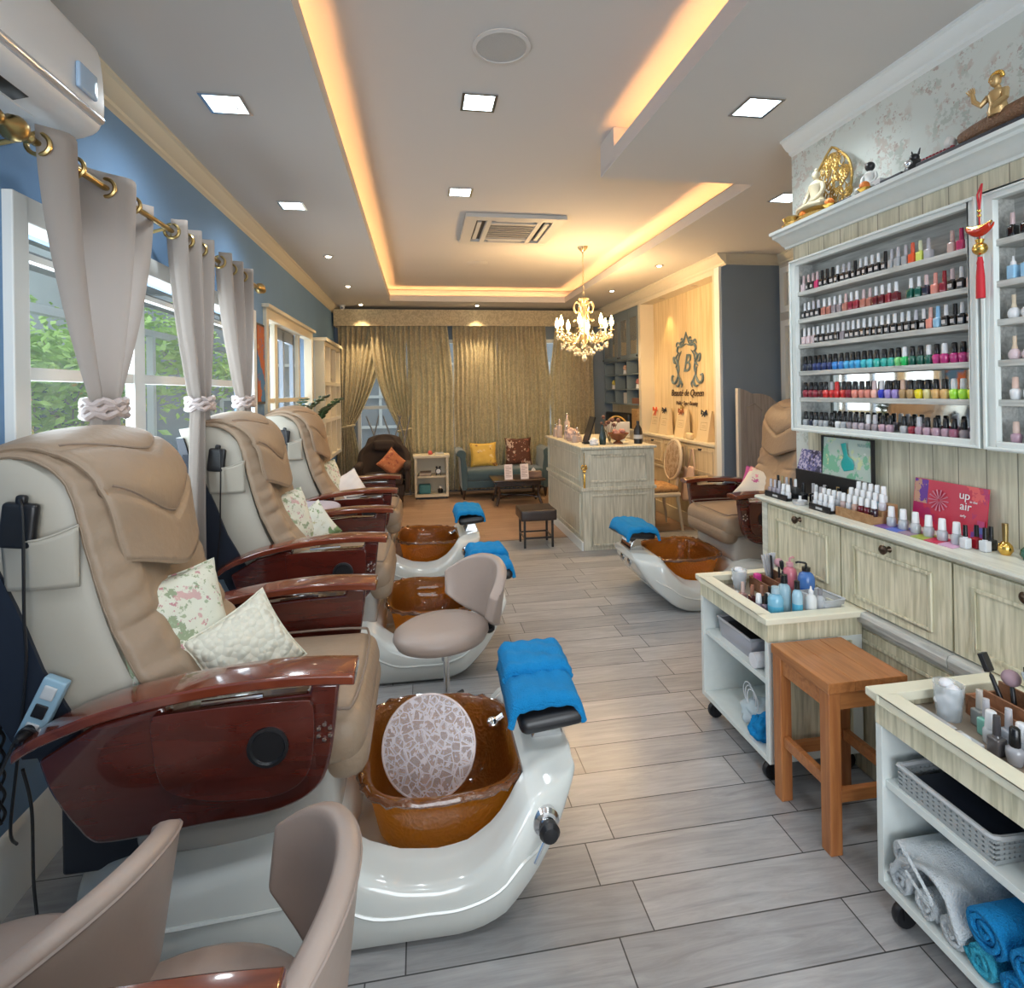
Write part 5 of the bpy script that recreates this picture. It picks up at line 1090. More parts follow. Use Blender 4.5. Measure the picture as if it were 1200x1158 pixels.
MB(O).box(1.805, 1.90, 1.25, 1.80, ZT, ZT+.030).build('block', m_figd, t, bevel=.003)
b = MB(O)
for i in range(9): b.sphere((1.83, 1.79-.014*i, ZT+.038), .009, 6)
b.build('red_beads', cmat('red_bead', (.22, .02, .03), .3), t)
t = thing('reclining_figure', 'golden crowned figure with raised hand seated on a brown scaly tail', 'statue', (1.85, 1.42, ZT+.0305)); O = (1.85, 1.42, ZT+.0305); zb = ZT+.0305
b = MB(O); tail = smoothpoly([Vector(p) for p in ((1.85, 1.66, zb+.026), (1.85, 1.60, zb+.030), (1.85, 1.50, zb+.034), (1.85, 1.38, zb+.040), (1.85, 1.28, zb+.055), (1.85, 1.20, zb+.09))], 5); nn = len(tail)
b.tube(tail, [.022+.013*math.sin(PI*i/nn) for i in range(nn)], 14); b.build('tail', mat('scaly_brown', (.20, .10, .05), .5, bump=1.0, bscale=130), t)
b = MB(O); b.lathe([(0, 0), (.03, 0), (.045, .02), (.02, .045), (0, .04)], m=T(1.835, 1.68, zb+.026) @ Rx(-PI/2*.9) @ Matrix.Scale(.55, 4), n=16); b.build('fin', cmat('white_fin', (.55, .52, .48), .4), t)
b = MB(O); M = T(1.835, 1.525, zb+.045) @ Matrix.Scale(.78, 4)
b.lathe([(0, 0), (.034, .0), (.036, .02), (.028, .05), (.036, .085), (.030, .10), (.012, .11), (.011, .12), (0, .12)], m=M, n=16)
b.sphere((0, 0, 0), 1, 10, m=M @ T(-.006, .004, .143) @ Matrix.Diagonal((.021, .019, .026, 1)))
b.sphere((0, 0, 0), 1, 6, m=M @ T(-.028, .004, .14) @ Matrix.Diagonal((.005, .004, .006, 1)))
hand = [(-.005, .034, .09), (-.02, .055, .065), (-.03, .075, .09), (-.032, .080, .125)]; b.tube([M @ Vector(p) for p in hand], [.011, .010, .008, .006], 8)
for k in range(5): b.tube([M @ Vector((-.032, .080+(k-2)*.005, .122)), M @ Vector((-.036-.002*k, .082+(k-2)*.007, .150-.004*abs(k-1.5)))], [.0028, .0018], 5)
b.tube([M @ Vector(p) for p in ((-.005, -.034, .09), (-.025, -.05, .05), (-.035, -.01, .03))], [.011, .010, .008], 8); b.build('figure', mat('gilded_skin', (.48, .32, .14), .35, .5), t)
b = MB(O)
for k in range(9): a = k*PI/8; b.sphere(tuple(M @ Vector((.0, .024*math.cos(a)+.004, .155+.022*math.sin(a)))), .007, 6)
b.build('crown', m_gold, t)

# ================================================================ ROLLING CARTS
def make_cart():
    """origin at floor centre; open side faces -x"""
    root = empty('manicure_cart'); X0, X1, Yh = -.205, .205, .265
    f = MB(); f.box(X0, X1, -Yh, -Yh+.022, .09, .5615); f.box(X0, X1, Yh-.022, Yh, .09, .5615); f.box(X1-.015, X1, -Yh+.022, Yh-.022, .09, .5615); f.build('body', m_rackw, root, smooth=0, bevel=.0015)
    MB().box(X0, X1-.015, -Yh+.022, Yh-.022, .09, .112).build('shelf', m_rackw, root, smooth=0, bevel=.0015)
    MB().box(X0+.01, X1-.015, -Yh+.022, Yh-.022, .385, .407).build('shelf', m_rackw, root, smooth=0, bevel=.0015)
    b = MB(); e = .018; b.box(X0-e, X1+e, -Yh-e, -Yh+.035, .635, .66); b.box(X0-e, X1+e, Yh-.035, Yh+e, .635, .66); b.box(X0-e, X0+.042, -Yh+.035, Yh-.035, .635, .66); b.box(X1-.042, X1+e, -Yh+.035, Yh-.035, .635, .66)
    b.build('top_rim', mat('cart_rim_cream', (.74, .71, .56), .45, var=.10, vscale=9), root, smooth=0, bevel=.004)
    b = MB(); b.box(X0, X0+.02, -Yh+.0, Yh, .562, .635); b.box(X1-.02, X1, -Yh, Yh, .562, .635); b.box(X0+.02, X1-.02, -Yh, -Yh+.02, .562, .635); b.box(X0+.02, X1-.02, Yh-.02, Yh, .562, .635); b.build('apron', m_cream, root, smooth=0)
    MB().box(X0+.02, X1-.02, -Yh+.02, Yh-.02, .600, .612).build('tray_floor', mat('tray_brown', (.26, .21, .16), .5), root, smooth=0)
    for s in (-1, 1):
        b = MB(); y0, y1 = sorted((s*Yh, s*(Yh+.008))); b.box(X0+.05, X0+.062, y0, y1, .13, .545); b.box(X1-.062, X1-.05, y0, y1, .13, .545); b.box(X0+.062, X1-.062, y0, y1, .13, .142); b.box(X0+.062, X1-.062, y0, y1, .533, .545)
        y0, y1 = sorted((s*(Yh-.001), s*(Yh+.004))); b.box(X0+.062, X1-.062, y0, y1, .142, .533)
        b.build('end_panel', m_cream, root, smooth=0, bevel=.002)
    for sx in (-1, 1):
        for sy in (-1, 1):
            b = MB(); b.lathe([(0, -.011), (.034, -.011), (.037, -.004), (.037, .004), (.034, .011), (0, .011)], m=T(sx*.165, sy*.215, .037) @ Rx(PI/2), n=18); b.box(sx*.165-.015, sx*.165+.015, sy*.215-.016, sy*.215-.0125, .03, .0895); b.box(sx*.165-.015, sx*.165+.015, sy*.215+.0125, sy*.215+.016, .03, .0895); b.build('caster', m_black, root)
    return root
CT1 = (1.515, 2.262, 0); CT2 = (1.510, 1.205, 0)
cart = make_cart(); cart.location = CT1; tag(cart, 'limewashed wheeled cart beyond the wooden stool, topped with blue lotion bottles', 'cart', 'rolling manicure carts')
dup(cart, CT2, 0, 'limewashed wheeled cart at the right edge, shelving white and turquoise towels', 'rolling manicure carts')
ZC = .6125
# pump/lotion bottles on the far cart
def lotion(x, y, h, r, col, cap, label, kind='screw', alpha=None, z=ZC, liquid=None):
    t = thing('lotion_bottle', label, 'bottle', (x, y, z), rnd.uniform(0, 3), None); m = cmat('plastic', col, .15)
    b = MB(); b.lathe([(0, 0), (r*.92, 0), (r, .004), (r, h*.62), (r*.8, h*.72), (r*.36, h*.78), (r*.36, h*.8), (0, h*.8)], n=18); b.build('bottle_body', m, t)
    if liquid: b = MB(); b.lathe([(r*1.01, .004), (r*1.01, h*.40)], n=18); b.build('liquid', cmat('liquid', liquid, .1), t)
    b = MB(); mc = cmat('cap', cap, .3)
    if kind == 'pump': b.lathe([(0, h*.79), (r*.5, h*.79), (r*.5, h*.88), (.005, h*.89), (.004, h*.98), (0, h*.98)], n=12); b.tube([(0, 0, h*.98), (r*.9, 0, h*.99), (r*1.2, 0, h*.96)], .0045, 6)
    elif kind == 'nozzle': b.lathe([(0, h*.79), (r*.5, h*.79), (r*.45, h*.87), (.005, h*.9), (.003, h), (0, h)], n=12)
    elif kind == 'cotton': pass
    else: b.lathe([(0, h*.79), (r*.55, h*.79), (r*.5, h), (0, h)], n=14)
    b.build('cap', mc, t); return t
BLU = (.10, .42, .62); CLR = (.50, .60, .66)
lotion(1.415, 2.10, .125, .030, (.20, .45, .60), (.35, .48, .55), 'squat translucent blue pot-like bottle at the near end of the farther cart', liquid=BLU)
lotion(1.495, 2.075, .150, .020, (.36, .55, .66), K, 'slim blue bottle with black cap on the farther cart', liquid=BLU)
lotion(1.545, 2.06, .130, .021, (.68, .70, .70), WH, 'white bottle with nozzle top on the farther cart', 'nozzle')
lotion(1.590, 2.065, .115, .018, (.42, .44, .46), (.22, .22, .24), 'clear bottle with grey cap on the farther cart')
lotion(1.475, 2.13, .160, .026, (.30, .45, .52), K, 'clear bottle with grey-blue cap behind the blue ones on the farther cart', liquid=(.3, .45, .5))
lotion(1.640, 2.215, .175, .034, (.06, .16, .42), K, 'blue bottle with black pump on the farther cart', 'pump', liquid=(.02, .10, .38))
lotion(1.615, 2.29, .175, .030, (.55, .16, .20), (.62, .30, .34), 'pink lotion bottle with pump on the farther cart', 'pump')
for i, (x, y, bc, cc, lb) in enumerate(((1.385, 2.17, (.24, .20, .26), WH, 'white-capped purple glitter bottle at the near side of the farther cart'), (1.425, 2.165, (.30, .26, .32), WH, 'second white-capped glitter bottle of the farther cart'), (1.395, 2.135, (.22, .16, .20), K, 'black-capped little bottle on the farther cart'),
        (1.40, 2.24, (.10, .02, .02), (.35, .15, .10), 'dark red bottle with bronze cap on the farther cart'), (1.435, 2.225, (.05, .04, .04), (.4, .2, .14), 'black bottle with bronze cap on the farther cart'), (1.38, 2.28, (.35, .2, .18), (.55, .4, .36), 'rose-capped bottle left on the farther cart'), (1.46, 2.205, K, K, 'all-black bottle amid the farther cart bottles'))):
    bottle('white' if cc == WH else 'gel', bc, cc, (x, y, ZC), lb, 'small bottles on the farther cart', sc=1.1)
def organizer(loc, label, col=(.18, .08, .04)):
    t = thing('tool_organizer', label, 'organizer', loc); m = wood('walnut_box', col, tuple(c*1.5 for c in col), (6, 40, 40), .5); b = MB()
    for a in ((-.055, .055, -.11, -.103, 0, .055), (-.055, .055, .103, .11, 0, .055), (-.055, -.048, -.103, .103, 0, .055), (.048, .055, -.103, .103, 0, .085), (-.003, .004, -.103, .103, 0, .065), (-.048, .048, -.103, .103, 0, .005), (.004, .048, -.01, -.004, 0, .075)): b.box(*a)
    b.build('box', m, t, smooth=0, bevel=.0015); return t
organizer((1.565, 2.33, ZC), 'dark wooden tool box on the farther cart holding brushes and files')
organizer((1.575, 1.275, ZC), 'brown wooden tool box on the nearer cart holding brushes and files', (.22, .10, .05))
def stick(name, label, cat, loc, d, L, r, m1, m2=None, head=None, grp=None, flat=False, mh=None):
    """tool leaning out of a holder: handle plus head"""
    t = thing(name, label, cat, loc, 0, grp); d = Vector(d).normalized(); q = d.to_track_quat('Z', 'Y').to_matrix().to_4x4()
    b = MB(); 
    if flat: b.rbox(-r, r, -.002, .002, 0, L, .0018, n=2, m=q)
    else: b.lathe([(0, 0), (r*.6, 0), (r, L*.2), (r*.8, L*.9), (0, L)], m=q, n=10)
    b.build('handle', m1, t)
    if head == 'puff': b = MB(); b.sphere((0, 0, 0), r*3.2, 10, m=q @ T(0, 0, L+r*2)); b.build('bristles', m2, t)
    if head == 'brush': b = MB(); b.lathe([(r*.9, L), (r*1.6, L+r*3), (r*1.5, L+r*6), (0, L+r*7)], m=q, n=10); b.build('bristles', m2, t)
    if head == 'block': b = MB(); b.rbox(-r*2, r*2, -r*1.0, r*1.0, L, L+r*7, .002, n=2, m=q); b.build('head', m2, t)
    return t
G = 'tools standing in the cart boxes'; mk = m_black; mpk = cmat('pink_bristle', (.50, .28, .32), .8); mgr = cmat('grey_file', (.32, .35, .36), .6); mcl = cmat('clear_plastic', (.55, .57, .62), .2); mwh = cmat('cap', WH, .25)
stick('powder_brush', 'pink puff brush standing in the farther cart box', 'brush', (1.600, 2.34, ZC+.006), (.0, .05, 1), .12, .006, mk, mpk, 'puff', G)
stick('cleaning_brush', 'black nail brush leaning in the farther cart box', 'brush', (1.575, 2.27, ZC+.006), (-.12, -.05, 1), .13, .006, mk, mk, 'brush', G)
stick('nail_file', 'grey nail file leaning in the farther cart box', 'nail file', (1.600, 2.30, ZC+.006), (.12, -.10, 1), .15, .009, mgr, flat=True, grp=G)
stick('nail_file', 'black nail file standing upright in the farther cart box', 'nail file', (1.585, 2.37, ZC+.006), (-.05, 0, 1), .16, .008, mk, flat=True, grp=G)
for i in range(6): stick('plastic_spatula', 'clear plastic spatula, %s of the fan in the farther cart box' % ORD[i], 'spatula', (1.59+.004*i, 2.405+.003*i, ZC+.006), (-.22+.07*i, .02, 1), .155, .007, mcl, flat=True, grp='clear spatulas on the farther cart')
t = thing('cotton_cup', 'clear cup stuffed with white cotton on the farther cart', 'cup', (1.46, 2.44, ZC)); 
def cup(t, h=.085, r=.036):
    b = MB(); b.lathe([(0, 0), (r*.78, 0), (r, h), (r*.96, h), (r*.75, .003), (0, .003)], n=20); b.build('cup', thin('cup_plastic', (.7, .75, .78), .1, .35), t)
    b = MB(); r_ = random.Random(3)
    for k in range(9): b.sphere((r_.uniform(-.014, .014), r_.uniform(-.014, .014), .018+h*.85*k/9), .020, 6, (1, .9, .7))
    b.build('cotton', m_plainw, t)
cup(t)
o = MB((1.535, 2.365, ZC+.05)).rbox(1.515, 1.545, 2.39, 2.42, ZC, ZC+.075, .008).build('buffer_block', cmat('hot_pink', (.65, .05, .28), .5)); tag(o, 'hot pink buffer block on the farther cart', 'buffer')
t = thing('plastic_tub', 'translucent open plastic tub at the near corner of the farther cart', 'tub', (1.655, 2.115, ZC)); b = MB()
b.add([(sx*(.042+.010*k), sy*(.055+.012*k), .07*k) for k in (0, 1) for sx, sy in ((-1, -1), (1, -1), (1, 1), (-1, 1))], [(3, 2, 1, 0), (0, 1, 5, 4), (1, 2, 6, 5), (2, 3, 7, 6), (3, 0, 4, 7)]); b.build('tub', thin('tub_plastic', (.62, .64, .66), .25, .55), t, solid=.003); t.location.x -= .02; t.rotation_euler.z = .15
MB().tube([(-.05, -.067, .07), (.05, -.067, .07), (.05, .067, .07), (-.05, .067, .07)], .004, 6, closed=True).build('rim', cmat('plastic', (.5, .52, .54), .3), t)
t = thing('palette_tray', 'small clear palette with white dabs on the farther cart', 'tray', (1.385, 2.335, ZC)); MB().rbox(-.03, .03, -.055, .055, 0, .014, .005).build('tray', cmat('plastic', (.36, .37, .38), .2), t); b = MB(); [b.sphere((dx, dy, .016), .008, 6, (1, 1, .5)) for dx, dy in ((-.01, -.03), (.01, .02), (-.01, .04))]; b.build('gel_dab', mwh, t)
# nearer cart top
t = thing('cotton_cup', 'clear cup stuffed with white cotton on the nearer cart', 'cup', (1.455, 1.375, ZC)); cup(t, .095, .038)
nb = [(1.50, 1.325, (.30, .30, .28), (.55, .50, .45), 'gel', 'bronze-capped bottle behind the cotton cup on the nearer cart'), (1.475, 1.285, (.20, .48, .40), SV, 'gel', 'mint bottle with silver cap on the nearer cart'), (1.455, 1.255, (.50, .52, .54), WH, 'white', 'white-capped clear bottle on the nearer cart, the tallest white cap'),
      (1.425, 1.215, (.10, .09, .09), (.06, .055, .06), 'gel', 'charcoal bottle foremost on the nearer cart'), (1.43, 1.175, (.34, .34, .36), K, 'squat', 'black-capped clear bottle on the nearer cart'), (1.485, 1.235, (.40, .42, .46), SV, 'gel', 'grey-capped bottle amid the nearer cart bottles'),
      (1.475, 1.195, (.42, .46, .48), WH, 'white', 'second white-capped bottle on the nearer cart'), (1.455, 1.135, (.22, .14, .22), K, 'squat', 'black-capped purple bottle on the nearer cart'), (1.50, 1.155, (.02, .05, .04), K, 'squat', 'dark green bottle at the right edge of the nearer cart')]
for x, y, bc, cc, kd, lb in nb: bottle(kd, bc, cc, (x, y, ZC), lb, 'small bottles on the nearer cart', sc=1.25)
stick('powder_brush', 'mauve puff brush leaning in the nearer cart box', 'brush', (1.600, 1.31, ZC+.006), (.05, .15, 1), .10, .007, mk, cmat('mauve_bristle', (.36, .24, .27), .8), 'puff', G)
stick('cleaning_brush', 'black flat brush leaning left in the nearer cart box', 'brush', (1.60, 1.33, ZC+.006), (-.10, .38, 1), .12, .007, mk, mk, 'block', G)
stick('nail_file', 'grey and white nail file leaning in the nearer cart box', 'nail file', (1.61, 1.24, ZC+.006), (-.1, .30, 1), .16, .011, mgr, flat=True, grp=G)
stick('cleaning_brush', 'black and white brush upright in the nearer cart box', 'brush', (1.61, 1.27, ZC+.006), (0, .05, 1), .11, .008, cmat('white_handle', (.6, .6, .6), .4), mk, 'block', G)
stick('nail_file', 'dark nail file at the right end of the nearer cart box', 'nail file', (1.60, 1.20, ZC+.006), (.15, -.2, 1), .14, .009, mk, flat=True, grp=G)
t = thing('palette_tray', 'clear oval palette nearest the front edge of the nearer cart', 'tray', (1.385, 1.37, ZC)); MB().rbox(-.03, .03, -.06, .06, 0, .012, .005).build('tray', cmat('plastic', (.42, .42, .42), .15), t)
t = thing('palette_tray', 'clear round palette with a cotton swab on the nearer cart', 'tray', (1.39, 1.27, ZC)); MB().rbox(-.025, .025, -.035, .035, 0, .012, .005).build('tray', cmat('plastic', (.48, .49, .50), .15), t); b = MB(); b.sphere((0, 0, .015), .012, 6, (1, 1.4, .5)); b.build('swab', mwh, t)
# shelves of the far cart
t = thing('storage_basket', 'grey plastic box on the upper shelf of the farther cart', 'basket', (1.455, 2.30, .4075)); b = MB(); hx, hy = .11, .13
b.add([(sx*(hx-.012+.012*k), sy*(hy-.012+.012*k), .085*k) for k in (0, 1) for sx, sy in ((-1, -1), (1, -1), (1, 1), (-1, 1))], [(3, 2, 1, 0), (0, 1, 5, 4), (1, 2, 6, 5), (2, 3, 7, 6), (3, 0, 4, 7)]); b.build('box', cmat('grey_plastic', (.34, .34, .37), .4), t, solid=.004); MB().tube([(-hx, -hy, .085), (hx, -hy, .085), (hx, hy, .085), (-hx, hy, .085)], .006, 6, closed=True).build('rim', cmat('grey_plastic2', (.50, .50, .53), .4), t)
b = MB(); b.rbox(-.09, .09, -.11, .11, .01, .075, .02); b.build('dark_contents', m_black, t)
b = MB((1.39, 2.08, .44)); b.lathe([(.012, -.075), (.030, -.075), (.030, .075), (.012, .075), (.012, -.075)], m=T(1.395, 2.115, .4385) @ Ry(PI/2) , n=20); o = b.build('paper_roll', m_plainw); tag(o, 'white paper roll at the near end of the farther cart upper shelf', 'paper roll')
def crumple(loc, s, m, label, cat, seed, sc=(1, 1, .6), name='cloth_bundle'):
    t = thing(name, label, cat, loc); b = MB(); k = 26
    def fn(u, v):
        th, ph = u*2*PI, v*PI; d = Vector((math.sin(ph)*math.cos(th), math.sin(ph)*math.sin(th), math.cos(ph))); q = noise.noise(d*2.2+Vector((seed, 0, 0)))*.35+noise.noise(d*5+Vector((0, seed, 0)))*.14
        r = s*(1+q); return (d.x*r*sc[0], d.y*r*sc[1], max(-s*sc[2]*.75, d.z*r*sc[2])+s*sc[2]*.75)
    b.grid(fn, 40, 26); b.build('cloth', m, t, smooth=80); return t
t = crumple((1.43, 2.22, .1125), .085, cmat('mask_cloth', (.50, .58, .62), .8), 'pale bundle of corded masks on the lower shelf of the farther cart', 'cloth bundle', 3, (1, 1, .6))
for k in range(3): MB().tube([(-.05+.01*k, .03*k+.04*math.cos(a*PI/8), .10+.045*math.sin(a*PI/8)) for a in range(17)], .003, 5).build('ear_loop', mwh, t)
crumple((1.372, 2.115, .1125), .062, m_towel, 'rolled blue cloth at the near end of the farther cart lower shelf', 'towel', 8, (1, .8, .9), 'rolled_towel')
# shelves of the nearer cart
t = thing('woven_basket', 'grey woven plastic basket on the upper shelf of the nearer cart', 'basket', (1.415, 1.275, .4075)); b = MB(); hx, hy, hz = .09, .135, .062; mb_ = cmat('basket_grey', (.36, .38, .38), .5)
for s in (-1, 1):
    for i in range(15): y = -hy+.018+i*(2*hy-.036)/14; b.box(s*hx-.002, s*hx+.002, y-.005, y+.005, .006, hz)
    for i in range(11): x = -hx+.018+i*(2*hx-.036)/10; b.box(x-.005, x+.005, s*hy-.002, s*hy+.002, .006, hz)
for j in range(5):
    z = .010+j*.0115; 
    for s in (-1, 1): b.box(s*hx-.003, s*hx+.003, -hy, hy, z-.003, z+.003); b.box(-hx, hx, s*hy-.003, s*hy+.003, z-.003, z+.003)
b.box(-hx, hx, -hy, hy, 0, .005); b.build('weave', mb_, t, smooth=0)
MB().tube(smoothpoly([Vector(p) for p in ((-hx, -hy+.02, hz), (-hx, hy-.02, hz), (-hx+.02, hy, hz), (hx-.02, hy, hz), (hx, hy-.02, hz), (hx, -hy+.02, hz), (hx-.02, -hy, hz), (-hx+.02, -hy, hz), (-hx, -hy+.02, hz))], 3), .007, 6).build('rim', cmat('basket_rim', (.50, .51, .51), .5), t)
MB().rbox(-.075, .075, -.12, .12, .008, .045, .015).build('dark_contents', m_navy, t)
def roll_towel(x, y, z, r, L, m, label, grp, seed=0, rz=0):
    """rolled towel lying along x, spiral end facing -x"""
    t = thing('rolled_towel', label, 'towel', (x, y, z), rz, grp); b = MB(); n = 64; turns = 3.2
    sp = []
    for i in range(n+1):
        a = i/n*turns*2*PI; rr = .008+(r-.008)*(i/n); sp.append((rr*math.cos(a+seed), rr*math.sin(a+seed)*.92))
    def fn(u, v): 
        k = u*n; i = min(int(k), n-1); f = k-i; p = (sp[i][0]+(sp[i+1][0]-sp[i][0])*f, sp[i][1]+(sp[i+1][1]-sp[i][1])*f); return (-L/2+L*v+.004*math.sin(u*30+seed), p[0], p[1]*1.0+r*.92)
    b.grid(fn, n, 8); b.build('cloth', m, t, smooth=80, solid=.0105); return t
Z2 = .118; GW, GB = 'white rolled towels on the nearer cart', 'turquoise rolled towels on the nearer cart'
roll_towel(1.40, 1.405, Z2, .036, .17, m_towelw, 'white rolled towel leftmost on the bottom row of the nearer cart', GW, 1)
roll_towel(1.40, 1.325, Z2, .034, .17, m_towelw, 'white rolled towel in the middle of the bottom row of the nearer cart', GW, 2.4)
roll_towel(1.40, 1.250, Z2, .034, .17, m_towelw, 'white rolled towel beside the aqua roll on the nearer cart', GW, 3.3)
roll_towel(1.40, 1.395, Z2+.078, .036, .17, m_towelw, 'white rolled towel stacked upper left on the nearer cart', GW, 4.1)
roll_towel(1.40, 1.172, Z2, .037, .17, m_towell, 'light aqua rolled towel on the bottom row of the nearer cart', GB, 5)
roll_towel(1.40, 1.088, Z2, .040, .17, m_towel, 'deep turquoise rolled towel near the caster on the nearer cart', GB, 2)
roll_towel(1.40, 1.000, Z2, .038, .17, m_towel, 'turquoise rolled towel last on the bottom row of the nearer cart', GB, 1)
roll_towel(1.39, 1.150, Z2+.083, .050, .18, m_towel, 'largest turquoise rolled towel on the upper row beside the white cloth', GB, 3)
roll_towel(1.39, 1.040, Z2+.083, .048, .18, m_towel, 'turquoise rolled towel on the upper row at the right edge', GB, .5)
def cloth_heap(u, v):
    x = -.10+.20*v; y = .105*(u*2-1); z = .075+.035*math.cos(y*16)*1+.012*math.sin(x*40+y*30)-.05*max(0, abs(u*2-1)-.7)/.3-.028*(1-v)
    return (x, y, z)
t = thing('white_cloth', 'loose white towel with hanging loop draped over the white rolls', 'towel', (1.395, 1.315, Z2+.055)); MB().grid(cloth_heap, 26, 20).build('cloth', m_towelw, t, smooth=80, solid=.012)
MB().tube(smoothpoly([Vector(p) for p in ((-.10, .07, .09), (-.115, .05, .12), (-.118, .0, .09), (-.12, -.05, .05), (-.118, -.03, .035), (-.116, .03, .06))], 6), .0045, 6).build('loop', m_towelw, t)

# ================================================================ WOODEN STOOL
m_teak = wood('teak', (.36, .125, .038), (.48, .19, .06), (5, 60, 60), .35, coat=.2); m_teakv = wood('teak_v', (.34, .115, .036), (.45, .175, .055), (60, 60, 4), .35, coat=.2)
SO = (1.455, 1.825, 0); t = thing('wooden_stool', 'orange-brown wooden stool standing between the two carts', 'stool', SO); O = SO
sx0, sx1, sy0, sy1, zt = 1.305, 1.605, 1.665, 1.972, .572
b = MB(O)
for i in range(3): a = sx0+(sx1-sx0)*i/3; b.box(a+.0004, a+(sx1-sx0)/3-.0004, sy0, sy1, zt-.035, zt)
b.build('seat', wood('teak_top', (.34, .12, .036), (.46, .18, .058), (60, 5, 60), .3, coat=.3), t, smooth=0, bevel=.002)
lw = .045
for x in (sx0+.004, sx1-lw-.004):
    for y in (sy0+.004, sy1-lw-.004): MB(O).box(x, x+lw, y, y+lw, 0, zt-.036).build('leg', m_teakv, t, smooth=0, bevel=.003)
for y in (sy0+.012, sy1-lw+.004): MB(O).box(sx0+lw+.005, sx1-lw-.005, y, y+.025, zt-.095, zt-.036).build('apron', m_teak, t, smooth=0)
for x in (sx0+.012, sx1-lw+.004): MB(O).box(x, x+.025, sy0+lw+.005, sy1-lw-.005, zt-.095, zt-.036).build('apron', m_teak, t, smooth=0)
for x in (sx0+.014, sx1-.038): MB(O).box(x, x+.022, sy0+lw+.005, sy1-lw-.005, .205, .245).build('stretcher', m_teak, t, smooth=0, bevel=.002)
for y in (sy0+.014, sy1-.038): MB(O).box(sx0+lw+.005, sx1-lw-.005, y, y+.022, .165, .205).build('stretcher', m_teak, t, smooth=0, bevel=.002)
# ================================================================ BACK WALL: PELMET, DRAPES
m, n, l, b_ = new_mat('sage_brocade'); setin(b_, Roughness=0.55, Sheen_Weight=.3)
tc = n.new('ShaderNodeTexCoord'); t1 = n.new('ShaderNodeTexNoise'); t1.inputs['Scale'].default_value = 14; t1.inputs['Detail'].default_value = 3; t1.inputs['Distortion'].default_value = 2.5; l.new(tc.outputs['Object'], t1.inputs['Vector'])
r_ = n.new('ShaderNodeValToRGB'); r_.color_ramp.elements[0].position = .46; r_.color_ramp.elements[1].position = .54; r_.color_ramp.elements[0].color = (.46, .385, .245, 1); r_.color_ramp.elements[1].color = (.66, .57, .385, 1); l.new(t1.outputs['Fac'], r_.inputs[0]); l.new(r_.outputs[0], b_.inputs['Base Color'])
tr = n.new('ShaderNodeBsdfTranslucent'); tr.inputs[0].default_value = (.68, .64, .42, 1); ms = n.new('ShaderNodeMixShader'); ms.inputs[0].default_value = .30; l.new(b_.outputs[0], ms.inputs[1]); l.new(tr.outputs[0], ms.inputs[2]); l.new(ms.outputs[0], n['Material Output'].inputs['Surface'])
m_broc = m
b = MB((.85, 8.62, 2.68)); b.box(-1.24, 2.93, 8.58, 8.60, 2.555, 2.80); b.box(-1.24, -1.22, 8.60, 8.895, 2.555, 2.80); b.box(-1.24, 2.93, 8.60, 8.895, 2.78, 2.80); pl = b.build('curtain_pelmet', m_broc, smooth=0)
tag(pl, 'long brocade-covered pelmet above the drawn curtains on the back wall', 'pelmet')
def drape(x0, x1, label, folds, tie=None, y=8.74, zt=2.60, zb=.04, seed=0, fl=0, fr=0):
    """tie=(x at tie, height, half width)"""
    O = ((x0+x1)/2, y, 0); t = thing('brocade_curtain', label, 'curtain', O, 0, 'brocade curtains on the back wall'); r = random.Random(seed); ph = [r.uniform(-1.2, 1.2) for _ in range(folds+2)]
    def fn(u, v):
        z = zt+(zb-zt)*v; g_ = max(0, (z-1.75)/.85); a, c = x0+fl*g_, x1-fr*g_
        if tie:
            xt, zz, hw = tie
            if z > zz: k = ((zt-z)/(zt-zz)); k = k**1.9; a = x0+(xt-hw-x0)*k; c = x1+(xt+hw-x1)*k
            else: k = min(1, (zz-z)/.35); a = xt-hw-.06*k; c = xt+hw+.07*k
        i = int(u*folds); q = ph[i]*(1-u*folds+i)+ph[i+1]*(u*folds-i)
        amp = .032*min(1, (c-a)/(x1-x0)*1.6)
        return (a+(c-a)*u+.006*math.sin(z*5+q*3), y+amp*math.sin(u*folds*2*PI+q*.8)-.0*z, z)
    b = MB(O); b.grid(fn, folds*10, 46); b.build('fabric', m_broc, t, smooth=80, solid=.003)
    if tie:
        xt, zz, hw = tie; b = MB(O); b.tube([(xt+(hw+.015)*math.cos(a*PI/12), y+.045*math.sin(a*PI/12), zz+.02*math.cos(a*PI/12)) for a in range(24)], .018, 8, closed=True); b.build('tie_back', m_broc, t)
drape(-1.20, -.50, 'left curtain of the tied pair, swept to the back left corner', 9, (-1.09, 1.06, .09), seed=1, y=8.77)
drape(-.76, -.20, 'right curtain of the tied pair, beside the brown armchair', 8, (-.25, .99, .08), seed=2, y=8.71)
drape(-.19, .50, 'straight brocade curtain hanging behind the small white shelf', 8, seed=3, fr=.07)
drape(.51, 1.20, 'brocade curtain hanging behind the yellow cushion', 10, seed=4)
drape(1.205, 2.03, 'brocade curtain hanging behind the brown floral cushion', 12, seed=5, fr=.06)
drape(2.04, 2.76, 'rightmost brocade curtain below the chandelier, beside the blue cabinet', 9, seed=6, fl=.09)
t = thing('security_camera', 'small white dome security camera in the back left ceiling corner', 'camera', (-1.10, 8.50, 2.845)); b = MB(); b.lathe([(0, -.012), (.045, -.012), (.05, -.001), (0, -.001)], n=18); b.build('mount', m_acw, t); b = MB(); b.sphere((0, 0, -.035), .034, 10); b.build('dome', m_acw, t); MB().sphere((0, -.026, -.042), .014, 8).build('lens', m_black, t)

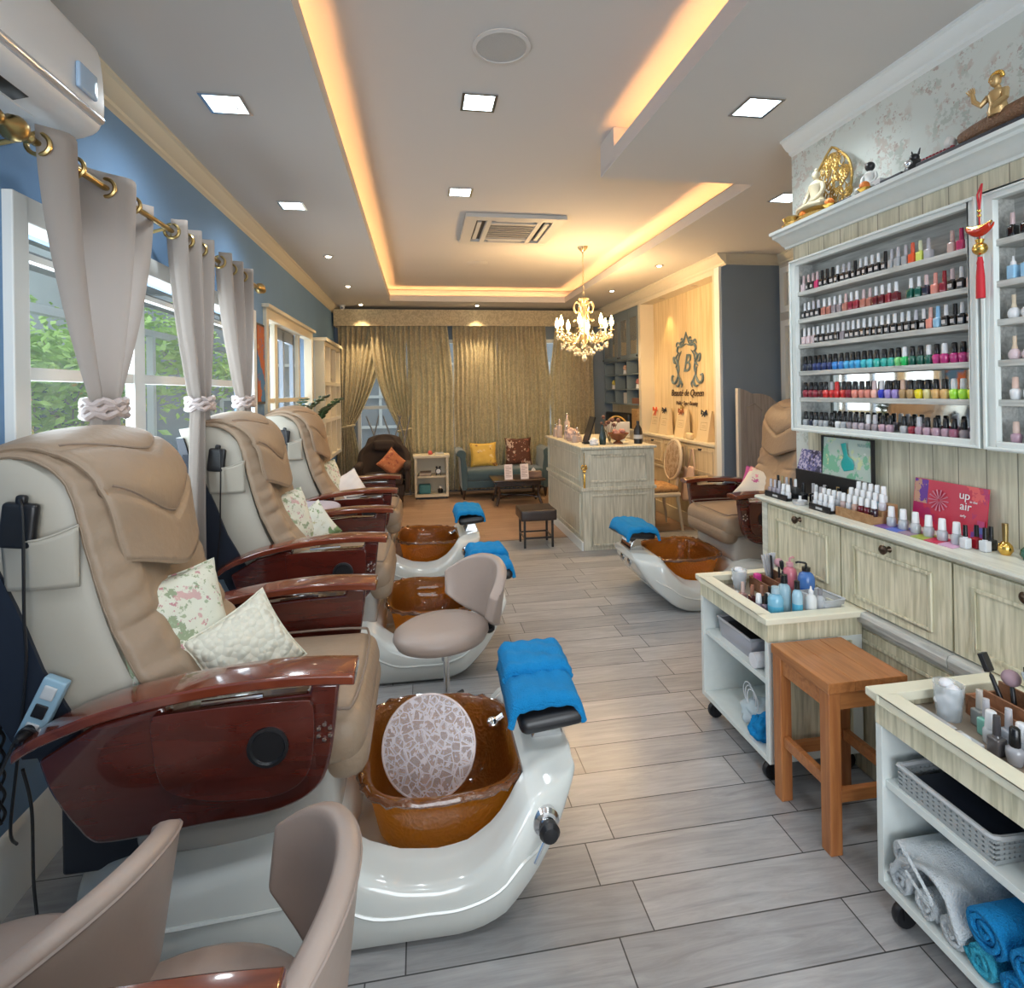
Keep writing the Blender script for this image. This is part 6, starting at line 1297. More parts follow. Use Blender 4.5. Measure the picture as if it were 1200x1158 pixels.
# ================================================================ LOUNGE
m_choc = mat('chocolate_fabric', (.035, .022, .018), .85); m_teal = mat('blue_grey_velvet', (.040, .085, .11), .75, Sheen_Weight=.5); m_dkw = wood('dark_walnut', (.022, .011, .007), (.045, .022, .014), (6, 40, 40), .3, coat=.4)
AO = (-.52, 8.02, 0); t = thing('armchair', 'dark brown upholstered armchair before the tied curtains', 'armchair', AO)
b = MB(AO)
def bkf(u, v):
    x = (u*2-1); z = .34+.62*v; w = .30+.05*math.sin(PI*min(1, v*1.1))-.14*max(0, v-.6)**1.2/.4; e = abs(x)**4
    return (AO[0]+x*w, 8.20+.14*v-.13*e*(1-v*.4)+.02*math.cos(x*4)-.05*math.exp(-((v-.78)/.09)**2)*(1-e), z-.05*e*v)
b.grid(bkf, 24, 20); b.build('backrest', m_choc, t, smooth=80, solid=.10, sub=1)
b = MB(AO); b.rbox(AO[0]-.27, AO[0]+.27, 7.76, 8.22, .30, .44, .05, puff=.02); b.build('seat', m_choc, t, smooth=60)
b = MB(AO); b.rbox(AO[0]-.15, AO[0]+.15, 8.16, 8.25, .74, .88, .045, puff=.01); b.build('head_roll', m_choc, t, smooth=60)
for s in (-1, 1): b = MB(AO); b.rbox(AO[0]+s*.33-.055, AO[0]+s*.33+.055, 7.74, 8.26, .50, .60, .045); b.rbox(AO[0]+s*.33-.035, AO[0]+s*.33+.035, 7.80, 8.24, .22, .52, .03); b.build('armrest', m_choc, t, smooth=60)
b = MB(AO); b.rbox(AO[0]-.29, AO[0]+.29, 7.80, 8.24, .14, .31, .03); b.build('frame', m_choc, t, smooth=60)
for sx in (-1, 1):
    for y in (7.83, 8.2): MB(AO).lathe([(0, 0), (.018, 0), (.024, .15), (0, .15)], (AO[0]+sx*.24, y, 0), 10).build('leg', m_dkw, t)
cushion('cushion', (-.50, 7.94, .47), .32, .32, .11, spotty('orange_print', (.46, .16, .07), [((.30, .08, .05), 16, .56), ((.55, .28, .14), 24, .6)]), 'rust-orange diamond-set cushion in the brown armchair', (-.32, PI/4, .1), seed=3, grp='lounge cushions')
# folded metal easel/rack legs seen in the tied curtain opening
t = thing('folded_chair_frame', 'grey metal chair frames crossing in the window behind the armchair', 'chair frame', (-.45, 8.55, 0)); b = MB(); r_ = random.Random(2)
for x0, x1 in ((-.34, -.10), (-.16, -.32), (-.10, .12), (.16, -.02), (.30, .14), (.12, .28)): b.tube([(x0, 0, 1.22), ((x0+x1)/2, .02, .9), (x1, .05, .02)], .011, 8)
b.tube([(-.34, .05, .03), (.30, .05, .03)], .011, 8); b.build('tube_frame', cmat('grey_metal', (.22, .23, .24), .4), t)
# small white shelf unit
SO2 = (.145, 8.45, 0); t = thing('shelf_unit', 'small cream open shelf unit between armchair and blue sofa', 'shelf', SO2)
b = MB(SO2); x0, x1, y0, y1 = -.10, .39, 8.30, 8.60; b.box(x0, x0+.035, y0, y1, .03, .60); b.box(x1-.035, x1, y0, y1, .03, .60); b.box(x0+.035, x1-.035, y1-.01, y1, .03, .60); b.box(x0+.035, x1-.035, y0, y1-.01, .03, .07); b.build('carcass', m_trim, t, smooth=0)
MB(SO2).box(x0-.02, x1+.02, y0-.02, y1+.005, .60, .635).build('top', m_trim, t, smooth=0, bevel=.004); MB(SO2).box(x0+.036, x1-.036, y0+.002, y1-.011, .31, .335).build('shelf', m_trim, t, smooth=0); MB(SO2).box(x0+.02, x1-.02, y0+.02, y1-.02, 0, .03).build('plinth', m_black, t, smooth=0)
for k in range(3): o = MB((.03, 8.4, .336+.018*k)).box(-.04+.01*k, .14, 8.34, 8.50, .3355+.018*k, .353+.018*k).build('book', cmat('book', [(.30, .22, .18), (.5, .45, .4), (.18, .14, .12)][k], .6)); tag(o, ['bottom', 'middle', 'top'][k]+' book lying flat on the cream shelf unit', 'book', 'books in the cream shelf')
t = thing('alarm_clock', 'black twin-bell alarm clock on the cream shelf unit', 'clock', (.245, 8.38, .3355)); b = MB(); b.lathe([(0, -.02), (.045, -.02), (.045, .02), (0, .02)], m=T(0, 0, .06) @ Rx(PI/2), n=20); b.sphere((-.025, 0, .115), .016, 6); b.sphere((.025, 0, .115), .016, 6); b.tube([(-.025, 0, .03), (-.035, 0, 0)], .006); b.tube([(.025, 0, .03), (.035, 0, 0)], .006); b.build('case', m_black, t); MB().lathe([(0, .0205), (.034, .0205), (.034, .022), (0, .022)], m=T(0, 0, .06) @ Rx(PI/2), n=20).build('dial', mwh, t)
o = MB((.03, 8.42, .071)).rbox(-.04, .13, 8.34, 8.50, .0705, .20, .015).build('storage_box', cmat('teal_box', (.05, .20, .24), .6)); tag(o, 'teal storage box on the bottom of the cream shelf unit', 'box')
t = thing('perfume_jar', 'small dark jar on the bottom of the cream shelf unit', 'jar', (.27, 8.40, .0705)); MB().lathe([(0, 0), (.035, 0), (.04, .05), (.02, .07), (0, .07)], n=14).build('jar_body', m_black, t); MB().lathe([(0, .07), (.022, .07), (.02, .10), (0, .10)], n=12).build('lid', mwh, t)
o = crumple((.13, 8.42, .6355), .032, cmat('coral_flower', (.65, .12, .10), .6), 'small coral flower ornament on the cream shelf unit', 'ornament', 5, (1, 1, 1), 'flower_ornament')
o = MB((.28, 8.45, .636)).rbox(.20, .33, 8.38, 8.50, .6355, .665, .006).build('clear_box', thin('acrylic', (.7, .72, .72), .1, .4)); tag(o, 'clear acrylic box on the cream shelf unit', 'box')
# sofa bench with rolled arms
SO3 = (1.20, 8.35, 0); t = thing('sofa_bench', 'blue-grey velvet bench sofa with rolled arms under the curtains', 'sofa', SO3)
b = MB(SO3); b.rbox(.62, 1.78, 8.08, 8.60, .26, .42, .05, puff=.015); b.build('seat', m_teal, t, smooth=60)
b = MB(SO3); b.rbox(.62, 1.78, 8.10, 8.60, .16, .27, .02); b.build('frame', m_teal, t, smooth=60)
for s, xc in ((-1, .60), (1, 1.80)):
    prof = smoothpoly([Vector((xc-s*.04, 0, .14)), Vector((xc-s*.05, 0, .40)), Vector((xc-s*.03, 0, .58)), Vector((xc-s*.03, 0, .68)), Vector((xc+s*.03, 0, .72)), Vector((xc+s*.09, 0, .70)), Vector((xc+s*.10, 0, .64)), Vector((xc+s*.05, 0, .60)), Vector((xc+s*.04, 0, .40)), Vector((xc+s*.03, 0, .14))], 4)
    b = MB(SO3); b.prism([(p.x, p.z) for p in prof], 8.08, 8.62, 'xz'); ar = b.build('armrest', m_teal, t, smooth=50, bevel=.01)
    for y in (8.14, 8.56): MB(SO3).lathe([(0, 0), (.012, 0), (.020, .06), (.028, .14), (0, .14)], (xc, y, 0), 10).build('leg', m_dkw, t)
cushion('cushion', (.92, 8.38, .435), .40, .36, .12, spotty('yellow_print', (.72, .48, .10), [((.30, .12, .04), 9, .60), ((.80, .62, .30), 14, .6)]), 'yellow printed cushion on the blue bench sofa', (-.25, 0, .05), seed=2, grp='lounge cushions')
cushion('cushion', (1.45, 8.38, .435), .40, .42, .12, spotty('brown_floral', (.10, .035, .02), [((.55, .42, .34), 10, .56), ((.32, .12, .07), 18, .6)]), 'dark brown cushion with cream flowers on the blue bench sofa', (-.25, 0, -.05), seed=5, grp='lounge cushions')
# coffee table
CO2 = (1.30, 7.72, 0); t = thing('coffee_table', 'low dark wood coffee table with curved legs before the blue sofa', 'table', CO2)
b = MB(CO2); b.rbox(.94, 1.66, 7.46, 7.98, .335, .36, .01, n=2); b.build('tabletop', m_dkw, t)
b = MB(CO2); b.box(1.00, 1.60, 7.52, 7.92, .27, .334); b.build('apron', m_dkw, t, smooth=0)
for sx in (-1, 1):
    for sy in (-1, 1): P_ = [(1.30+sx*.28, 7.72+sy*.18, .30), (1.30+sx*.27, 7.72+sy*.175, .15), (1.30+sx*.31, 7.72+sy*.20, .012)]; MB(CO2).tube(smoothpoly([Vector(p) for p in P_], 5), .020, 8).build('leg', m_dkw, t)
b = MB(CO2)
for s in (-1, 1): b.tube(smoothpoly([Vector(p) for p in ((1.02, 7.72+s*.17, .10), (1.20, 7.72+s*.03, .115), (1.40, 7.72+s*.03, .115), (1.58, 7.72+s*.17, .10))], 5), .014, 8)
b.build('stretcher', m_dkw, t)
for x, lb, tx in ((1.16, 'left white price leaflet standing on the coffee table', 'PRICE'), (1.38, 'right white price leaflet standing on the coffee table', 'MENU')):
    t = thing('table_leaflet', lb, 'leaflet', (x, 7.52, .3605)); b = MB(); b.prism([(0, 0), (.004, 0), (.044, .20), (.040, .20)], -.055, .055, 'yz'); b.build('sheet', cmat('paper_pink', (.75, .68, .70), .5), t, smooth=0)
    b = MB()
    for k in range(9): z = .17-.017*k; b.box(-.04, .04 if k % 3 else .01, -.0008+z*.2-.0012, z*.2-.0004, z, z+.005)
    b.build('print_lines', cmat('ink', (.28, .20, .24), .6), t, smooth=0)
t = thing('tissue_box', 'brown tissue box with a white tissue on the coffee table', 'tissue box', (1.53, 7.66, .3605)); MB().rbox(-.10, .10, -.06, .06, 0, .085, .006, n=2).build('box', wood('box_wood', (.16, .10, .08), (.24, .16, .13), (8, 40, 40), .5), t); MB().grid(lambda u, v: ((u-.5)*.07*(1-.4*v), .012*math.sin(u*9)+.01*v, .085+.05*v*(1-.5*abs(u-.5)*2)), 12, 8).build('tissue', m_plainw, t, smooth=80, solid=.003)
# dark footstool
FO = (1.137, 5.608, 0); t = thing('footstool', 'small dark brown padded footstool in front of the reception desk', 'stool', FO)
MB(FO).rbox(.955, 1.315, 5.435, 5.78, .27, .375, .015, puff=.006).build('seat', cmat('brown_leather', (.035, .022, .018), .4), t, smooth=60)
for x in (.985, 1.265):
    for y in (5.465, 5.73): MB(FO).box(x, x+.02, y, y+.02, 0, .27).build('leg', m_black, t, smooth=0)
b = MB(FO); b.box(.987, 1.283, 5.469, 5.479, .09, .105); b.box(.987, 1.283, 5.737, 5.747, .09, .105); b.box(.990, 1.0, 5.486, 5.73, .09, .105); b.box(1.27, 1.28, 5.486, 5.73, .09, .105); b.build('stretcher', m_black, t, smooth=0)

# ================================================================ RECEPTION DESK
DO = (1.895, 6.01, 0); dx0, dx1, dy0, dy1 = 1.53, 2.26, 5.26, 6.76; t = thing('reception_desk', 'pale limewashed two-tier reception desk with framed panels', 'desk', DO)
m_desk = wood('desk_oak', (.44, .42, .33), (.64, .61, .50), (60, 60, 4), .5)
b = MB(DO); b.box(dx0, dx1, dy0, dy1, .0, .97); b.build('body', m_desk, t, smooth=0)
b = MB(DO); b.box(dx0-.022, dx1+.022, dy0-.022, dy1+.022, .975, 1.0); b.build('top', m_desk, t, smooth=0, bevel=.005)
b = MB(DO); b.box(dx0-.018, dx1+.018, dy0-.018, dy1+.018, .575, .61); b.build('mid_rail', m_desk, t, smooth=0, bevel=.006)
b = MB(DO)
def panel_y(b, y, x0, x1, z0, z1, w=.02, d=.012): b.box(x0, x0+w, y-d, y, z0, z1); b.box(x1-w, x1, y-d, y, z0, z1); b.box(x0+w, x1-w, y-d, y, z0, z0+w); b.box(x0+w, x1-w, y-d, y, z1-w, z1)
panel_y(b, dy0-.0005, dx0+.07, dx1-.07, .655, .92); panel_y(b, dy0-.0005, dx0+.07, dx1-.07, .04, .54); b.build('front_moulding', m_desk, t, smooth=0, bevel=.003)
b = MB(DO); panel_x(b, dx0-.0005, dy0+.08, dy1-.08, .655, .92, .02, .012); panel_x(b, dx0-.0005, dy0+.08, dy1-.08, .12, .54, .02, .012); b.build('side_moulding', m_desk, t, smooth=0, bevel=.003)
b = MB(DO); b.box(dx0-.016, dx0-.0005, dy0, dy1, 0, .085); b.build('skirting', m_white, t, smooth=0)
t = thing('gold_pendant', 'gold bow pendant with tassel hanging on the desk corner', 'ornament', (dx0+.01, dy0-.03, .80)); O = (0, 0, 0)
b = MB(); b.tube([(0, 0, .15), (0, 0, .03)], .003); b.tube([(.025*math.sin(a*PI/8)*(1+.2*math.cos(a)), 0, .02*math.sin(a*PI/4)+.01) for a in range(16)], .007, 6, closed=True); b.sphere((0, 0, -.03), .018, 8); b.lathe([(0, -.05), (.006, -.05), (.012, -.09), (.010, -.19), (0, -.19)], n=10); b.build('pendant', m_gold, t)
ZD = 1.0005
# desk top items
t = thing('glass_bowl', 'amber glass footed bowl on the reception desk', 'bowl', (1.98, 5.50, ZD)); MB().lathe([(0, 0), (.05, 0), (.05, .01), (.02, .03), (.07, .05), (.115, .11), (.108, .11), (.06, .06), (0, .045)], n=24).build('bowl', cmat('amber_bowl', (.22, .08, .035), .1), t)
b = MB(); r_ = random.Random(5)
for k in range(9): a = r_.uniform(0, 6.3); q = r_.uniform(.0, .07); b.sphere((q*math.cos(a), q*math.sin(a), .10+r_.uniform(0, .03)), .024, 6)
b.build('sweets', cmat('pink_sweets', (.45, .22, .18), .5), t)
t = thing('flower_arrangement', 'small dried flower arrangement rising behind the amber bowl', 'plant', (1.93, 5.62, ZD)); b = MB(); r_ = random.Random(8); tips = []
for k in range(10): p = Vector((r_.uniform(-.09, .09), r_.uniform(-.05, .05), r_.uniform(.16, .27))); b.tube([(0, 0, .0), (p.x*.4, p.y*.4, .1), tuple(p)], .003, 5); tips.append(p)
b.build('stems', cmat('stem', (.15, .12, .05), .7), t); b = MB(); [b.sphere(tuple(p), r_.uniform(.014, .026), 6) for p in tips]; b.build('blossoms', cmat('brown_blossom', (.16, .08, .06), .8), t)
t = thing('dark_bottle', 'black wine-shaped bottle at the right front of the reception desk', 'bottle', (2.175, 5.45, ZD)); MB().lathe([(0, 0), (.042, 0), (.044, .12), (.040, .15), (.015, .19), (.015, .23), (0, .23)], n=18).build('bottle_body', m_black, t); MB().lathe([(.0435, .05), (.0455, .05), (.0455, .09), (.0435, .09)], n=18).build('label', cmat('label', (.5, .5, .5), .4), t)
t = thing('tall_vase', 'slim dark vase on the reception desk left of the amber bowl', 'vase', (1.80, 5.45, ZD)); MB().lathe([(0, 0), (.03, 0), (.036, .06), (.028, .12), (.012, .17), (.014, .20), (0, .19)], n=16).build('vase_body', cmat('dark_green_glass', (.02, .04, .04), .15), t)
t = thing('menu_tablet', 'dark tablet on a tilted stand on the reception desk', 'tablet', (1.68, 5.60, ZD)); b = MB(); b.prism([(-.02, .02), (-.008, .015), (.075, .27), (.063, .275)], -.09, .09, 'xz'); b.build('tablet', m_black, t); MB().box(-.04, .08, -.05, .05, 0, .018).build('stand', m_black, t, smooth=0)
crumple((1.70, 5.42, ZD), .045, m_plainw, 'white knotted napkin at the front left of the reception desk', 'napkin', 4, (1, 1, .9), 'napkin')
crumple((1.62, 5.95, ZD), .06, cmat('pinkish_flowers', (.55, .38, .32), .7), 'pale pink flower bunch on the far side of the reception desk', 'flowers', 6, (1, 1.3, 1.3), 'flower_bunch')
gl = thin('clear_glass', (.75, .72, .70), .05, .45)
for i, (x, y, h) in enumerate(((1.60, 6.60, .13), (1.60, 6.42, .20), (1.66, 6.30, .27), (1.62, 6.15, .14), (1.72, 6.10, .12), (1.60, 5.75, .10), (1.66, 5.82, .08))):
    t = thing('glass_jar', 'clear glass jar, %s from the far end along the reception desk' % ORD[i], 'jar', (x, y, ZD), 0, 'glass jars on the reception desk'); MB().lathe([(0, 0), (.035, 0), (.038, .01), (.032, h*.7), (.012, h*.8), (.016, h), (.0, h)], n=14).build('jar_body', cmat('rose_glass', (.52, .42, .38), .1, Alpha=.75), t); MB().sphere((0, 0, h+.01), .012, 6).build('stopper', m_chrome, t)
t = thing('desk_screen', 'white monitor back with arched wood frame behind the amber bowl', 'monitor', (2.12, 5.85, ZD)); MB().rbox(-.16, .12, -.012, .012, .03, .20, .008, n=2).build('screen', cmat('white_plastic', (.6, .58, .55), .4), t); MB().box(-.05, .05, -.05, .05, 0, .03).build('stand', m_acw, t, smooth=0)
MB().tube([(.13*math.cos(a*PI/14)-.02, .03, .10+.16*math.sin(a*PI/14)) for a in range(15)], .009, 6).build('arch', m_brass, t)

# ================================================================ CHANDELIER
HX, HY = 1.70, 5.70; t = thing('chandelier', 'antique gold crystal chandelier with candle bulbs above the reception desk', 'chandelier', (HX, HY, Zu)); O = (HX, HY, Zu)
m_ch = mat('champagne_gold', (.62, .50, .30), .3, .8); m_cry = mat('crystal', (.80, .74, .60), .05, .0, Transmission_Weight=.5, IOR=1.5); m_bulb = emis('candle_bulb', (1.0, .72, .34), 22)
b = MB(O); b.lathe([(0, Zu-.05), (.02, Zu-.05), (.05, Zu-.02), (.055, Zu-.001), (0, Zu-.001)], (HX, HY, 0), 18); b.build('canopy', m_ch, t)
b = MB(O)
for k in range(14): z = Zu-.05-.033*k; b.tube([(HX+(.008*math.cos(a*PI/4) if k % 2 else 0), HY+(0 if k % 2 else .008*math.cos(a*PI/4)), z-.018+.018*math.sin(a*PI/4)) for a in range(8)], .0025, 5, closed=True)
b.build('chain', m_ch, t)
b = MB(O); b.lathe([(.0, 2.52), (.05, 2.51), (.06, 2.50), (.03, 2.47), (.022, 2.42), (.035, 2.36), (.022, 2.28), (.04, 2.18), (.05, 2.14), (.03, 2.10), (.012, 2.04), (.02, 2.0), (0, 1.97)], (HX, HY, 0), 18); b.build('stem', m_ch, t)
b = MB(O)
for k in range(8):
    a = k*PI/4+.2; c_, s_ = math.cos(a), math.sin(a); P_ = [(.03, 2.44), (.085, 2.47), (.11, 2.42), (.085, 2.36), (.05, 2.38), (.06, 2.30), (.10, 2.28)]; b.tube(smoothpoly([Vector((HX+r*c_, HY+r*s_, z)) for r, z in P_], 4), .006, 6)
    b.sphere((HX+.10*c_, HY+.10*s_, 2.28), .012, 6)
b.build('scroll_crown', m_ch, t)
for k in range(8):
    a = k*PI/4+.35; c_, s_ = math.cos(a), math.sin(a)
    b = MB(O); P_ = [(.03, 2.16), (.10, 2.06), (.20, 2.06), (.27, 2.12), (.285, 2.165)]; b.tube(smoothpoly([Vector((HX+r*c_, HY+r*s_, z)) for r, z in P_], 5), .007, 6)
    P_ = [(.10, 2.07), (.13, 2.13), (.17, 2.12), (.16, 2.08)]; b.tube(smoothpoly([Vector((HX+r*c_, HY+r*s_, z)) for r, z in P_], 4), .0045, 6)
    b.lathe([(0, 2.160), (.035, 2.168), (.03, 2.172), (0, 2.170)], (HX+.285*c_, HY+.285*s_, 0), 12); b.lathe([(0, 2.17), (.010, 2.17), (.010, 2.215), (0, 2.215)], (HX+.285*c_, HY+.285*s_, 0), 10)
    arm = b.build('arm', m_ch, t)
    b = MB(O); b.lathe([(0, 2.212), (.015, 2.216), (.024, 2.242), (.018, 2.275), (.004, 2.318), (0, 2.322)], (HX+.285*c_, HY+.285*s_, 0), 12); b.build('bulb', m_bulb, arm)
dp_ = MB(); dp_.lathe([(0, -.028), (.014, -.010), (.007, .008), (0, .014)], n=6); dpo = dp_.build('crystal_drop', m_cry, t)
def cdrop(x, y, z, s=1.0):
    o = dpo if not cdrop.used else dpo.copy()
    if cdrop.used: COL.objects.link(o)
    cdrop.used = True; o.location = (x-O[0], y-O[1], z-O[2]); o.scale = (s, s, s)
cdrop.used = False
def drop(b, x, y, z, s=.011): b.lathe([(0, -s*2.2), (s, -s*.8), (s*.5, s*.6), (0, s)], (x, y, z), 6)
for k in range(32):
    a = k*PI/16
    for rr, zz in ((.285, 2.12-.015*(k % 2)), (.24, 2.04-.02*(k % 3)), (.17, 1.985-.02*(k % 2)), (.10, 1.94)):
        if rr < .2 and k % 2: continue
        cdrop(HX+rr*math.cos(a), HY+rr*math.sin(a), zz, .9 if k % 2 else 1.15)
for k in range(8):
    a0, a1 = k*PI/4+.35, (k+1)*PI/4+.35
    b = MB(O); b.tube([(HX+.275*math.cos(a0+(a1-a0)*j/48), HY+.275*math.sin(a0+(a1-a0)*j/48), 2.15-.06*math.sin(PI*j/48)) for j in range(49)], [.0065 if j % 4 in (1, 2) else .0015 for j in range(49)], 6).build('bead_strand', m_cry, t)
cdrop(HX, HY, 1.90, 2.2)
for k in range(4): a = k*PI/2+.6; point_light('chandelier_glow', (HX+.33*math.cos(a), HY+.33*math.sin(a), 2.26), 24, (1.0, .64, .30), .05)

# ================================================================ LOGO WALL AND LEDGE
XP = 3.12
struct(MB().box(2.93, XP, 5.24, 5.30, 0, 2.80).box(2.93, XP, 7.20, 7.28, 0, 2.80).box(2.93, XP, 5.30, 7.20, 2.69, 2.80).box(2.93, XP, 7.28, 8.78, 2.70, 2.80).build('trim_9', m_trim, smooth=0))
struct(MB().box(2.905, 2.93, 5.13, 5.22, 0, 2.74).build('trim_10', m_white, smooth=0))
t = thing('ledge_cabinet', 'cream low cabinet with ledge under the logo wall, bags standing on it', 'cabinet', (3.03, 6.25, 0)); O = (3.03, 6.25, 0); m_pc = wood('warm_cream_wood', (.56, .46, .30), (.68, .58, .40), (40, 40, 2), .55)
MB(O).box(2.955, XP-.002, 5.302, 7.198, 0, .945).build('body', m_pc, t, smooth=0); MB(O).box(2.925, XP-.002, 5.302, 7.198, .946, .975).build('ledge', m_trim, t, smooth=0, bevel=.004)
for i in range(3):
    y0 = 5.33+i*.625; b = MB(O); b.box(2.945, 2.954, y0, y0+.60, .62, .93); d = b.build('door', m_pc, t, smooth=0, bevel=.002); b = MB(O); panel_x(b, 2.9448, y0+.04, y0+.56, .655, .895, .014, .008); b.build('door_moulding', m_pc, d, smooth=0); MB(O).box(2.93, 2.9445, y0+.27, y0+.33, .885, .905).build('handle', m_black, d, smooth=0)
MB(O).box(2.94, 2.954, 5.302, 7.198, .575, .60).build('rail', m_trim, t, smooth=0); MB(O).box(2.938, 2.954, 5.302, 7.198, 0, .15).build('skirting', m_trim, t, smooth=0, bevel=.004)
MB(O).box(2.935, 2.9395, 5.27, 5.31, .0, .01).build('foot_strip', m_trim, t, smooth=0)
# logo
t = thing('wall_logo', 'grey-blue crest with letter B and Beaute de Queen lettering on the cream wall', 'logo', (XP, 6.25, 1.75)); O = (XP, 6.25, 1.75); m_lg = mat('logo_grey_blue', (.13, .19, .22), .5); m_br = mat('logo_dark_brown', (.10, .06, .04), .5)
b = MB(O); cy_, cz_ = 6.25, 1.86; X = XP-.012
def cur(pts, r=.010): b.tube(smoothpoly([Vector((X, cy_+p[0], cz_+p[1])) for p in pts], 5), [.62*r*(.5+math.sin(PI*i/(5*(len(pts)-1)))) for i in range(5*(len(pts)-1)+1)], 6)
for s in (-1, 1):
    cur([(s*.00, .36), (s*.05, .27), (s*.14, .24), (s*.10, .20), (s*.0, .22)], .016); cur([(s*.02, .30), (s*.10, .20), (s*.20, .20), (s*.23, .14), (s*.17, .12)], .016); cur([(s*.14, .21), (s*.22, .25), (s*.26, .20)], .014)
    cur([(s*.20, .12), (s*.27, .06), (s*.22, .0), (s*.28, -.05)], .018); cur([(s*.25, .05), (s*.33, .08), (s*.32, .01), (s*.27, .0)], .014); cur([(s*.22, .02), (s*.20, -.08), (s*.24, -.16)], .014)
    cur([(s*.26, -.06), (s*.22, -.15), (s*.30, -.24), (s*.38, -.22), (s*.38, -.15), (s*.33, -.16)], .018); cur([(s*.22, -.14), (s*.17, -.22), (s*.22, -.28), (s*.28, -.27)], .017); cur([(s*.17, -.20), (s*.12, -.25), (s*.14, -.30)], .012); cur([(s*.12, .14), (s*.19, .08), (s*.20, .02)], .010)
    cur([(s*.05, .24), (s*.10, .29), (s*.13, .27)], .012)
b.build('crest', m_lg, t, smooth=60)
text3('B', (X, 6.25, 1.84), .30, m_lg, t, 'lettering', ROTX, O, ext=.004, shear=.35)
text3('Beauté de Queen', (X, 6.26, 1.495), .115, m_br, t, 'lettering', ROTX, O, ext=.003, shear=.3)
text3('Nails • Spa • Beauty', (X, 6.26, 1.375), .068, m_br, t, 'lettering', ROTX, O, ext=.003)
for y in (5.85, 6.70): 
    tt = thing('recessed_spot', 'warm recessed spotlight over the %s of the logo wall' % ('near end' if y < 6 else 'far end'), 'ceiling light', (3.02, y, 2.689), 0, 'recessed spotlights over the logo'); MB().lathe([(.02, -.001), (.035, -.001), (.035, -.008), (.02, -.008)], n=16).build('frame', m_chrome, tt); MB().lathe([(0, -.002), (.02, -.002), (.02, -.004), (0, -.004)], n=14).build('lamp', m_warm if y > 6 else m_acw, tt)
spot_light('logo_spot', (3.0, 6.70, 2.67), 22, (1.0, .62, .22), 1.3, .5, rot=(0, .10, 0), rad=.02)
# paper gift bags
m_bag = cmat('cream_paper', (.72, .58, .36), .6)
for i, (y, bow, lb) in enumerate(((6.98, (.65, .10, .03), 'cream paper bag with red bow at the far end of the ledge'), (6.70, (.02, .02, .03), 'cream paper bag with black bow beside the red-bowed one'), (6.24, (.35, .10, .03), 'cream paper bag with brown bow in the middle of the ledge'), (5.69, (.02, .03, .05), 'cream paper bag with navy bow at the near end of the ledge'))):
    t = thing('gift_bag', lb, 'bag', (3.035, y, .9755), 0, 'gift bags on the ledge'); b = MB(); w_ = .125; h = .33
    b.add([(-.045, -w_, 0), (.045, -w_, 0), (.045, w_, 0), (-.045, w_, 0), (-.005+.02, -w_*.92, h), (.035, -w_*.92, h), (.035, w_*.92, h), (-.005+.02, w_*.92, h)], [(3, 2, 1, 0), (4, 5, 6, 7), (0, 1, 5, 4), (1, 2, 6, 5), (2, 3, 7, 6), (3, 0, 4, 7)]); b.build('bag_body', m_bag, t, smooth=0)
    b = MB(); 
    for s in (-1, 1): b.tube([(.0, 0, h-.03), (-.012, s*.05, h+.005), (-.012, s*.055, h-.035), (.0, 0, h-.03)], .009, 6); b.tube([(0, 0, h-.03), (-.022, s*.03, h-.10 if i == 0 else h-.06)], .006, 6)
    b.build('bow', cmat('bow', bow, .5), t)
    b = MB(); 
    def face(z): return -.045+(.060)*z/h-.0015
    for (ya, yb, za, zb_) in ((-.07, .07, .20, .204), (-.07, .07, .12, .124), (-.07, -.066, .124, .20), (.066, .07, .124, .20), (-.04, .04, .165, .170), (-.05, .05, .145, .149)): b.add([(face(za), ya, za), (face(za), yb, za), (face(zb_), yb, zb_), (face(zb_), ya, zb_)], [(0, 1, 2, 3)])
    b.build('printed_frame', cmat('tan_ink', (.35, .24, .12), .6), t, smooth=0)
o = MB((3.0, 5.99, .9755)).rbox(2.96, 3.02, 5.90, 6.02, .9755, 1.05, .02).build('soap_bundle', m_bag); tag(o, 'small cream wrapped bundle between the bags on the ledge', 'bundle')
t = thing('hanging_charm', 'small brown charm hanging on a cord over the ledge', 'ornament', (3.09, 6.35, 1.50)); MB().tube([(0, 0, -.02), (0, 0, -.16)], .002, 5).build('cord', m_br, t); MB().sphere((0, 0, -.18), .022, 8, (1, 1, 1.4)).build('charm', m_brass, t)
# cotton tote bag hanging from the ledge door handle
t = thing('tote_bag', 'pale pink cotton tote bag hanging below the ledge', 'bag', (2.90, 5.75, .89)); m_tote = cmat('cotton_pink', (.62, .45, .36), .9)
MB().tube(smoothpoly([Vector(p) for p in ((.0, .10, -.22), (.005, .05, -.12), (.012, .0, 0), (.005, -.045, -.12), (0, -.07, -.22))], 6), .008, 6).build('strap', m_tote, t)
MB().grid(lambda u, v: (-.02-.03*math.sin(PI*u)*(.3+.7*v)+.006*math.sin(u*17), (.5-u)*(.20+.20*v)+.02, -.20-.36*v-.02*math.sin(u*6)), 24, 16).build('cloth', m_tote, t, smooth=80, solid=.02)

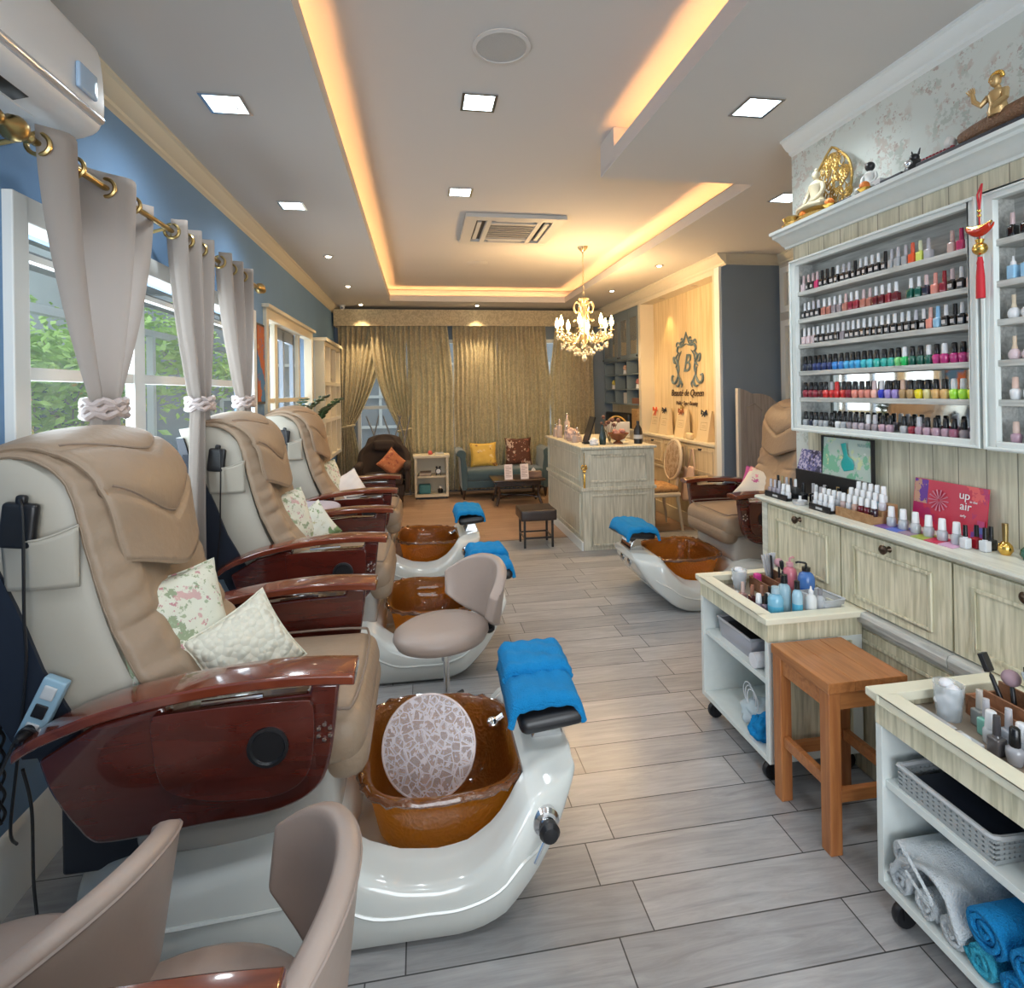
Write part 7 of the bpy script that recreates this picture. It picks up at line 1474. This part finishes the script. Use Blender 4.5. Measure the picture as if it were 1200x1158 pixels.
# ================================================================ BLUE WALL CABINET (far right)
BO = (3.03, 8.03, 1.0); t = thing('display_cabinet', 'slate blue wall cabinet with glass doors above nine cubbyholes', 'cabinet', BO); m_sb = mat('slate_cabinet', (.17, .22, .25), .5); m_sbd = mat('slate_cabinet_inside', (.045, .075, .11), .6)
bx0, bx1, by0, by1 = 2.95, XP-.002, 7.285, 8.775
b = MB(BO)
b.box(bx1-.008, bx1, by0, by1, 1.345, 2.69); b.build('back_board', m_sbd, t, smooth=0)
b = MB(BO); ys = [by0, by0+(by1-by0)/3, by0+2*(by1-by0)/3, by1]
for i, y in enumerate(ys): w_ = .018 if 0 < i < 3 else .03; b.box(bx0, bx1-.008, min(max(y-w_/2, by0), by1-w_), min(max(y-w_/2, by0), by1-w_)+w_, 1.345, 2.69)
for z in (1.34, 1.555, 1.77, 1.975): b.box(bx0-.004, bx1-.008, by0, by1, z-.012, z+.006)
b.box(bx0, bx1-.008, by0, by1, 2.66, 2.70); b.build('carcass', m_sb, t, smooth=0)
for i in range(4):
    w_ = (by1-by0)/4; y0, y1 = by0+i*w_+.004, by0+(i+1)*w_-.004; b = MB(BO); z0, z1 = 1.985, 2.655
    b.box(bx0-.02, bx0-.005, y0, y0+.055, z0, z1); b.box(bx0-.02, bx0-.005, y1-.055, y1, z0, z1); b.box(bx0-.02, bx0-.005, y0+.055, y1-.055, z0, z0+.06); b.box(bx0-.02, bx0-.005, y0+.055, y1-.055, z1-.10, z1); d = b.build('door', m_sb, t, smooth=0)
    MB(BO).box(bx0-.014, bx0-.011, y0+.055, y1-.055, z0+.06, z1-.10).build('glass', thin('cabinet_glass', (.5, .5, .45), .05, .25), d, smooth=0); MB(BO).sphere((bx0-.028, y1-.03 if i % 2 else y0+.03, z0+.03), .012, 6).build('knob', m_black, d)
for i in range(4):
    for j in range(3):
        y = by0+(i+.35+.14*j)*(by1-by0)/4; o = MB((3.04, y, 2.0)).box(3.0, 3.09, y-.02, y+.02, 1.982, 2.26).build('folder', cmat('folder', [(.62, .50, .28), (.55, .42, .22), (.66, .56, .36)][j], .6)); tag(o, 'upright cream folder, %s from the near end behind the glass cabinet doors' % ORD[i*3+j], 'folder', 'folders behind the cabinet glass')
cub = [(2, 1, 'flower_vase', 'flesh-pink figurine in the top middle cubbyhole', (.55, .36, .28)), (1, 0, 'yellow_flowers', 'small pink flower pot in the middle right cubbyhole', (.55, .22, .20)), (1, 2, 'yellow_flowers', 'tiny yellow flower pair in the middle left cubbyhole', (.65, .55, .12)), (0, 1, 'greeting_card', 'white card in the bottom middle cubbyhole', (.55, .55, .55)), (0, 0, 'wooden_box', 'reddish wooden box in the bottom right cubbyhole', (.20, .09, .06))]
for r_i, c_i, nm, lb, co in cub:
    y = by0+(c_i+.45)*(by1-by0)/3; z = (1.347, 1.562, 1.777)[r_i]
    if nm == 'wooden_box': o = MB((3.02, y, z)).box(2.97, 3.08, y-.14, y+.14, z, z+.08).build(nm, cmat(nm, co, .5), bevel=.004); tag(o, lb, 'box')
    elif nm == 'greeting_card': o = MB((3.02, y, z)).box(3.0, 3.008, y-.06, y+.06, z, z+.16).build(nm, cmat(nm, co, .5)); tag(o, lb, 'card')
    else:
        tt = thing(nm if nm == 'yellow_flowers' else 'figurine', lb, 'ornament', (3.01, y, z)); MB().lathe([(0, 0), (.03, 0), (.025, .05), (.03, .06), (0, .06)], n=12).build('pot', mwh, tt); b = MB(); [b.sphere((0, dy, .08+dz), .024, 6) for dy, dz in ((-.03, 0), (.03, .01), (0, .035))]; b.build('top', cmat(nm+'_c', co, .6), tt)
t = thing('back_counter', 'dark-fronted counter under the blue cabinet with a cream edge', 'counter', (3.03, 8.03, 0)); O = (3.03, 8.03, 0); MB(O).box(2.90, XP-.002, 7.285, 8.77, 0, .96).build('body', m_pc, t, smooth=0); MB(O).box(2.88, XP-.002, 7.285, 8.77, .962, .99).build('top', m_trim, t, smooth=0)
b = MB((3.0, 7.5, .99)); b.rbox(2.93, 3.10, 7.34, 7.58, .9905, 1.28, .02); o = b.build('basket_box', wood('tan_box', (.28, .16, .06), (.42, .27, .12), (4, 40, 40), .6)); tag(o, 'tan ribbed box at the near end under the blue cabinet', 'box')
b = MB((3.0, 8.2, .99)); b.rbox(2.93, 3.10, 7.72, 8.72, .9905, 1.20, .03); o = b.build('printer', m_black); tag(o, 'long dark printer under the blue cabinet', 'printer')

# ================================================================ OVAL-BACK CHAIR, PINK BAG, SCREEN
VO = (2.56, 5.98, 0); t = thing('oval_back_chair', 'cream oval-back chair with patterned tan seat beside the desk', 'chair', VO); t.rotation_euler.z = 0; m_vc = cmat('cream_enamel', (.62, .55, .44), .4); m_vf = spotty('damask', (.42, .34, .26), [((.30, .22, .15), 20, .5)])
MB().rbox(-.23, .21, -.22, .22, .42, .49, .035, puff=.015).build('seat', spotty('tan_tapestry', (.45, .26, .11), [((.30, .16, .07), 22, .5)]), t, smooth=60)
MB().rbox(-.24, .22, -.23, .23, .375, .425, .02).build('seat_frame', m_vc, t, smooth=60)
for sx in (-1, 1):
    for sy in (-1, 1): MB().tube([(sx*.19, sy*.19, .38), (sx*.20+(.04 if sx > 0 else 0), sy*.20, 0)], [.022, .012], 10).build('leg', m_vc, t)
fr = [(.235+.03*math.sin(a*PI/16), .195*math.cos(a*PI/16), .755+.215*math.sin(a*PI/16)) for a in range(32)]
b = MB(); b.tube(fr, .018, 8, closed=True); b.tube([(.215, -.10, .42), (.235, -.11, .57)], .016); b.tube([(.215, .10, .42), (.235, .11, .57)], .016); b.build('back_frame', m_vc, t)
MB().grid(lambda u, v: (.238+.03*(2*v-1)*.95-.012*(1-(2*u-1)**2), (2*u-1)*.18*math.sqrt(max(0, 1-(2*v-1)**2)), .755+.2*(2*v-1)), 12, 14).build('back_pad', m_vf, t, smooth=80, solid=.03)
t = thing('pink_handbag', 'dusty pink handbag on a seat behind the reception desk', 'bag', (2.52, 6.45, .49)); MB().rbox(-.10, .10, -.16, .16, .0, .30, .05, puff=.01).build('bag_body', cmat('dusty_pink', (.34, .14, .13), .5), t, smooth=60); MB().tube([(0, .09*math.cos(a*PI/10), .29+.11*math.sin(a*PI/10)) for a in range(11)], .009, 6).build('handle', cmat('dusty_pink2', (.25, .09, .09), .5), t)
t = thing('wooden_chair', 'brown wooden chair half hidden behind the reception desk', 'chair', (2.52, 6.47, 0)); MB().rbox(-.2, .2, -.2, .2, .45, .488, .01).build('seat', m_teak, t)
for sx in (-1, 1):
    for sy in (-1, 1): MB().box(sx*.17-.018, sx*.17+.018, sy*.17-.018, sy*.17+.018, 0, .449).build('leg', m_dkw, t, smooth=0)
# carved folding screen leaf behind the right-hand spa chair
m_scr = wood('grey_oak_screen', (.26, .22, .20), (.36, .31, .28), (50, 50, 3), .6); t = thing('carved_screen', 'grey-brown wooden screen with a scrolled top against the slate wall', 'screen', (3.25, 4.95, 0)); O = (3.25, 4.95, 0)
pf = smoothpoly([Vector((2.99, 0, 1.54)), Vector((3.06, 0, 1.52)), Vector((3.12, 0, 1.49)), Vector((3.20, 0, 1.49)), Vector((3.30, 0, 1.46)), Vector((3.36, 0, 1.41)), Vector((3.45, 0, 1.37)), Vector((3.53, 0, 1.33))], 4)
b = MB(O); b.prism([(2.99, .02)]+[(p.x, p.z) for p in pf]+[(3.53, .02)], 4.93, 4.965, 'xz'); b.build('leaf', m_scr, t, smooth=30)
b = MB(O); b.box(2.965, 2.99, 4.925, 4.97, 0, 1.545); b.build('edge_post', cmat('pale_post', (.50, .48, .45), .6), t, smooth=0)
b = MB(O)
for xa, xb in ((3.05, 3.22), (3.30, 3.47)): b.box(xa, xa+.012, 4.922, 4.93, .2, 1.36); b.box(xb-.012, xb, 4.922, 4.93, .2, 1.33); b.box(xa, xb, 4.922, 4.93, .2, .212); b.tube([(xa, 4.926, 1.36), ((xa+xb)/2, 4.926, 1.40), (xb, 4.926, 1.33)], .006, 6)
b.build('moulding', m_scr, t, smooth=0)

# ================================================================ LEFT WALL EXTRAS
t = thing('wall_painting', 'small framed orange and blue painting beside the farthest sheer curtain', 'painting', (XL, 4.72, 1.8)); O = (XL, 4.72, 1.8)
MB(O).box(XL+.001, XL+.025, 4.62, 4.86, 1.48, 2.12).build('frame', m_dkw, t, smooth=0, bevel=.003); MB(O).box(XL+.0255, XL+.028, 4.64, 4.84, 1.50, 2.10).build('canvas', spotty('painting', (.45, .12, .04), [((.06, .18, .35), 3.2, .5), ((.55, .30, .10), 6, .6)]), t, smooth=0)
# open hatch shelf further along the wall
t = thing('wall_display_shelf', 'cream framed wall shelf with divided openings near the back corner', 'shelf', (XL, 7.9, 1.45)); O = (XL, 7.9, 1.45); b = MB(O); y0, y1, z0, z1 = 7.12, 8.50, .72, 2.20
b.box(XL+.001, XL+.02, y0, y1, z0, z1); b.build('back_board', mat('bright_back', (.62, .62, .60), .5), t, smooth=0); b = MB(O)
for y in (y0, y0+.44, y0+.90, y1-.05): b.box(XL+.02, XL+.13, y, y+.05, z0, z1)
for z in (z0, 1.20, 1.66, z1-.05): b.box(XL+.02, XL+.129, y0+.05, y1-.05, z, z+.045)
b.box(XL+.001, XL+.16, y0-.03, y1+.03, z1+.001, z1+.04); b.build('frame', m_trim, t, smooth=0)
t = thing('shelf_figure', 'small dark bird figure in the upper opening of the cream wall shelf', 'figurine', (XL+.09, 7.75, 1.706)); MB().sphere((0, 0, .04), .035, 8, (.7, 1.3, .9)).build('body', m_black, t); MB().sphere((0, -.045, .08), .018, 6).build('head', m_black, t)
# zz plants on the window ledge
def zz(loc, label, seed, n=9, L=.34):
    t = thing('potted_plant', label, 'plant', loc); r = random.Random(seed); MB().lathe([(0, 0), (.06, 0), (.08, .13), (.072, .13), (.055, .02), (0, .02)], n=18).build('pot', m_acw, t); MB().lathe([(0, .105), (.07, .105), (.07, .112), (0, .112)], n=16).build('soil', cmat('soil', (.05, .035, .025), .9), t)
    lf = MB(); st_ = MB()
    for k in range(n):
        a = r.uniform(0, 6.28); d = Vector((abs(math.cos(a))*.75, math.sin(a)*1.1, 1)); d.y = d.y-.25; d.z = .5; P_ = [Vector((0, 0, .11))]; dd = Vector((d.x*.3, d.y*.3, 1))
        for j in range(7): dd = (dd+Vector((d.x*.15, d.y*.16, -.05))).normalized(); P_.append(P_[-1]+dd*L/7)
        st_.tube(P_, [.006-.0006*i for i in range(8)], 6)
        for j in range(2, 8):
            tdir = (P_[j]-P_[j-1]).normalized(); sd = tdir.cross(Vector((0, 0, 1))); sd = sd.normalized() if sd.length > .01 else Vector((1, 0, 0)); up_ = sd.cross(tdir)
            for s in (-1, 1):
                o_ = P_[j]; ax = (sd*s*.9+tdir*.6).normalized(); wv = tdir.cross(ax).cross(ax).normalized(); ln, wd = .062, .017
                lf.add([o_, o_+ax*ln*.35+wv*wd+up_*.004, o_+ax*ln*.75+wv*wd*.8+up_*.003, o_+ax*ln, o_+ax*ln*.75-wv*wd*.8+up_*.003, o_+ax*ln*.35-wv*wd+up_*.004], [(0, 1, 2, 3, 4, 5)])
    st_.build('stems', cmat('zz_stem', (.05, .12, .04), .5), t); lf.build('leaves', mat('zz_leaf', (.012, .055, .018), .3), t, smooth=0, solid=.001); return t
struct(MB().box(XL+.001, XL+.20, 4.62, 7.0, 1.02, 1.06).build('trim_11', m_trim, smooth=0))
zz((XL+.11, 5.50, 1.0605), 'glossy zz plant on the ledge behind the farthest tan headrest', 3, 12, .47)
zz((XL+.11, 6.75, 1.0605), 'glossy zz plant farther along the ledge near the wall shelf', 9, 11, .42)
# power strip and cables
t = thing('power_strip', 'pale blue power strip hanging on cables beside the nearest red armrest', 'power strip', (-.985, 1.655, .74)); b = MB(); mm = T(0, 0, 0) @ Ry(.45); b.rbox(-.030, .030, -.014, .014, -.085, .085, .006, n=2, m=mm); b.build('body', cmat('pale_blue_abs', (.28, .44, .55), .4), t)
for k in range(3): MB().rbox(-.016, .016, -.020, -.0142, -.065+.05*k, -.03+.05*k, .003, n=2, m=mm).build('socket', cmat('socket_white', (.55, .58, .60), .4) if k != 1 else m_black, t)
b = MB(); mm2 = mm @ T(0, -.024, -.045) @ Rx(PI/2); b.lathe([(0, 0), (.016, 0), (.013, .03), (.006, .045), (0, .045)], m=mm2, n=12); b.build('plug', m_black, t)
def cable(pts, label, r=.0042, org=None):
    O = pts[0]; o = MB(O).tube(smoothpoly([Vector(p) for p in pts], 8), r, 6).build('power_cable', m_black); tag(o, label, 'cable', 'black cables by the left wall'); return o
def twist(p, n, z0, z1, amp=.007, ph=0): return [(p[0]+amp*math.cos(i*.8+ph), p[1]+amp*math.sin(i*.8+ph), z0+(z1-z0)*i/n) for i in range(n+1)]
cable(twist((-1.14, 1.74), 34, .84, .40), 'twisted black cable hanging against the blue wall, nearest the photo edge')
cable(twist((-1.14, 1.74), 34, .84, .40, ph=PI), 'second strand of the twisted black cable against the blue wall')
cable([(-.975, 1.615, .70), (-1.00, 1.60, .72), (-1.04, 1.62, .66), (-1.09, 1.66, .58), (-1.12, 1.70, .56), (-1.14, 1.72, .60), (-1.12, 1.74, .74), (-1.07, 1.74, .82), (-1.02, 1.72, .80)], 'black cable looping from the pale blue power strip to the wall')
cable([(-1.0, 1.60, .62), (-1.0, 1.63, .5), (-1.01, 1.65, .30), (-1.02, 1.68, .10), (-1.05, 1.66, .02), (-1.09, 1.66, .008)], 'black cable dropping straight to the floor beside the red armrest')
t = thing('floor_scale', 'white flat board on the floor at the bottom left beside the stool', 'board', (-1.16, 1.50, 0)); MB().rbox(-.10, .13, -.22, .17, .06, .09, .006, n=2).build('board', m_acw, t); MB().rbox(-.08, .11, -.20, .15, .0, .059, .01, n=2).build('base', m_black, t)
